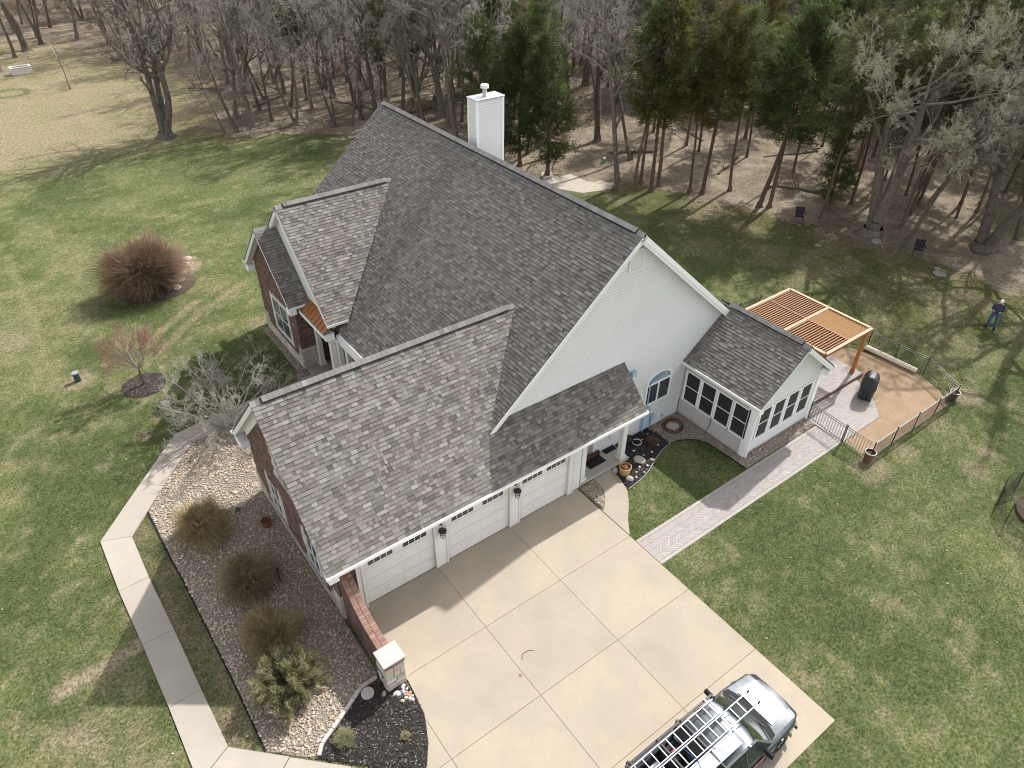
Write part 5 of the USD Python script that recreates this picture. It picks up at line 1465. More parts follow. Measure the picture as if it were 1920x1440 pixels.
P_("cedar_full", "cedar_tree", 43.4, 10.6, "short bushy cedar beside the left folding chair", .55, 20)
P_("cedar_thin", "cedar_tree", 41.5, 10.0, "thin leaning cedar behind the left folding chair", .9, 80)
P_("budding_tree", "budding_tree", 42.0, 6.4, "big old twin trunk with pale budding crown reaching over the lawn", 1.12, 205)
P_("tall_tree_2", "bare_tree", 41.6, 3.9, "slim smooth trunk leaning right beside the right folding chair", .85, 0)
P_("budding_tree", "budding_tree", 46.0, .9, "large tree on the right with greyish pink crown and vine covered foot", 1.1, 60)
P_("spreading_tree", "bare_tree", 45.0, -4.0, "large bare tree cut by the right picture border behind the standing person", 1.15, 100)
P_("tall_tree_5", "bare_tree", 49.3, .3, "thin dark leaning trunk near the right border", .9, 20)
for (x, y, kd, lb) in ((45.4, 10.1, "cedar_pole", "reddish cedar pole left of the old twin trunk"), (47.3, 9.3, "cedar_tall_1", "dark cedar just behind the old twin trunk"), (49.2, 7.1, "cedar_pole", "cedar pole right of the old twin trunk with bare lower half"), (52.1, 5.4, "cedar_pole", "first reddish pole of the slanting row right of the twin trunk"),
                       (51.6, 4.0, "cedar_pole", "second reddish pole of the slanting row, slightly thicker"), (53.2, 4.0, "cedar_pole", "third reddish pole of the slanting row near the pink crowned tree"), (55.2, 8.2, "cedar_tall_0", "tall cedar behind the slanting row of reddish poles"), (53.0, 1.8, "cedar_thin", "thin cedar pole right of the slanting row"), (57.0, 4.5, "cedar_pole", "reddish pole farthest back beside the light green clearing")):
    P_(kd, "cedar_tree", x, y, lb, 1.0, (x * 37) % 360)

pq = np.random.default_rng(88)
npole = 0
while npole < 34:
    x, y = pq.uniform(43.5, 62), pq.uniform(-6, 26)
    if all((x - a) ** 2 + (y - b) ** 2 > 1.5 ** 2 for a, b in taken) and WOODS.contains(sg.Point(x, y)) and edge_dist(np.array([x]), np.array([y]))[0] > 2.0:
        npole += 1; taken.append((x, y))
        plant("cedar_pole" if pq.random() < .7 else "cedar_thin", "cedar_tree", x, y, "slim reddish cedar pole among the crowd of poles behind the old twin trunk", "tree", "slim cedar poles behind the twin trunk", float(pq.uniform(.8, 1.05)), float(pq.uniform(0, 360)))
# the crowded woods behind
r = np.random.default_rng(300)
def fits(x, y, dmin):
    return all((x - a) ** 2 + (y - b) ** 2 > dmin * dmin for a, b in taken)
BARE_GROUPS = {"left": ("bare grey tree in the crowded woods behind the left lawn", "bare trees behind the left lawn"), "mid": ("bare grey tree in the crowded woods behind the long roof", "bare trees behind the long roof"), "right": ("bare grey tree in the crowded woods above the right lawn", "bare trees above the right lawn")}
CED_GROUPS = {"left": ("dark cedar scattered among the bare woods behind the left lawn", "cedars behind the left lawn"), "mid": ("dark cedar in the woods behind the chimney side of the roof", "cedars behind the roof"), "right": ("dark green cedar of the dense stand above the right lawn", "cedars above the right lawn")}
nb, nc, far_b, far_c = 0, 0, [], []
CLEAR = sg.Polygon([(40, 19), (44, 11), (49, 9.5), (56, 10), (60, 14), (60, 27), (53, 35), (46, 37), (39, 32)])
for tries in range(14000):
    x, y = r.uniform(-2, 150), r.uniform(-25, 175)
    if not (seen(x, y, 0, 160) | seen(x, y, 8, 60) | seen(x, y, 13, 40)) or not WOODS.contains(sg.Point(x, y)) or PAD.buffer(2.2).contains(sg.Point(x, y)):
        continue
    e = float(edge_dist(np.array([x]), np.array([y]))[0])
    if e < 1.0:
        continue
    dist = math.hypot(x - EYE[0], y - EYE[1])
    ang = math.degrees(math.atan2(x - EYE[0], y - EYE[1]))          # 37 is straight ahead
    cedar_p = .06 + .10 * ss(ang, 26, 34) + .62 * ss(ang, 43, 50)
    if CLEAR.contains(sg.Point(x, y)) and r.random() < .86:
        continue                                                 # sunlit clearing with few trunks
    ang_ = ang
    if not fits(x, y, 3.7 if dist < 80 and ang_ > 40 else 2.1 if dist < 85 else 2.9 if dist < 110 else 4.0):
        continue
    ced = r.random() < cedar_p
    taken.append((x, y))
    zone = "left" if ang < 24 else "mid" if ang < 42 else "right"
    rz = float(r.uniform(0, 360))
    if dist > 112 or (not ced and nb >= 290) or (ced and nc >= 200):
        (far_c if ced else far_b).append((x, y, rz, r.uniform(.9, 1.15)))
        continue
    if ced:
        nc += 1
        kd = r.choice(["cedar_tall_0", "cedar_tall_1", "cedar_tall_2", "cedar_thin", "cedar_gold", "cedar_pole"], p=[.25, .22, .25, .08, .12, .08])
        plant(kd, "cedar_tree", x, y, CED_GROUPS[zone][0], "tree", CED_GROUPS[zone][1], float(r.uniform(.85, 1.1)), rz)
    else:
        nb += 1
        kd = r.choice([f"tall_tree_{i}" for i in range(6)] + ["spreading_tree"], p=[.16, .15, .17, .15, .14, .15, .08])
        plant(kd, "bare_tree", x, y, BARE_GROUPS[zone][0], "tree", BARE_GROUPS[zone][1], float(r.uniform(.75, 1.1)), rz, sz=float(r.uniform(.9, 1.1)))


lq = np.random.default_rng(77)
LOGS = [(20.5, 58.5, 30), (26.5, 52.5, 110), (34.0, 40.5, 60), (39.5, 27.0, 150), (44.5, 20.5, 20), (49.0, 13.5, 95), (30.5, 47.0, 5), (47.5, 27.5, 70), (16.5, 66.0, 140), (44.2, 14.2, 125), (50.5, 19.0, 160), (36.5, 34.0, 100)]
for k, (x, y, a) in enumerate(LOGS):
    L, rr = lq.uniform(2.5, 5.5), lq.uniform(.07, .16)
    d = V3(math.cos(math.radians(a)), math.sin(math.radians(a)), 0); s_ = V3(-d[1], d[0], 0)
    p = [V3(x, y, rr + .05) + d * L * (t - .5) + s_ * lq.normal(0, .08) for t in np.linspace(0, 1, 6)]
    mb = MB().tube(p, np.linspace(rr, rr * .55, 6), 8)
    for q_ in range(4):
        i = int(lq.integers(1, 5)); e0 = p[i]; mb.tube([e0, e0 + d * lq.uniform(.2, .5) + s_ * lq.uniform(-.6, .6) + UPV * lq.uniform(.2, .7), e0 + d * lq.uniform(.5, 1) + s_ * lq.uniform(-.9, .9) + UPV * lq.uniform(.4, 1.1)], [rr * .35, rr * .22, .008], 5)
    obj("fallen_log", mb, "bark", None, True, label="fallen grey log lying on the leaf covered ground under the trees", cat="log", grp="fallen logs in the woods")


def instancer(name, kinds, places, label):
    pi = UsdGeom.PointInstancer.Define(stage, path_for(None, name))
    pr_ = UsdGeom.Scope.Define(stage, f"{pi.GetPath()}/kinds")
    rel = pi.CreatePrototypesRel()
    for k in kinds:
        x = UsdGeom.Xform.Define(stage, f"{pi.GetPath()}/kinds/{k}"); x.GetPrim().GetReferences().AddInternalReference(f"/World/kinds/{k}")
        rel.AddTarget(x.GetPath())
    q = np.random.default_rng(9)
    pi.CreateProtoIndicesAttr(Vt.IntArray([int(q.integers(len(kinds))) for _ in places]))
    pi.CreatePositionsAttr(Vt.Vec3fArray([Gf.Vec3f(float(a), float(b), 0) for a, b, _, _ in places]))
    pi.CreateOrientationsAttr(Vt.QuathArray([Gf.Quath(math.cos(math.radians(c) / 2), 0, 0, math.sin(math.radians(c) / 2)) for _, _, c, _ in places]))
    pi.CreateScalesAttr(Vt.Vec3fArray([Gf.Vec3f(float(s), float(s), float(s)) for _, _, _, s in places]))
    tag(pi, label, kind="stuff")


instancer("far_woods", [f"tall_tree_{i}" for i in range(6)], far_b, "distant bare woods closing the view")
instancer("far_cedars", ["cedar_tall_0", "cedar_tall_2", "cedar_gold"], far_c, "distant dark cedars closing the view")

# brush under the trees
def brush_kind(name, seed, H, R, n, tone):
    c = stage.DefinePrim(f"/World/kinds/{name}", "Xform")
    q = np.random.default_rng(seed); T = Tree(seed)
    for k in range(n):
        a = q.uniform(0, 6.3); T.branch(V3(q.normal(0, R * .25), q.normal(0, R * .25), 0), V3(math.cos(a) * .55, math.sin(a) * .55, 1), H * q.uniform(.6, 1.1), .014, 0, [dict(seg=4, wob=.16, lift=.0, kids=5, end=.4), dict(seg=3, wob=.2, lift=.03, kids=4, ang=40, len=.5, rad=.6), dict(seg=2, wob=.2, lift=0, ang=38, len=.55, rad=.8, min=.005)])
    (bv, bf), (sv, sf) = T.meshes()
    obj("stems", (sv, sf), "stem", str(c.GetPath()), tone=np.broadcast_to(np.asarray(tone), (len(sv), 3)) * q.normal(1, .15, (len(sv), 1)).clip(.5, 1.5))
brush_kind("brush_brown", 310, 2.2, 1.4, 16, (.17, .115, .085)); brush_kind("brush_grey", 311, 2.8, 1.6, 14, (.19, .165, .145)); brush_kind("brush_rust", 312, 1.7, 1.3, 18, (.21, .12, .075))
pl = []
for tries in range(9000):
    x, y = r.uniform(4, 120), r.uniform(-12, 130)
    if not seen(x, y, 0, 40) or not WOODS.contains(sg.Point(x, y)) or PAD.buffer(1.5).contains(sg.Point(x, y)):
        continue
    ang = math.degrees(math.atan2(x - EYE[0], y - EYE[1])); dist = math.hypot(x - EYE[0], y - EYE[1])
    p = .55 * (1 - ss(ang, 38, 46)) + .22
    e = float(edge_dist(np.array([x]), np.array([y]))[0])
    if e < .8 or r.random() > p * (.25 if e < 4 else 1):
        continue
    pl.append((x, y, r.uniform(0, 360), r.uniform(.6, 1.3)))
    if len(pl) > 420: break
instancer("woodland_brush", ["brush_brown", "brush_grey", "brush_rust"], pl, "leafless brown brush under the trees")
pl = [(x, y, r.uniform(0, 360), r.uniform(.8, 1.4)) for x, y in [(11.6 + k * .55, 84.5 + r.normal(0, .8)) for k in range(14)] + [(17.8 + r.normal(0, 1.0), 80 - k * 1.2) for k in range(16)]]
instancer("hedge_brush", ["brush_brown", "brush_grey"], pl, "tangle of leafless brush along the far meadow edge")


# ------------------------------------------------------------------ shrubs
def dome(name, label, x, y, rx, ry, H, n, cols, seed, cat="shrub", grp=None, arch=.0, rad=.010, seg=4, up=.75, base=.18, jitter=.06, flat=1.0):
    """A shrub of very many fine stems fanning out of one crown."""
    o = thing(name, label, cat, grp, (x, y, 0))
    q = np.random.default_rng(seed)
    nc_ = 55                                                      # stems stand in clumps of uneven length, with gaps between
    caz, cel, cl = q.uniform(0, 2 * np.pi, nc_), np.arccos(q.uniform(0, 1.0, nc_) ** up), q.uniform(.80, 1.10, nc_)
    k_ = q.integers(0, nc_, n)
    az = caz[k_] + q.normal(0, .17, n) / np.maximum(np.sin(cel[k_]), .3); el = np.clip(np.abs(cel[k_] + q.normal(0, .17, n)), 0, 1.62)
    tipr = cl[k_] * q.uniform(.74, 1.03, n) * (1 + .10 * np.sin(az * 3 + seed) + .07 * np.sin(az * 5 + 2 * seed) * np.sin(el * 4))
    tip = np.stack([np.sin(el) * np.cos(az) * rx * tipr, np.sin(el) * np.sin(az) * ry * tipr, .12 + np.cos(el) ** flat * (H - .12) * tipr], 1)
    st = np.stack([np.cos(az) * rx * base * q.uniform(0, 1, n), np.sin(az) * ry * base * q.uniform(0, 1, n), np.zeros(n)], 1)
    ctl = st * .5 + tip * .35 + np.stack([0 * az, 0 * az, H * (.32 + arch) * np.ones(n)], 1) * np.sin(el)[:, None] ** .5
    ts = np.linspace(0, 1, seg + 1)
    pts = [st * (1 - t) ** 2 + ctl * 2 * t * (1 - t) + tip * t * t + q.normal(0, jitter, (n, 3)) * t for t in ts]
    mb = MB()
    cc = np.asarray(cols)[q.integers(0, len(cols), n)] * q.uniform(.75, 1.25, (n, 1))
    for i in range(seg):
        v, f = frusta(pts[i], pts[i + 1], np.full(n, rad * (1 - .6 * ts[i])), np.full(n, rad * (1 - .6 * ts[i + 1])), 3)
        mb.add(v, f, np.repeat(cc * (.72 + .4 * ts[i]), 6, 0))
    # short side twigs near the tips
    m = int(n * 2)
    k = np.repeat(np.arange(n), 2); t = q.uniform(.45, 1, m)[:, None]
    p0 = st[k] * (1 - t) ** 2 + ctl[k] * 2 * t * (1 - t) + tip[k] * t * t
    d = tip[k] - ctl[k]; d /= np.linalg.norm(d, axis=1, keepdims=True)
    p1 = p0 + (d + q.normal(0, .55, (m, 3))) * q.uniform(.1, .28, (m, 1)) * min(H, 2) / 2
    tw = MB(); v, f = frusta(p0, p1, np.full(m, rad * .6), np.full(m, rad * .3), 3)
    tw.add(v, f, np.repeat(cc[k] * 1.12, 6, 0))
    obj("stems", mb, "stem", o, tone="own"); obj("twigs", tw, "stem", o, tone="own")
    return o


dome("red_shrub", "large round reddish brown leafless shrub standing alone on the left lawn", .75, 26.9, 2.75, 2.55, 3.2, 9500, [(.25, .17, .115), (.28, .185, .12), (.21, .15, .105), (.27, .21, .14), (.29, .17, .11)], 401, up=.95, jitter=.10, rad=.009, flat=.55)
MR = sg.Point(1.1, 26.8).buffer(1.0)
obj("mulch_bed", MB().sheet(shapely.affinity.scale(MR, 2.15, 1.8), .014), "brown_mulch", kind="structure", label="dark mulch under the large reddish shrub")
GOLD = [(.38, .29, .14), (.31, .235, .11), (.44, .35, .19), (.27, .20, .10)]
TAWN = [(.29, .225, .135), (.24, .18, .11), (.33, .255, .155), (.20, .15, .095)]
dome("straw_shrub", "golden straw coloured shrub nearest the sidewalk bend in the gravel bed", -2.6, 6.55, 1.16, 1.16, 1.38, 3900, GOLD, 402, up=.7, jitter=.05, rad=.007)
dome("straw_shrub", "dark brown twiggy shrub, middle one of the three along the garage wall", -2.05, 3.25, 1.2, 1.2, 1.32, 3900, TAWN, 403, up=.7, jitter=.05, rad=.007)
dome("straw_shrub", "olive brown twiggy shrub directly behind the yellow green juniper", -2.25, .55, 1.15, 1.15, 1.28, 3900, [(.30, .235, .115), (.245, .19, .095), (.34, .265, .135), (.21, .16, .085)], 404, up=.7, jitter=.05, rad=.007)
dome("mulch_plant", "clump of brown dead stems in the side porch mulch bed", 14.75, .15, .36, .36, .32, 420, [(.15, .10, .06), (.11, .075, .05), (.19, .13, .08)], 405, up=.7, jitter=.03, rad=.006)
dome("mulch_plant", "small straw clump in the mulch bed close to the driveway", -.35, -4.72, .17, .17, .2, 240, [(.40, .35, .22), (.30, .25, .15)], 406, jitter=.02, rad=.005)
dome("mulch_plant", "pale green straggly plant against the stone edging", -1.82, -3.75, .36, .36, .30, 500, [(.27, .26, .14), (.34, .31, .19), (.17, .19, .085)], 407, jitter=.05, rad=.006)

# yellow green juniper
jn = thing("juniper", "spiky yellow green juniper spreading over the lower gravel bed", "shrub", None, (-2.4, -1.35, 0))
q = np.random.default_rng(420); T = Tree(420)
cs, dr, hu = [], [], []
for k in range(95):
    az, el = q.uniform(0, 6.3), math.acos(q.uniform(.12, 1) ** .8)
    L = 1.28 * q.uniform(.65, 1.12) * (1 if el > .5 else .95)
    d = V3(math.sin(el) * math.cos(az), math.sin(el) * math.sin(az), math.cos(el) + .12)
    B, _ = T.limb(V3(0, 0, .05), d, L, .02, .006, 6, .1, .01, T.small)
    m = 85
    tt = q.uniform(.25, 1.0, m) ** .75 * 6; ii = np.minimum(tt.astype(int), 5); fr = (tt - ii)[:, None]
    C = B[ii] * (1 - fr) + B[ii + 1] * fr + q.normal(0, .05, (m, 3))
    ax = (B[ii + 1] - B[ii]); ax /= np.linalg.norm(ax, axis=1, keepdims=True)
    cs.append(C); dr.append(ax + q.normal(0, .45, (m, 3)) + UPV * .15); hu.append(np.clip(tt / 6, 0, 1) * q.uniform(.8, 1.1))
C, D, h = np.vstack(cs), np.vstack(dr), np.concatenate(hu)[:, None]
D /= np.linalg.norm(D, axis=1, keepdims=True)
vs, tn = [], []
for k in range(4):
    sd = np.cross(D, q.normal(0, 1, D.shape)); sd /= np.linalg.norm(sd, axis=1, keepdims=True)
    d2 = D + sd * q.uniform(-.5, .5, (len(D), 1)); s_ = q.uniform(.08, .20, (len(D), 1)); o_ = C + q.normal(0, .025, C.shape)
    vs.append(np.stack([o_ - sd * .011, o_ + sd * .011, o_ + d2 * s_], 1).reshape(-1, 3))
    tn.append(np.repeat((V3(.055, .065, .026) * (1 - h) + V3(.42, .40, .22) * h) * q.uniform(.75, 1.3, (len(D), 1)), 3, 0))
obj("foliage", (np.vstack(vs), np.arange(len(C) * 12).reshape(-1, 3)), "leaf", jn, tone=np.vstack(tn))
(_, _), (sv, sf) = T.meshes(); obj("stems", (sv, sf), "bark", jn)

# small tree in its mulch ring and the big grey shrub
ct = thing("small_tree", "small upright tree with reddish twigs in a round mulch ring", "tree", None, (-2.0, 17.42, .02))
T = Tree(431)
T.limb(V3(0, 0, 0), V3(.02, 0, 1), .95, .06, .05, 4, .02, .02, T.big)
for k in range(18):
    a = k * .571 * 2.3
    T.branch(V3(0, 0, .85 + .02 * (k % 4)), V3(math.cos(a) * T.r.uniform(.25, 1.25), math.sin(a) * T.r.uniform(.25, 1.25), 1), 1.9, .022, 0, [dict(seg=6, wob=.10, lift=.01, kids=10, end=.3, **{"from": .2}), dict(seg=4, wob=.14, lift=.04, kids=5, ang=34, len=.5, rad=.6), dict(seg=3, wob=.18, lift=.03, kids=4, ang=32, len=.5, rad=.7), dict(seg=1, wob=.1, lift=0, ang=30, len=.5, rad=.8, min=.0055)])
(bv, bf), (sv, sf) = T.meshes()
obj("trunk", (bv, bf), "bark", ct, True); obj("crown", (sv, sf), "stem", ct, tone=np.clip((V3(.32, .26, .22) + (V3(.33, .20, .17) - V3(.32, .26, .22)) * ss(sv[:, 2:], 1.3, 2.4)) , 0, 1))
tips = np.array(T.tips)[::2]; n = len(tips); P = tips + T.r.normal(0, .03, (n, 3)); d = T.r.normal(0, .018, (n, 3, 3))
obj("buds", ((P[:, None] + d).reshape(-1, 3), np.arange(n * 3).reshape(-1, 3)), "leaf", ct, tone=V3(.34, .15, .11))
gs_ = thing("grey_shrub", "wide silvery grey leafless shrub overhanging the sidewalk", "shrub", None, (.25, 12.15, 0))
T = Tree(441)
for k in range(19):
    a = k * 2 * np.pi / 9.5 + T.r.normal(0, .2)
    tl = T.r.uniform(.35, 2.2)
    T.branch(V3(.12 * math.cos(a), .12 * math.sin(a), 0), V3(math.cos(a) * tl, math.sin(a) * tl, 1), 3.3 * T.r.uniform(.75, 1.1), .042, 0, [dict(seg=7, wob=.16, lift=.015, kids=12, end=.35, **{"from": .25}), dict(seg=5, wob=.24, lift=.03, kids=8, ang=48, len=.42, rad=.55), dict(seg=3, wob=.28, lift=.03, kids=5, ang=50, len=.45, rad=.65), dict(seg=2, wob=.25, lift=0, ang=45, len=.5, rad=.8, min=.006)])
(bv, bf), (sv, sf) = T.meshes()
obj("stems", (bv, bf), "pale_twig", gs_, True); obj("twigs", (sv, sf), "pale_twig", gs_)

# ------------------------------------------------------------------ patio: pergola, fence, grill, pots
pg = thing("pergola", "orange brown wooden pergola with a slatted flat roof beside the sunroom", "pergola")
PX0, PX1, PY0, PY1, PZ = 22.98, 26.64, -2.15, 2.45, 2.76
def beam(nm, a, b, w, h, m): obj(nm, MB().bar(a, b, w, h), m, pg)
for nm, a, b in (("rim_beam", (PX0, PY0, PZ - .09), (PX1, PY0, PZ - .09)), ("rim_beam", (PX0, PY1, PZ - .09), (PX1, PY1, PZ - .09)), ("rim_beam", (PX0, PY0 + .03, PZ - .09), (PX0, PY1 - .03, PZ - .09)), ("rim_beam", (PX1, PY0 + .03, PZ - .09), (PX1, PY1 - .03, PZ - .09))):
    beam(nm, a, b, .055, .2, "cedar_wood")
    u = V3(0, 0, .105); beam("rim_cap", V3(*a) + u, V3(*b) + u, .15, .024, "cedar_top")
ym, xm = (PY0 + PY1) / 2 + .05, (PX0 + PX1) / 2 + .05
beam("middle_beam", (PX0 + .04, ym, PZ - .06), (PX1 - .04, ym, PZ - .06), .15, .14, "cedar_top")
beam("middle_beam", (xm, PY0 + .04, PZ - .058), (xm, PY1 - .04, PZ - .058), .07, .142, "cedar_wood")
for (xa, xb, ya, yb, k) in ((PX0 + .07, xm - .05, PY0 + .08, ym - .1, 0), (xm + .05, PX1 - .07, PY0 + .08, ym - .1, 1), (PX0 + .07, xm - .05, ym + .1, PY1 - .08, 2), (xm + .05, PX1 - .07, ym + .1, PY1 - .08, 3)):
    n = 15
    for i in range(n):
        y = ya + (i + .5) * (yb - ya) / n
        t = math.radians(24 if k != 1 else 46); wd_ = "cedar_wood" if k != 1 else "golden_wood"
        obj("slat", MB().bar((xa, y, PZ - .05), (xb, y, PZ - .055), .028, .13, (0, math.sin(t), math.cos(t))), wd_, pg)
        obj("slat_edge", MB().bar((xa, y + .066 * math.sin(t), PZ - .055 + .067 * math.cos(t)), (xb, y + .066 * math.sin(t), PZ - .055 + .067 * math.cos(t)), .046, .01, (0, math.sin(t), math.cos(t))), "cedar_top", pg)  # bright strip paints the sunlit edge; the slat face is coloured as shaded
for x, y in ((PX1 - .12, PY0 + .12), (PX1 - .12, PY1 - .12), (PX0 + .12, PY0 + .12), (PX0 + .12, PY1 - .12)):
    mb = MB().box((x - .075, y - .075, .15), (x + .075, y + .075, PZ - .2), bevel=.012).box((x - .095, y - .095, .15), (x + .095, y + .095, .34), bevel=.012).box((x - .10, y - .10, PZ - .52), (x + .10, y + .10, PZ - .19), bevel=.02)
    obj("post", mb, "cedar_post", pg)
obj("bracket", MB().box((PX1 - .24, PY0 + .0, PZ - .19), (PX1 - .0, PY0 + .24, PZ - .16), bevel=.006), "black_metal", pg)


def fence(nm, label, a, b, H=1.0, grp=None, posts=(True, True), step=.125, cat="fence"):
    o = thing(nm, label, cat, grp)
    a, b = V3(a[0], a[1], 0), V3(b[0], b[1], 0)
    L = np.linalg.norm(b - a); d = (b - a) / L
    n = max(1, int(round(L / 1.85)))
    for i in range(n + 1):
        if (i == 0 and not posts[0]) or (i == n and not posts[1]):
            continue
        p = a + d * L * i / n
        obj("post", MB().box(p - (.018, .018, .02), p + (.018, .018, H + .07)).box(p + (-.024, -.024, H + .07), p + (.024, .024, H + .085)), "black_metal", o)
    for z in (.12, H - .13, H - .02):
        obj("rail", MB().bar(a + Z1 * z, b + Z1 * z, .026, .026), "black_metal", o)
    m = int(L / step)
    for i in range(1, m):
        p = a + d * L * i / m
        obj("picket", MB().box(p + (-.008, -.008, .04), p + (.008, .008, H - .03)), "black_metal", o)
    return o


fence("metal_gate", "low black metal gate across the paver walk at the sunroom corner", (21.86, -2.82), (21.66, -4.66), .95, cat="gate")
fence("metal_fence", "short black fence piece between the gate and the corner planter", (21.65, -4.72), (21.62, -5.98), .95, posts=(True, False))
fence("metal_fence", "long black fence side along the front lawn, between the two planters", (21.62, -6.05), (28.55, -6.12), .95)
fence("metal_fence", "angled black fence piece at the far right corner of the bare dirt", (28.6, -6.1), (29.6, -4.1), .95, posts=(False, True))
fence("metal_fence", "black fence side behind the pale pole", (29.6, -4.05), (29.45, -1.1), .95, posts=(False, True))
fence("metal_fence", "black fence side running behind the pergola", (29.45, -1.05), (27.75, 4.65), .95, posts=(False, True))
fence("metal_fence", "short black fence piece in the back beyond the pergola's far corner", (27.7, 4.7), (24.5, 4.75), .95, posts=(False, True))
pp_ = thing("pale_pole", "long pale round pole lying on the grass inside the fence", "pole")
mb = MB().tube([(29.15, -1.15, .16), (29.3, -3.85, .15)], .13, 10)
obj("shaft", mb, "pale_pole", pp_)
for k in range(9):
    y = -1.3 - k * .3; obj("band", MB().tube([(29.158 + (-y - 1.15) * .0556, y, .16), (29.16 + (-y - 1.15) * .0556, y - .05, .16)], .136, 10), "pale_pole", pp_)
gr = thing("grill", "barbecue grill under a fitted black cover on the patio", "grill", None, (25.62, -3.38, .02), 22)
sec = [(.0, .52, .30), (.10, .54, .32), (.45, .58, .34), (.72, .63, .37), (.84, .60, .36), (.95, .48, .33), (1.10, .43, .28), (1.19, .36, .17), (1.21, .30, .10)]
n = 28; vs = []
for z, a, b in sec:
    for t in np.linspace(0, 2 * np.pi, n, endpoint=False):
        c, s = math.cos(t), math.sin(t)
        k = (abs(c) ** 5 + abs(s) ** 5) ** (-1 / 5)
        wv = 1 + (.02 * math.sin(9 * t + z * 3) + .015 * math.sin(5 * t - z * 9)) * (1.2 - z * .7)
        vs.append((a * c * k * wv, b * s * k * wv, z))
vs.append((0, 0, 1.22)); vs = np.array(vs)
f = [[i * n + j, i * n + (j + 1) % n, (i + 1) * n + (j + 1) % n, (i + 1) * n + j] for i in range(len(sec) - 1) for j in range(n)]
f = np.array(f); f = np.vstack([f[:, [0, 1, 2]], f[:, [0, 2, 3]], [[(len(sec) - 1) * n + j, (len(sec) - 1) * n + (j + 1) % n, len(vs) - 1] for j in range(n)]])
obj("cover", (vs, f), "grill_cover", gr, smooth=50)
obj("strap", MB().box((-.20, -.385, .60), (.22, -.362, .625)), "white_cloth", gr)
for x in (-.45, .45):
    obj("foot", MB().box((x - .05, -.3, -.02), (x + .05, -.2, .03)), "plastic_black", gr)


def pot(nm, label, x, y, r0, r1, H, mt, rim=None, grp=None, z=0.0, fill="soil"):
    o = thing(nm, label, "planter", grp, (x, y, z))
    m = trimesh.creation.revolve(np.array([[0, 0], [r0, 0], [r1, H * .82], [r1 * 1.08, H * .84], [r1 * 1.08, H], [r1 * .93, H], [r1 * .88, H * .8], [0, H * .78]]), sections=24)
    obj("body", (m.vertices, m.faces), mt, o, smooth=40)
    if rim:
        a = np.linspace(0, 2 * np.pi, 25); obj("rim", MB().tube(np.c_[r1 * 1.03 * np.cos(a), r1 * 1.03 * np.sin(a), np.full(25, H)], .022, 6), rim, o)
    c = trimesh.creation.cylinder(r1 * .88, .02, sections=20); c.apply_translation((0, 0, H * .83)); obj("soil", (c.vertices, c.faces), fill, o)
    return o


pot("planter", "reddish brown planter with a pale rim at the near fence corner", 21.55, -6.02, .16, .22, .48, "rusty", "pale_pole")
pot("planter", "reddish brown planter at the far fence corner of the dirt yard", 28.75, -6.0, .16, .21, .42, "rusty", "pale_pole")
pot("planter", "terracotta pot standing among river stones at the garage wall", -.56, 5.5, .14, .19, .28, "terracotta", z=.02)
tubp = pot("planter", "tan wooden tub beside the porch column holding curled dry stems", 12.5, -.5, .20, .245, .44, "tan_tub")
mb = MB()
for k in range(16):
    a, rr = rng.uniform(0, 6.3), rng.uniform(.02, .16)
    mb.tube([(rr * math.cos(a), rr * math.sin(a), .36), (rr * 1.1 * math.cos(a + .3), rr * 1.1 * math.sin(a + .3), .44), (rr * .7 * math.cos(a + 1.2), rr * .7 * math.sin(a + 1.2), .49), (rr * .4 * math.cos(a + 2), rr * .4 * math.sin(a + 2), .46)], .018, 5)
obj("dry_stems", mb, "tan_tub", tubp)
pot("planter", "dark round pot in the mulch close to the white wall", 13.95, .80, .16, .20, .30, "plastic_black")
bb_ = thing("bird_bath", "shallow dish with white rim lying in the black mulch", "dish", None, (14.2, .52, .04))
m = trimesh.creation.revolve(np.array([[0, .02], [.15, .03], [.19, .10], [.21, .10], [.17, .0], [0, 0]]), sections=24); obj("dish", (m.vertices, m.faces), "plastic_black", bb_, smooth=40)
a = np.linspace(0, 2 * np.pi, 25); obj("rim", MB().tube(np.c_[.2 * np.cos(a), .2 * np.sin(a), np.full(25, .10)], .016, 6), "white_trim", bb_)


def rock(nm, label, x, y, s, seed, tone=(.47, .43, .37), z=0.0, grp=None, flat=.6, cat="stone"):
    m = trimesh.creation.icosphere(2)
    v = m.vertices * (1 + .35 * (fbm(m.vertices * 1.6 + seed * 3.1, 3, seed) - .5) * 2)[:, None] * V3(s, s * .78, s * flat)
    a = seed * 1.7; v = np.stack([v[:, 0] * math.cos(a) - v[:, 1] * math.sin(a), v[:, 0] * math.sin(a) + v[:, 1] * math.cos(a), v[:, 2]], 1) + (x, y, z + s * flat * .55)
    return obj(nm, (v, m.faces), "rock", None, True, tone=V3(*tone), label=label, cat=cat, grp=grp)


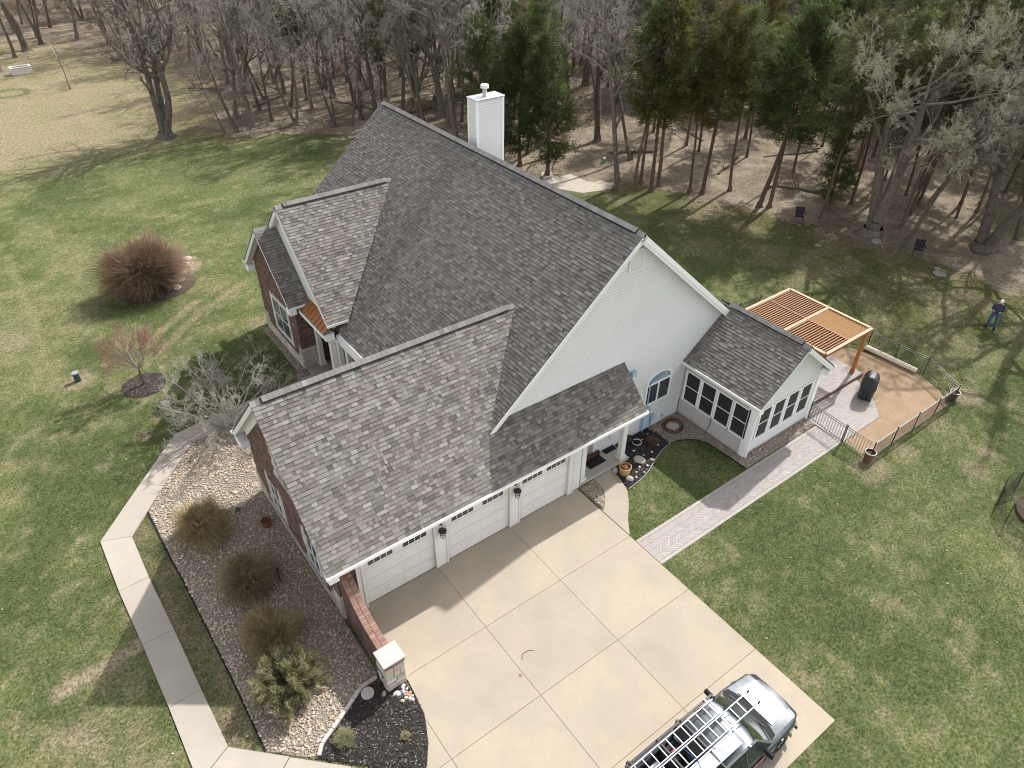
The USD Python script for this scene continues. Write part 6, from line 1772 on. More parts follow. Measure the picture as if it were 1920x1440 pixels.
rock("flat_rock", "large flat tan rock in the middle of the porch mulch bed", 13.55, -.32, .27, 3, flat=.28, z=.05)
rock("grey_rock", "ragged grey rock at the foot of the tan tub", 12.42, -.88, .17, 5, (.42, .40, .37), z=.03)
rock("tan_rock", "knobbly tan rock between porch slab and tub", 12.28, -.17, .15, 6, (.50, .42, .34), z=.03)
rock("white_rock", "round white rock at the tip of the porch mulch edging", 14.02, -.6, .10, 7, (.72, .70, .66), z=.03)
q = np.random.default_rng(500)
for k, (x, y) in enumerate(((13.0, -.35), (13.25, -.62), (12.95, -.8), (13.6, -.75), (13.9, -.2), (14.3, -.25), (14.6, .55), (15.1, .2), (13.3, .1), (14.9, -.1), (12.7, -.2), (13.75, .2), (12.75, -.98), (15.0, .7), (13.2, -.95))):
    rock("white_stone", "small white stone lying loose in the porch mulch bed", x + q.uniform(-.05, .05), y + q.uniform(-.05, .05), q.uniform(.035, .06), 20 + k, (.66, .64, .60), z=.06, grp="white stones in the porch mulch")
rock("white_rock", "biggest white rock in the pile at the pillar foot", .12, -3.42, .11, 40, (.74, .72, .69), z=.03)
for k, (x, y, t) in enumerate(((.34, -3.36, (.68, .66, .62)), (.38, -3.30, (.6, .57, .53)), (.30, -3.47, (.62, .6, .57)), (.42, -3.45, (.50, .45, .42)), (.36, -3.55, (.50, .27, .17)), (.44, -3.62, (.46, .24, .16)), (.36, -3.66, (.44, .26, .18)), (.28, -3.58, (.45, .39, .33)), (.26, -3.70, (.6, .56, .52)), (.34, -3.78, (.55, .52, .48)), (.44, -3.74, (.48, .40, .36)), (.40, -3.86, (.62, .60, .57)), (.22, -3.44, (.16, .17, .2)), (.02, -3.4, (.5, .47, .43)))):
    rock("pile_stone", "smooth coloured stone in the little pile between pillar and driveway", x, y, q.uniform(.05, .075), 60 + k, t, z=.04, grp="stone pile at the pillar foot")
rock("tan_rock", "single tan stone in the mulch at the pillar's left corner", -.22, -3.17, .09, 80, (.42, .37, .3), z=.03)
rock("tan_rock", "pale yellow stone lying in the mulch below the stone pile", .12, -3.72, .07, 81, (.52, .42, .27), z=.05)
rock("bed_rock", "large pale rock in the gravel behind the straw coloured shrub", -2.25, 7.75, .22, 82, (.55, .5, .42))
rock("bed_rock", "rounded rock in the gravel close to the brick wall", -1.0, 7.05, .19, 83, (.5, .46, .4))
rock("dark_rock", "small dark rock next to the rounded one by the brick wall", -1.2, 6.9, .13, 84, (.10, .09, .085))
for k, (x, y, s) in enumerate(((3.15, 28.5, .42), (3.5, 29.2, .36), (2.7, 27.6, .34), (2.9, 28.0, .28), (2.3, 26.8, .40), (2.0, 26.0, .30))):
    rock("shrub_rock", "pale rock half hidden under the right side of the red shrub", x, y, s, 90 + k, (.40, .34, .28), grp="rocks beside the red shrub", flat=.35)
for k, (x, y, s, lb) in enumerate(((40.3, .75, .45, "flat grey boulder nearest the standing person at the wood edge"), (40.9, 1.2, .3, "smaller grey boulder behind the flat one at the wood edge"), (42.3, .7, .38, "round pale boulder beside the pink crowned tree"), (41.3, 5.6, .5, "low tan boulder at the foot of the old twin trunk"), (37.6, 7.5, .25, "small stone in the shaded lawn before the folding chairs"))):
    rock("boulder", lb, x, y, s * .85, 110 + k, (.27, .25, .22), flat=.35, cat="boulder")
for k in range(12):
    rock("edge_rock", "weathered grey rock in the low line along the wood edge", 15.3 + k * .75 + q.normal(0, .15), 51.6 + q.normal(0, .35) - .18 * k, q.uniform(.18, .38), 130 + k, (.20, .185, .165), grp="rocks along the wood edge", flat=.45)
for k in range(9):
    rock("edge_rock", "weathered grey rock in the low line along the lawn beside the cedars", 36.3 + k * .38, 18.0 - k * 1.05 + q.normal(0, .3), q.uniform(.10, .2), 150 + k, (.22, .205, .18), grp="rocks along the cedars", flat=.4)
st_ = thing("stepping_stone", "round grey concrete stepping stone in the black mulch", "stepping stone", None, (-.63, -2.88, .075))
c = trimesh.creation.cylinder(.2, .08, sections=28); obj("disc", (c.vertices, c.faces), "cap_stone", st_)
ho = thing("hose_coil", "rusty brown ring of coiled hose on the river stones by the sunroom", "hose", None, (16.33, .40, .06))
for k, (R_, z) in enumerate(((.48, .0), (.43, .03), (.40, .0), (.46, .055), (.37, .02), (.44, .075))):
    a = np.linspace(0, 2 * np.pi, 37); obj("loop", MB().tube(np.c_[R_ * np.cos(a) + .015 * k, R_ * .96 * np.sin(a), z + .012 * np.sin(3 * a + k)], .018, 6), "rusty", ho)
ss_ = thing("stepping_stone", "pale irregular flat stone inside the hose ring", "stepping stone", None, (16.33, .40, .03))
obj("slab", MB().prism(sg.Polygon([(-.26, -.14), (-.05, -.27), (.22, -.2), (.29, .03), (.15, .24), (-.12, .26), (-.28, .1)]), 0, .05), "cap_stone", ss_)
obj("doormat", MB().box((11.4, .42, .152), (12.3, .98, .168), bevel=.005), "rubber_mat", None, label="black doormat on the side porch slab", cat="doormat")
obj("doormat", MB().box((12.55, .72, .152), (13.2, 1.0, .166), bevel=.005), "rubber_mat", None, label="small black mat behind the right porch column", cat="doormat")
mb = MB().tube([(11.45, .92, .26), (12.35, .95, .26)], .085, 12)
for k in range(14): mb.tube([(11.48 + k * .063, .922, .26), (11.50 + k * .063, .922, .26)], .091, 12)
obj("rolled_rug", mb, "rug", None, True, label="dark red rolled rug lying behind the black doormat", cat="rug")
sk = thing("path_light", "thin black stake standing by the dark brown shrub", "stake", None, (-1.15, 2.75, 0))
obj("stake", MB().tube([(0, 0, 0), (.0, 0, .62)], .018, 6), "black_metal", sk); obj("hood", MB().box((-.07, -.05, .6), (.07, .05, .66), bevel=.01), "black_metal", sk)
MP = [(15.45, -.31), (14.8, -.42), (14.12, -.68), (13.4, -1.0), (12.82, -1.16), (12.0, -1.27)]
obj("mulch_edging", MB().tube(np.c_[np.array(MP), np.full(len(MP), .05)], .02, 6), "white_trim" if False else "timber_grey", None, True, label="thin pale edging between the porch mulch and the lawn", cat="edging")
BE = [(15.45, -.31), (15.9, -.42), (16.31, -.64), (16.6, -.9), (16.78, -1.34), (16.81, -2.13), (16.85, -2.6), (16.87, -3.28)]
obj("bed_edging", MB().tube(np.c_[np.array(BE), np.full(len(BE), .04)], .02, 6), "plastic_black", None, True, label="thin dark edging between the sunroom stones and the lawn", cat="edging")

# ------------------------------------------------------------------ lawn odds and ends
q5 = np.random.default_rng(700)
sx, sy = q5.uniform(-14, 36, 2600), q5.uniform(-13, 40, 2600)
ok = seen(sx, sy) & ~shapely.contains_xy(HARD.buffer(.05), sx, sy) & (edge_dist(sx, sy) < 0)
sx, sy = sx[ok], sy[ok]; n = len(sx)
a, s = q5.uniform(0, 6.3, n), q5.uniform(.018, .05, n)
v = np.stack([np.stack([sx - s * np.cos(a), sy - s * np.sin(a), .04 + 0 * a], -1), np.stack([sx + s * .5 * np.sin(a), sy - s * .5 * np.cos(a), .055 + 0 * a], -1), np.stack([sx + s * np.cos(a), sy + s * np.sin(a), .045 + 0 * a], -1), np.stack([sx - s * .5 * np.sin(a), sy + s * .5 * np.cos(a), .05 + 0 * a], -1)], 1)
f = np.array([[0, 1, 2], [0, 2, 3]])[None] + (np.arange(n) * 4)[:, None, None]
obj("lawn_leaves", (v.reshape(-1, 3), f.reshape(-1, 3)), "fallen_leaf", tone=np.repeat(np.array([(.55, .5, .42), (.42, .34, .22), (.3, .22, .13)])[q5.integers(0, 3, n)], 4, 0), kind="stuff", label="pale dry leaves and bits scattered over the lawn")
rp = thing("riser_pipe", "short dark green pipe with grey lid in a bare patch of the left lawn", "pipe", None, (-4.47, 19.62, 0))
c = trimesh.creation.cylinder(.14, .46, sections=20); c.apply_translation((0, 0, .23)); obj("pipe", (c.vertices, c.faces), "riser_green", rp, smooth=40)
obj("lid", (lambda c: (c.vertices + (0, 0, .48), c.faces))(trimesh.creation.cylinder(.155, .05, sections=20)), "galvanised", rp, smooth=40)
tt_ = thing("marker_post", "small teal marker with white top near the gravel pad", "marker", None, (36.2, 26.7, 0))
c = trimesh.creation.cylinder(.10, .42, sections=14); c.apply_translation((0, 0, .2)); obj("post", (c.vertices, c.faces), "teal", tt_, smooth=40)
obj("top", (lambda c: (c.vertices + (0, 0, .47), c.faces))(trimesh.creation.cylinder(.11, .12, sections=14)), "white_trim", tt_, smooth=40)
tg = thing("trough", "pale grey rectangular stone trough in the far straw brown meadow", "trough", None, (2.15, 83.7, 0), 8)
L, W, H = 1.95, .95, .72
for nm, lo, hi in (("side", (-L / 2, -W / 2, 0), (L / 2, -W / 2 + .14, H)), ("side", (-L / 2, W / 2 - .14, 0), (L / 2, W / 2, H)), ("end", (-L / 2, -W / 2 + .14, 0), (-L / 2 + .14, W / 2 - .14, H)), ("end", (L / 2 - .14, -W / 2 + .14, 0), (L / 2, W / 2 - .14, H))):
    obj(nm, MB().box(lo, hi, bevel=.02), "timber_grey" if nm == "x" else "cap_stone", tg)
obj("rim", MB().box((-L / 2 - .04, -W / 2 - .04, H), (L / 2 + .04, -W / 2 + .16, H + .05)).box((-L / 2 - .04, W / 2 - .16, H), (L / 2 + .04, W / 2 + .04, H + .05)).box((-L / 2 - .04, -W / 2 + .16, H), (-L / 2 + .16, W / 2 - .16, H + .05)).box((L / 2 - .16, -W / 2 + .16, H), (L / 2 + .04, W / 2 - .16, H + .05)), "white_trim", tg)
obj("soil", MB().box((-L / 2 + .14, -W / 2 + .14, .1), (L / 2 - .14, W / 2 - .14, H - .18)), "soil", tg)


def chair(label, x, y, rz):
    o = thing("folding_chair", label, "chair", None, (x, y, 0), rz)
    obj("seat", MB().add([(-.27, -.25, .42), (.27, -.25, .42), (.24, .22, .36), (-.24, .22, .36), (-.27, -.25, .405), (.27, -.25, .405), (.24, .22, .345), (-.24, .22, .345)], [[0, 1, 2, 3], [4, 7, 6, 5], [0, 4, 5, 1], [1, 5, 6, 2], [2, 6, 7, 3], [3, 7, 4, 0]]), "chair_cloth", o)
    obj("backrest", MB().add([(-.26, .22, .38), (.26, .22, .38), (.30, .40, .92), (-.30, .40, .92), (-.26, .24, .37), (.26, .24, .37), (.30, .42, .91), (-.30, .42, .91)], [[0, 1, 2, 3], [4, 7, 6, 5], [0, 4, 5, 1], [1, 5, 6, 2], [2, 6, 7, 3], [3, 7, 4, 0]]), "chair_cloth", o)
    for s in (-1, 1):
        obj("leg", MB().tube([(s * .28, -.28, 0), (s * .26, .36, .82)], .013, 6), "black_metal", o)
        obj("leg", MB().tube([(s * .29, .30, 0), (s * .28, -.27, .44)], .013, 6), "black_metal", o)
        obj("armrest", MB().box((s * .31 - .03, -.3, .62), (s * .31 + .03, .28, .64), bevel=.006), "chair_cloth", o)
chair("dark purple folding chair turned to the woods, right one of the pair", 41.75, 3.0, -60)
chair("dark folding chair in deep shade behind the pergola, left one of the pair", 39.8, 10.6, -50)

en = thing("mesh_enclosure", "round black mesh enclosure cut by the right picture border", "enclosure", None, (24.25, -12.0, 0))
n = 12; R_ = 1.65
for k in range(n):
    a0, a1 = 2 * np.pi * k / n, 2 * np.pi * (k + 1) / n
    p, q_ = V3(R_ * math.cos(a0), R_ * math.sin(a0), 0), V3(R_ * math.cos(a1), R_ * math.sin(a1), 0)
    obj("post", MB().tube([p, p * 1.04 + (0, 0, 1.0)], .018, 6), "black_metal", en)
    mb = MB()
    for z in (.04, 1.0): mb.tube([p * (1 + .04 * z) + (0, 0, z), q_ * (1 + .04 * z) + (0, 0, z)], .014, 5)
    L = np.linalg.norm(q_ - p); d = (q_ - p) / L
    for i in range(-9, 10):
        for sgn in (-1, 1):
            u0, u1 = i * .1, i * .1 + sgn * .96
            t0, t1 = 0.0, 1.0
            for lo in (0.0, L):
                pass
            A, B_ = np.array([u0, .04]), np.array([u1, 1.0])
            seg = sg.LineString([A, B_]).intersection(sg.box(0, .04, L, 1.0))
            if seg.geom_type == "LineString" and seg.length > .08:
                (ua, za), (ub, zb_) = seg.coords
                mb.tube([(p + d * ua) * (1 + .04 * za) + (0, 0, za), (p + d * ub) * (1 + .04 * zb_) + (0, 0, zb_)], .008, 3, caps=False)
    obj("mesh_panel", mb, "black_metal", en)
c = trimesh.creation.cylinder(1.15, .1, sections=32); c.apply_translation((.1, -.1, .06)); obj("soil", (c.vertices, c.faces), "soil", en)

# a fallen branch by the twin trunk and a stain of brush on the driveway stay out: only their twigs
tw = MB().tube([(40.6, 4.6, .08), (41.1, 5.2, .12), (41.9, 5.3, .35), (42.6, 5.9, .7)], [.035, .03, .022, .012], 6).tube([(41.1, 5.2, .12), (41.4, 4.7, .3), (41.9, 4.4, .4)], [.02, .015, .008], 5)
obj("fallen_branch", tw, "pale_twig", None, True, label="pale fallen branch lying near the right folding chair", cat="branch")
cr_ = MB().tube([(3.9, -4.75, .034), (4.05, -4.6, .036), (4.3, -4.62, .035), (4.42, -4.75, .034)], .011, 4)
obj("driveway_twig", cr_, "rusty", None, True, label="curved dark twig lying on the driveway", cat="twig")
rock("driveway_leaf", "small brown leaf on the driveway near its left seam", 3.55, -5.15, .05, 171, (.30, .17, .08), z=.03, flat=.3, cat="leaf")

# ------------------------------------------------------------------ the pickup truck
tk = thing("pickup_truck", "silver pickup truck with ladder rack parked at the driveway edge", "truck", None, (0, -10.48, .03))
def sect(x, hw, z0, z1, r=.08):
    return [(x, s * (hw - dy), z) for s in (-1, 1) for dy, z in ((r * 1.2, z0), (0, z0 + r), (0, z0 + .55 * (z1 - z0)), (.02 + r * .3, z1 - r), (r * 1.5, z1 - r * .25), (hw * .62, z1 + .012))]
m = hull(sect(9.06, .70, .42, .80) + sect(8.97, .84, .38, .95) + sect(8.72, .93, .36, 1.06) + sect(7.7, .99, .34, 1.17) + sect(5.6, 1.0, .34, 1.2) + sect(3.4, 1.0, .38, 1.2) + sect(3.28, .97, .42, 1.17))
man = m3.Manifold(m3.Mesh(np.array(m.vertices, np.float32), np.array(m.faces, np.uint32)))
def cylm(x, r, y0, y1):
    c = m3.Manifold.cylinder(y1 - y0, r, r, 40).rotate((90, 0, 0)).translate((x, y1, .37)); return c
for x in (8.12, 4.35):
    for y0, y1 in ((-1.1, -.66), (.66, 1.1)):
        man -= cylm(x, .44, y0, y1)
man -= m3.Manifold.cube((2.0, 1.62, 1.0)).translate((3.42, -.81, .78))
mm = man.to_mesh()
low_ = m3.Manifold.cube((7, 3, 1.12)).translate((3, -1.5, -.1))
top_, bot_ = man - low_, man ^ low_
obj("body", top_, "truck_paint", tk, smooth=35)
obj("lower_body", bot_, "truck_dark", tk, smooth=35, label="dark lower flank of the body")
# hood crease panel, grille, lamps, bumper
hz = lambda x: np.interp(x, [7.7, 8.72, 8.97, 9.06], [1.182, 1.072, .962, .812])
hd = MB()
xs_ = np.linspace(7.93, 8.86, 9); ys_ = np.linspace(-.60, .60, 9)
v = np.array([(x + .06 * (1 - (y / .6) ** 2) * (x > 8.8), y * (1 - .12 * ss(np.array(x), 8.3, 8.9)), float(hz(x)) + .032 - .014 * (abs(y) / .6) ** 3) for x in xs_ for y in ys_])
f = np.array([[i * 9 + j, (i + 1) * 9 + j, (i + 1) * 9 + j + 1, i * 9 + j + 1] for i in range(8) for j in range(8)])
bd = np.r_[0:9, 17:81:9, 79:71:-1, 63:0:-9]
sk_ = np.vstack([v, v[bd] - (0, 0, .04)]); n0 = len(v); nbd = len(bd)
f2 = np.array([[bd[i], n0 + i, n0 + (i + 1) % nbd, bd[(i + 1) % nbd]] for i in range(nbd)])
obj("hood", (sk_, np.vstack([f, f2])), "truck_paint", tk, smooth=35)
obj("grille", MB().box((8.98, -.42, .58), (9.075, .42, .84), bevel=.02), "truck_dark", tk)
obj("bumper", MB().tm(hull([(9.16, -.6, .42), (9.16, .6, .42), (9.16, -.6, .56), (9.16, .6, .56), (8.86, -.98, .42), (8.86, .98, .42), (8.86, -.98, .56), (8.86, .98, .56)])), "truck_dark", tk)
for s in (-1, 1):
    obj("headlight", MB().tm(hull([(9.05, s * .46, .66), (9.05, s * .46, .82), (8.92, s * .86, .68), (8.92, s * .86, .84), (8.8, s * .9, .7), (8.8, s * .9, .84)])), "lamp_glass", tk)
# cab
bw, tw_ = .93, .72
def ring(x0, x1, hw, z, bulge): return [(x0, -hw, z), (x0, hw, z), (x1, -hw, z), (x1, hw, z), (x1 + bulge, 0, z), (x1 + bulge * .8, -.45, z), (x1 + bulge * .8, .45, z)]
obj("cabin", MB().tm(hull(ring(5.55, 7.50, bw, 1.15, .22) + ring(5.72, 6.74, tw_, 1.78, .12))), "interior", tk)
roof_h = hull([(x, y * k, z) for x0, x1, k, z in ((5.66, 6.80, 1.0, 1.775), (5.74, 6.70, .95, 1.845), (5.95, 6.5, .75, 1.885)) for x in (x0, x1) for y in (-tw_ - .03, tw_ + .03)] + [(6.93, 0, 1.775), (6.86, 0, 1.845), (6.6, 0, 1.895), (6.91, .4, 1.775), (6.91, -.4, 1.775)])
obj("roof", MB().tm(roof_h), "truck_paint", tk, smooth=40)
def patch(P00, P01, P10, P11, bow, off, n=8):
    P00, P01, P10, P11 = map(lambda p: V3(*p), (P00, P01, P10, P11))
    v = []
    for i in range(n + 1):
        for j in range(n + 1):
            a, b = i / n, j / n
            v.append((P00 * (1 - a) + P10 * a) * (1 - b) + (P01 * (1 - a) + P11 * a) * b + V3(*bow) * 4 * b * (1 - b) + V3(*off))
    return np.array(v), np.array([[i * (n + 1) + j, (i + 1) * (n + 1) + j, (i + 1) * (n + 1) + j + 1, i * (n + 1) + j + 1] for i in range(n) for j in range(n)])
obj("windshield", patch((7.53, -.86, 1.17), (7.53, .86, 1.17), (6.82, -.67, 1.79), (6.82, .67, 1.79), (.17, 0, 0), (.03, 0, .01)), "windshield", tk, smooth=True)
obj("dashboard", patch((7.45, -.84, 1.19), (7.45, .84, 1.19), (7.05, -.74, 1.47), (7.05, .74, 1.47), (.18, 0, 0), (.015, 0, .0)), "dash_green", tk, smooth=True)
for s in (-1, 1):
    obj("side_window", patch((5.72, s * .935, 1.2), (7.3, s * .925, 1.2), (5.86, s * .755, 1.74), (6.72, s * .75, 1.74), (0, s * .012, 0), (0, s * .012, 0)), "dark_glass", tk, smooth=True)
    obj("pillar", MB().bar((7.52, s * .90, 1.18), (6.80, s * .70, 1.79), .06, .05), "truck_paint", tk)
    obj("pillar", MB().bar((5.62, s * .94, 1.18), (5.74, s * .74, 1.79), .10, .05), "truck_paint", tk)
    obj("pillar", MB().bar((6.45, s * .945, 1.2), (6.40, s * .765, 1.76), .05, .03), "truck_dark", tk)
    mi = group("wing_mirror", tk)
    obj("shell", MB().box((7.12, s * 1.08 - .13, 1.12), (7.24, s * 1.08 + .13, 1.30), bevel=.035), "plastic_black", mi)
    obj("arm", MB().bar((7.2, s * .9, 1.16), (7.2, s * 1.02, 1.18), .06, .05), "plastic_black", mi)
    obj("door_handle", MB().box((6.02, s * 1.0 - .012, .96), (6.2, s * 1.0 + .02, .99)), "truck_dark", tk)
    obj("wheel_arch", MB().tube([(8.12 + .455 * math.cos(a), s * .985, .37 + .455 * math.sin(a)) for a in np.linspace(0, math.pi, 13)], .03, 6), "truck_dark", tk)
    obj("bed_rail", MB().box((3.35, s * .9 - .07, 1.19), (5.5, s * .9 + .07, 1.225), bevel=.012), "truck_dark", tk)
    obj("rack_side", MB().box((3.45, s * .78 - .03, 2.0), (6.75, s * .78 + .03, 2.05)), "black_metal", tk)
    for x in (3.6, 5.45):
        obj("rack_post", MB().box((x - .03, s * .85 - .03, 1.2), (x + .03, s * .85 + .03, 2.0)), "black_metal", tk)
    for x in (8.12, 4.35):
        w = group("wheel", tk)
        y = s * .86
        t_ = trimesh.creation.revolve(np.array([[.22, -.11], [.33, -.115], [.365, -.08], [.37, 0], [.365, .08], [.33, .115], [.22, .11], [.22, -.11]]), sections=36, transform=trimesh.transformations.rotation_matrix(math.pi / 2, [1, 0, 0]))
        t_.apply_translation((x, y, .345)); obj("tyre", (t_.vertices, t_.faces), "tyre", w, smooth=40)
        rm = MB(); c = trimesh.creation.cylinder(.225, .12, sections=30, transform=trimesh.transformations.rotation_matrix(math.pi / 2, [1, 0, 0])); c.apply_translation((x, y, .345)); rm.tm(c)
        for k in range(5):
            a = k * 2 * np.pi / 5; rm.bar((x, y + s * .075, .345), (x + .2 * math.cos(a), y + s * .075, .345 + .2 * math.sin(a)), .03, .06)
        obj("rim", rm, "galvanised", w)
obj("cowl", patch((7.53, -.88, 1.196), (7.53, .88, 1.196), (7.76, -.84, 1.190), (7.76, .84, 1.190), (.165, 0, .004), (0, 0, .012)), "plastic_black", tk, smooth=True)
for y in (-.35, .3):
    obj("wiper", MB().bar((7.70, y - .2, 1.215), (7.62, y + .38, 1.25), .02, .02), "black_metal", tk)
for x in (3.6, 4.6, 5.5, 6.45):
    obj("rack_bar", MB().box((x - .025, -.81, 2.05), (x + .025, .81, 2.085)), "aluminium" if x > 6 else "black_metal", tk)
obj("door_stripe", MB().add([(6.6, -1.008, .98), (7.25, -1.006, .98), (7.1, -1.006, .86), (6.45, -1.008, .86)], [[3, 2, 1, 0]]), "signal_red", tk, label="slanting red stripe on the door")
obj("door_stripe", MB().add([(6.1, -1.008, .98), (6.55, -1.008, .98), (6.4, -1.008, .86), (5.95, -1.008, .86)], [[3, 2, 1, 0]]), "white_trim", tk, label="slanting white stripe on the door")
obj("door_seam", MB().box((5.63, -1.006, .45), (5.645, -.99, 1.18)).box((7.32, -1.006, .45), (7.335, -.99, 1.17)), "plastic_black", tk)
def ladder(label, x0, x1, ya, yb, z):
    o = thing("extension_ladder", label, "ladder")
    for y in (ya, yb):
        obj("rail", MB().box((x0, y - .016, z - .036), (x1, y + .016, z + .036), bevel=.006), "aluminium", o)
        obj("end_cap", MB().box((x1 - .01, y - .026, z - .05), (x1 + .10, y + .026, z + .05), bevel=.012), "plastic_black", o)
    x = x0 + .15
    while x < x1 - .08:
        obj("rung", MB().box((x - .016, min(ya, yb) + .016, z - .014), (x + .016, max(ya, yb) - .016, z + .014), bevel=.005), "aluminium", o); x += .29
ladder("aluminium ladder on the truck rack, farther from the grass", 2.3, 6.63, -9.82, -10.20, 2.13)
ladder("aluminium ladder on the truck rack reaching forward over the windshield", 2.6, 7.54, -10.26, -10.65, 2.13)
ladder("lower aluminium ladder half hidden under the long one on the rack", 2.4, 6.62, -10.235, -10.62, 2.045) if False else None
wp_ = thing("metal_trough", "long white metal trough lying beside the ladders on the truck rack", "trough")
obj("base", MB().box((2.4, -11.10, 2.09), (6.35, -10.72, 2.10)), "white_panel", wp_)
obj("side", MB().box((2.4, -10.735, 2.101), (6.35, -10.72, 2.19)), "white_panel", wp_); obj("side", MB().box((2.4, -11.10, 2.101), (6.35, -11.085, 2.16)), "white_panel", wp_)
obj("rope", MB().tube([(4.95, -10.3, 2.16), (5.0, -10.7, 2.22), (4.9, -10.95, 2.2), (4.75, -11.2, 2.08), (4.8, -11.35, 1.6)], .014, 6).tube([(5.55, -10.7, 2.2), (5.72, -10.95, 2.21), (5.6, -11.12, 2.12), (5.45, -11.3, 1.7)], .010, 5), "blue_rope", None, True, label="dark blue rope tied over the ladders and white trough", cat="rope")
# load in the bed
for k, (nm, lo, hi, mt, lb) in enumerate((("tool_box", (4.85, -10.2, .8), (5.4, -9.72, 1.25), "plastic_black", "black tool box in the truck bed below the ladders"), ("white_bucket", None, None, "white_trim", "white bucket standing in the truck bed below the ladders"), ("shingle_bundle", (3.5, -11.2, .8), (4.5, -10.5, 1.05), "deck", "dark bundle of shingles in the truck bed"), ("metal_sheet", (3.6, -10.35, .8), (4.7, -9.75, .95), "galvanised", "folded grey metal sheet in the truck bed"))):
    o = thing(nm, lb, nm.split("_")[1])
    if nm == "white_bucket":
        m = trimesh.creation.revolve(np.array([[0, 0], [.13, 0], [.15, .36], [.16, .36], [.16, .38], [0, .37]]), sections=20); m.apply_translation((4.98, -10.55, .8)); obj("body", (m.vertices, m.faces), mt, o, smooth=40)
        a = np.linspace(0, math.pi, 13); obj("handle", MB().tube(np.c_[4.98 + .16 * np.cos(a), np.full(13, -10.55), 1.16 + .02 * np.sin(a)], .006, 5), "black_metal", o)
    elif nm == "tool_box":
        obj("body", MB().box(lo, (hi[0], hi[1], hi[2] - .12), bevel=.03), mt, o); obj("lid", MB().box((lo[0], lo[1], hi[2] - .115), hi, bevel=.03), "plastic_black", o); obj("handle", MB().tube([(lo[0] + .15, -9.96, hi[2]), (lo[0] + .18, -9.96, hi[2] + .06), (hi[0] - .18, -9.96, hi[2] + .06), (hi[0] - .15, -9.96, hi[2])], .03, 6), "signal_red", o)
    else:
        for i in range(3):
            dz = (hi[2] - lo[2]) / 3; obj("layer", MB().box((lo[0] + .02 * i, lo[1], lo[2] + i * dz), (hi[0], hi[1] - .02 * i, lo[2] + (i + 1) * dz - .01), bevel=.01), mt, o)

# ------------------------------------------------------------------ the person with the remote
pe = thing("person", "person in white cap, dark shirt and blue jeans holding a remote control", "person", None, (36.72, -3.98, 0), math.degrees(math.atan2(-10.8, -40.9)))
J = {"hipL": (0, .10, .92), "hipR": (0, -.10, .92), "kneeL": (.05, .16, .50), "kneeR": (.03, -.15, .50), "ankL": (.0, .21, .09), "ankR": (-.02, -.19, .09), "toeL": (.19, .24, .04), "toeR": (.16, -.24, .04), "heelL": (-.06, .21, .05), "heelR": (-.08, -.18, .05),
     "pel": (0, 0, .95), "waist": (.0, 0, 1.08), "chest": (-.01, 0, 1.30), "neck": (.02, 0, 1.49), "shL": (-.01, .19, 1.42), "shR": (-.01, -.19, 1.42), "elL": (-.04, .27, 1.13), "elR": (-.04, -.27, 1.13), "wrL": (.20, .12, 1.08), "wrR": (.20, -.12, 1.08)}
J = {k: V3(*v) for k, v in J.items()}
def ball(p, r, n=16): return m3.Manifold.sphere(r, n).translate(tuple(map(float, p)))
def bone(a, b, ra, rb): return m3.Manifold.batch_hull([ball(J[a] if isinstance(a, str) else a, ra), ball(J[b] if isinstance(b, str) else b, rb)])
def soft(parts, L=.035, it=8):
    M_ = parts[0]
    for p in parts[1:]: M_ = M_ + p
    M_ = M_.refine_to_length(L); k = M_.to_mesh(); t = trimesh.Trimesh(k.vert_properties[:, :3], k.tri_verts, process=True)
    trimesh.smoothing.filter_taubin(t, iterations=it); return t
hd_c = V3(.06, 0, 1.62)
headp = [m3.Manifold.batch_hull([ball(hd_c + (-.015, 0, .03), .092), ball(hd_c + (.03, 0, -.055), .062), ball(hd_c + (.035, 0, .03), .08)]), bone("neck", hd_c + (-.01, 0, -.05), .058, .055), ball(hd_c + (.108, 0, -.012), .017), m3.Manifold.batch_hull([ball(hd_c + (.095, 0, .012), .010), ball(hd_c + (.113, 0, -.018), .014)]), ball(hd_c + (-.01, .09, .0), .022), ball(hd_c + (-.01, -.09, .0), .022)]
arms = []
for s in "LR":
    sg_ = 1 if s == "L" else -1
    arms += [bone("sh" + s, "el" + s, .055, .043), bone("el" + s, "wr" + s, .042, .03)]
    w = J["wr" + s]; palm = w + V3(.07, -sg_ * .03, .005)
    arms.append(m3.Manifold.batch_hull([ball(w, .028), ball(palm + (.02, sg_ * .028, .012), .017), ball(palm + (.02, -sg_ * .012, -.02), .017)]))
    for k in range(4):
        b0 = palm + V3(.025, sg_ * (.03 - .012 * k), .016 - .013 * k); L_ = (.036, .04, .037, .03)[k]
        b1 = b0 + V3(L_ * .7, -sg_ * L_ * .6, 0); b2 = b1 + V3(-.004, -sg_ * .028, -.005)
        arms += [bone(b0, b1, .0095, .009), bone(b1, b2, .009, .008)]
    t0 = w + V3(.035, -sg_ * .012, .022); t1 = t0 + V3(.035, -sg_ * .03, .016); arms += [bone(t0, t1, .012, .010), bone(t1, t1 + V3(.02, -sg_ * .016, .0), .010, .009)]
trunk_ = [bone("pel", "waist", .14, .135), m3.Manifold.batch_hull([ball(J["waist"], .13), ball(J["chest"] + (0, .08, 0), .12), ball(J["chest"] + (0, -.08, 0), .12)]), m3.Manifold.batch_hull([ball(J["chest"] + (0, .08, 0), .12), ball(J["chest"] + (0, -.08, 0), .12), ball(J["shL"], .06), ball(J["shR"], .06), ball(J["neck"], .055)])]
legs = []
for s in "LR":
    legs += [bone("hip" + s, "knee" + s, .092, .062), bone("knee" + s, "ank" + s, .06, .042), bone("pel", "hip" + s, .13, .10)]
body_ = soft(headp + arms + trunk_ + legs, .02, 4)
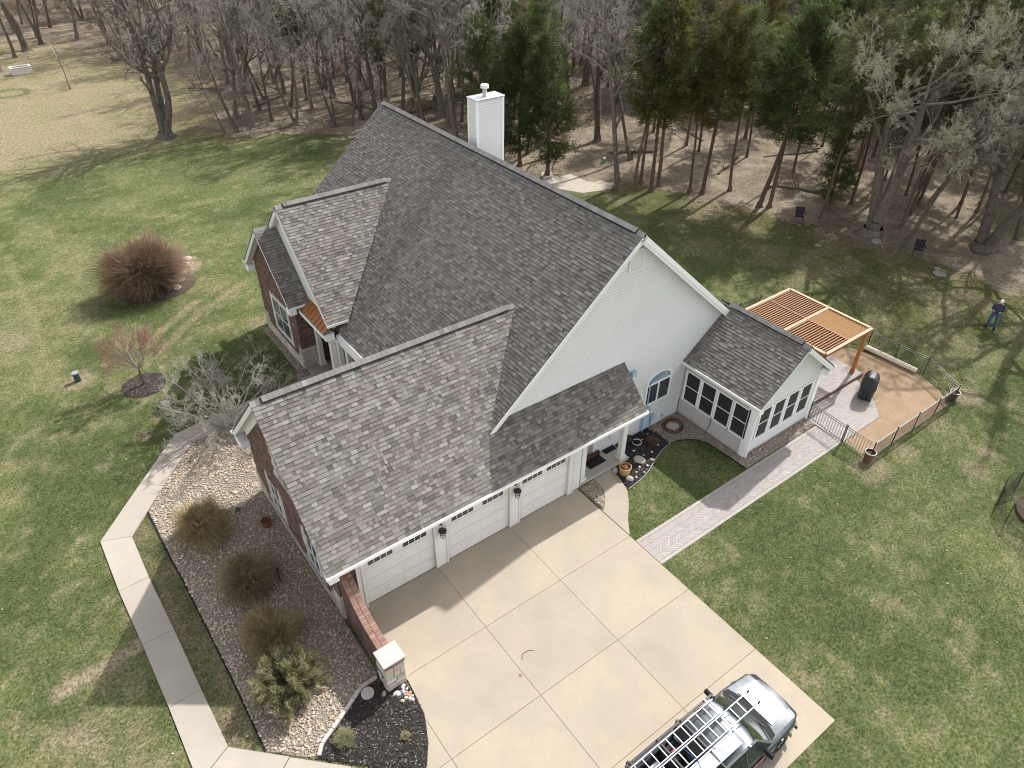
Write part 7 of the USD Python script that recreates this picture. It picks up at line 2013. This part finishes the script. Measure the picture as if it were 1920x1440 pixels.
obj("body", (body_.vertices, body_.faces), "skin", pe, True)
# clothes: the same limbs, a little wider
jeans = soft([bone("hip" + s, "knee" + s, .108, .082) for s in "LR"] + [bone("knee" + s, "ank" + s, .08, .07) for s in "LR"] + [bone("pel", "hip" + s, .15, .115) for s in "LR"] + [ball(J["pel"] + (0, 0, .05), .15)], .03, 6)
obj("jeans", (jeans.vertices, jeans.faces), "denim", pe, True)
shirt = soft([bone("pel", "waist", .158, .152), m3.Manifold.batch_hull([ball(J["waist"], .152), ball(J["chest"] + (0, .08, 0), .137), ball(J["chest"] + (0, -.08, 0), .137)]), m3.Manifold.batch_hull([ball(J["chest"] + (0, .08, 0), .137), ball(J["chest"] + (0, -.08, 0), .137), ball(J["shL"], .075), ball(J["shR"], .075), ball(J["neck"] - (0, 0, .03), .062)])] + [bone("sh" + s, "el" + s, .074, .062) for s in "LR"] + [bone("el" + s, J["el" + s] * .45 + J["wr" + s] * .55, .06, .05) for s in "LR"], .03, 6)
obj("shirt", (shirt.vertices, shirt.faces), "navy_shirt", pe, True)
bd_ = soft([m3.Manifold.batch_hull([ball(hd_c + (.06, .03, -.075), .045), ball(hd_c + (.06, -.03, -.075), .045), ball(hd_c + (.045, 0, -.13), .05)])], .02, 4)
obj("face_covering", (bd_.vertices, bd_.faces), "red_cloth", pe, True, label="red cloth over chin and neck")
cap = soft([m3.Manifold.batch_hull([ball(hd_c + (-.02, 0, .06), .102), ball(hd_c + (.03, 0, .065), .09)]), m3.Manifold.batch_hull([ball(hd_c + (.10, .05, .045), .012), ball(hd_c + (.10, -.05, .045), .012), ball(hd_c + (.17, .03, .03), .010), ball(hd_c + (.17, -.03, .03), .010)])], .02, 3)
obj("cap", (cap.vertices, cap.faces), "white_cloth", pe, True)
for s in "LR":
    sh_ = soft([m3.Manifold.batch_hull([ball(J["heel" + s], .05), ball(J["toe" + s], .042), ball(J["ank" + s] + (.02, 0, -.01), .05)])], .03, 3)
    obj("shoe", (sh_.vertices, sh_.faces), "plastic_black", pe, True)
for y in (-.035, .035):
    e_ = trimesh.creation.icosphere(1, .011); obj("eye", (e_.vertices + hd_c + (.103, y, .018), e_.faces), "black_metal", pe, True)
rc = thing("remote_control", "small dark remote control held by the standing person", "remote control", None, (36.72, -3.98, 0), math.degrees(math.atan2(-10.8, -40.9)))
obj("body", MB().box((.27, -.09, 1.06), (.36, .09, 1.10), bevel=.015), "plastic_black", rc)
for y in (-.06, .06):
    obj("stick", MB().tube([(.31, y, 1.10), (.31, y, 1.125)], .008, 6), "galvanised", rc)
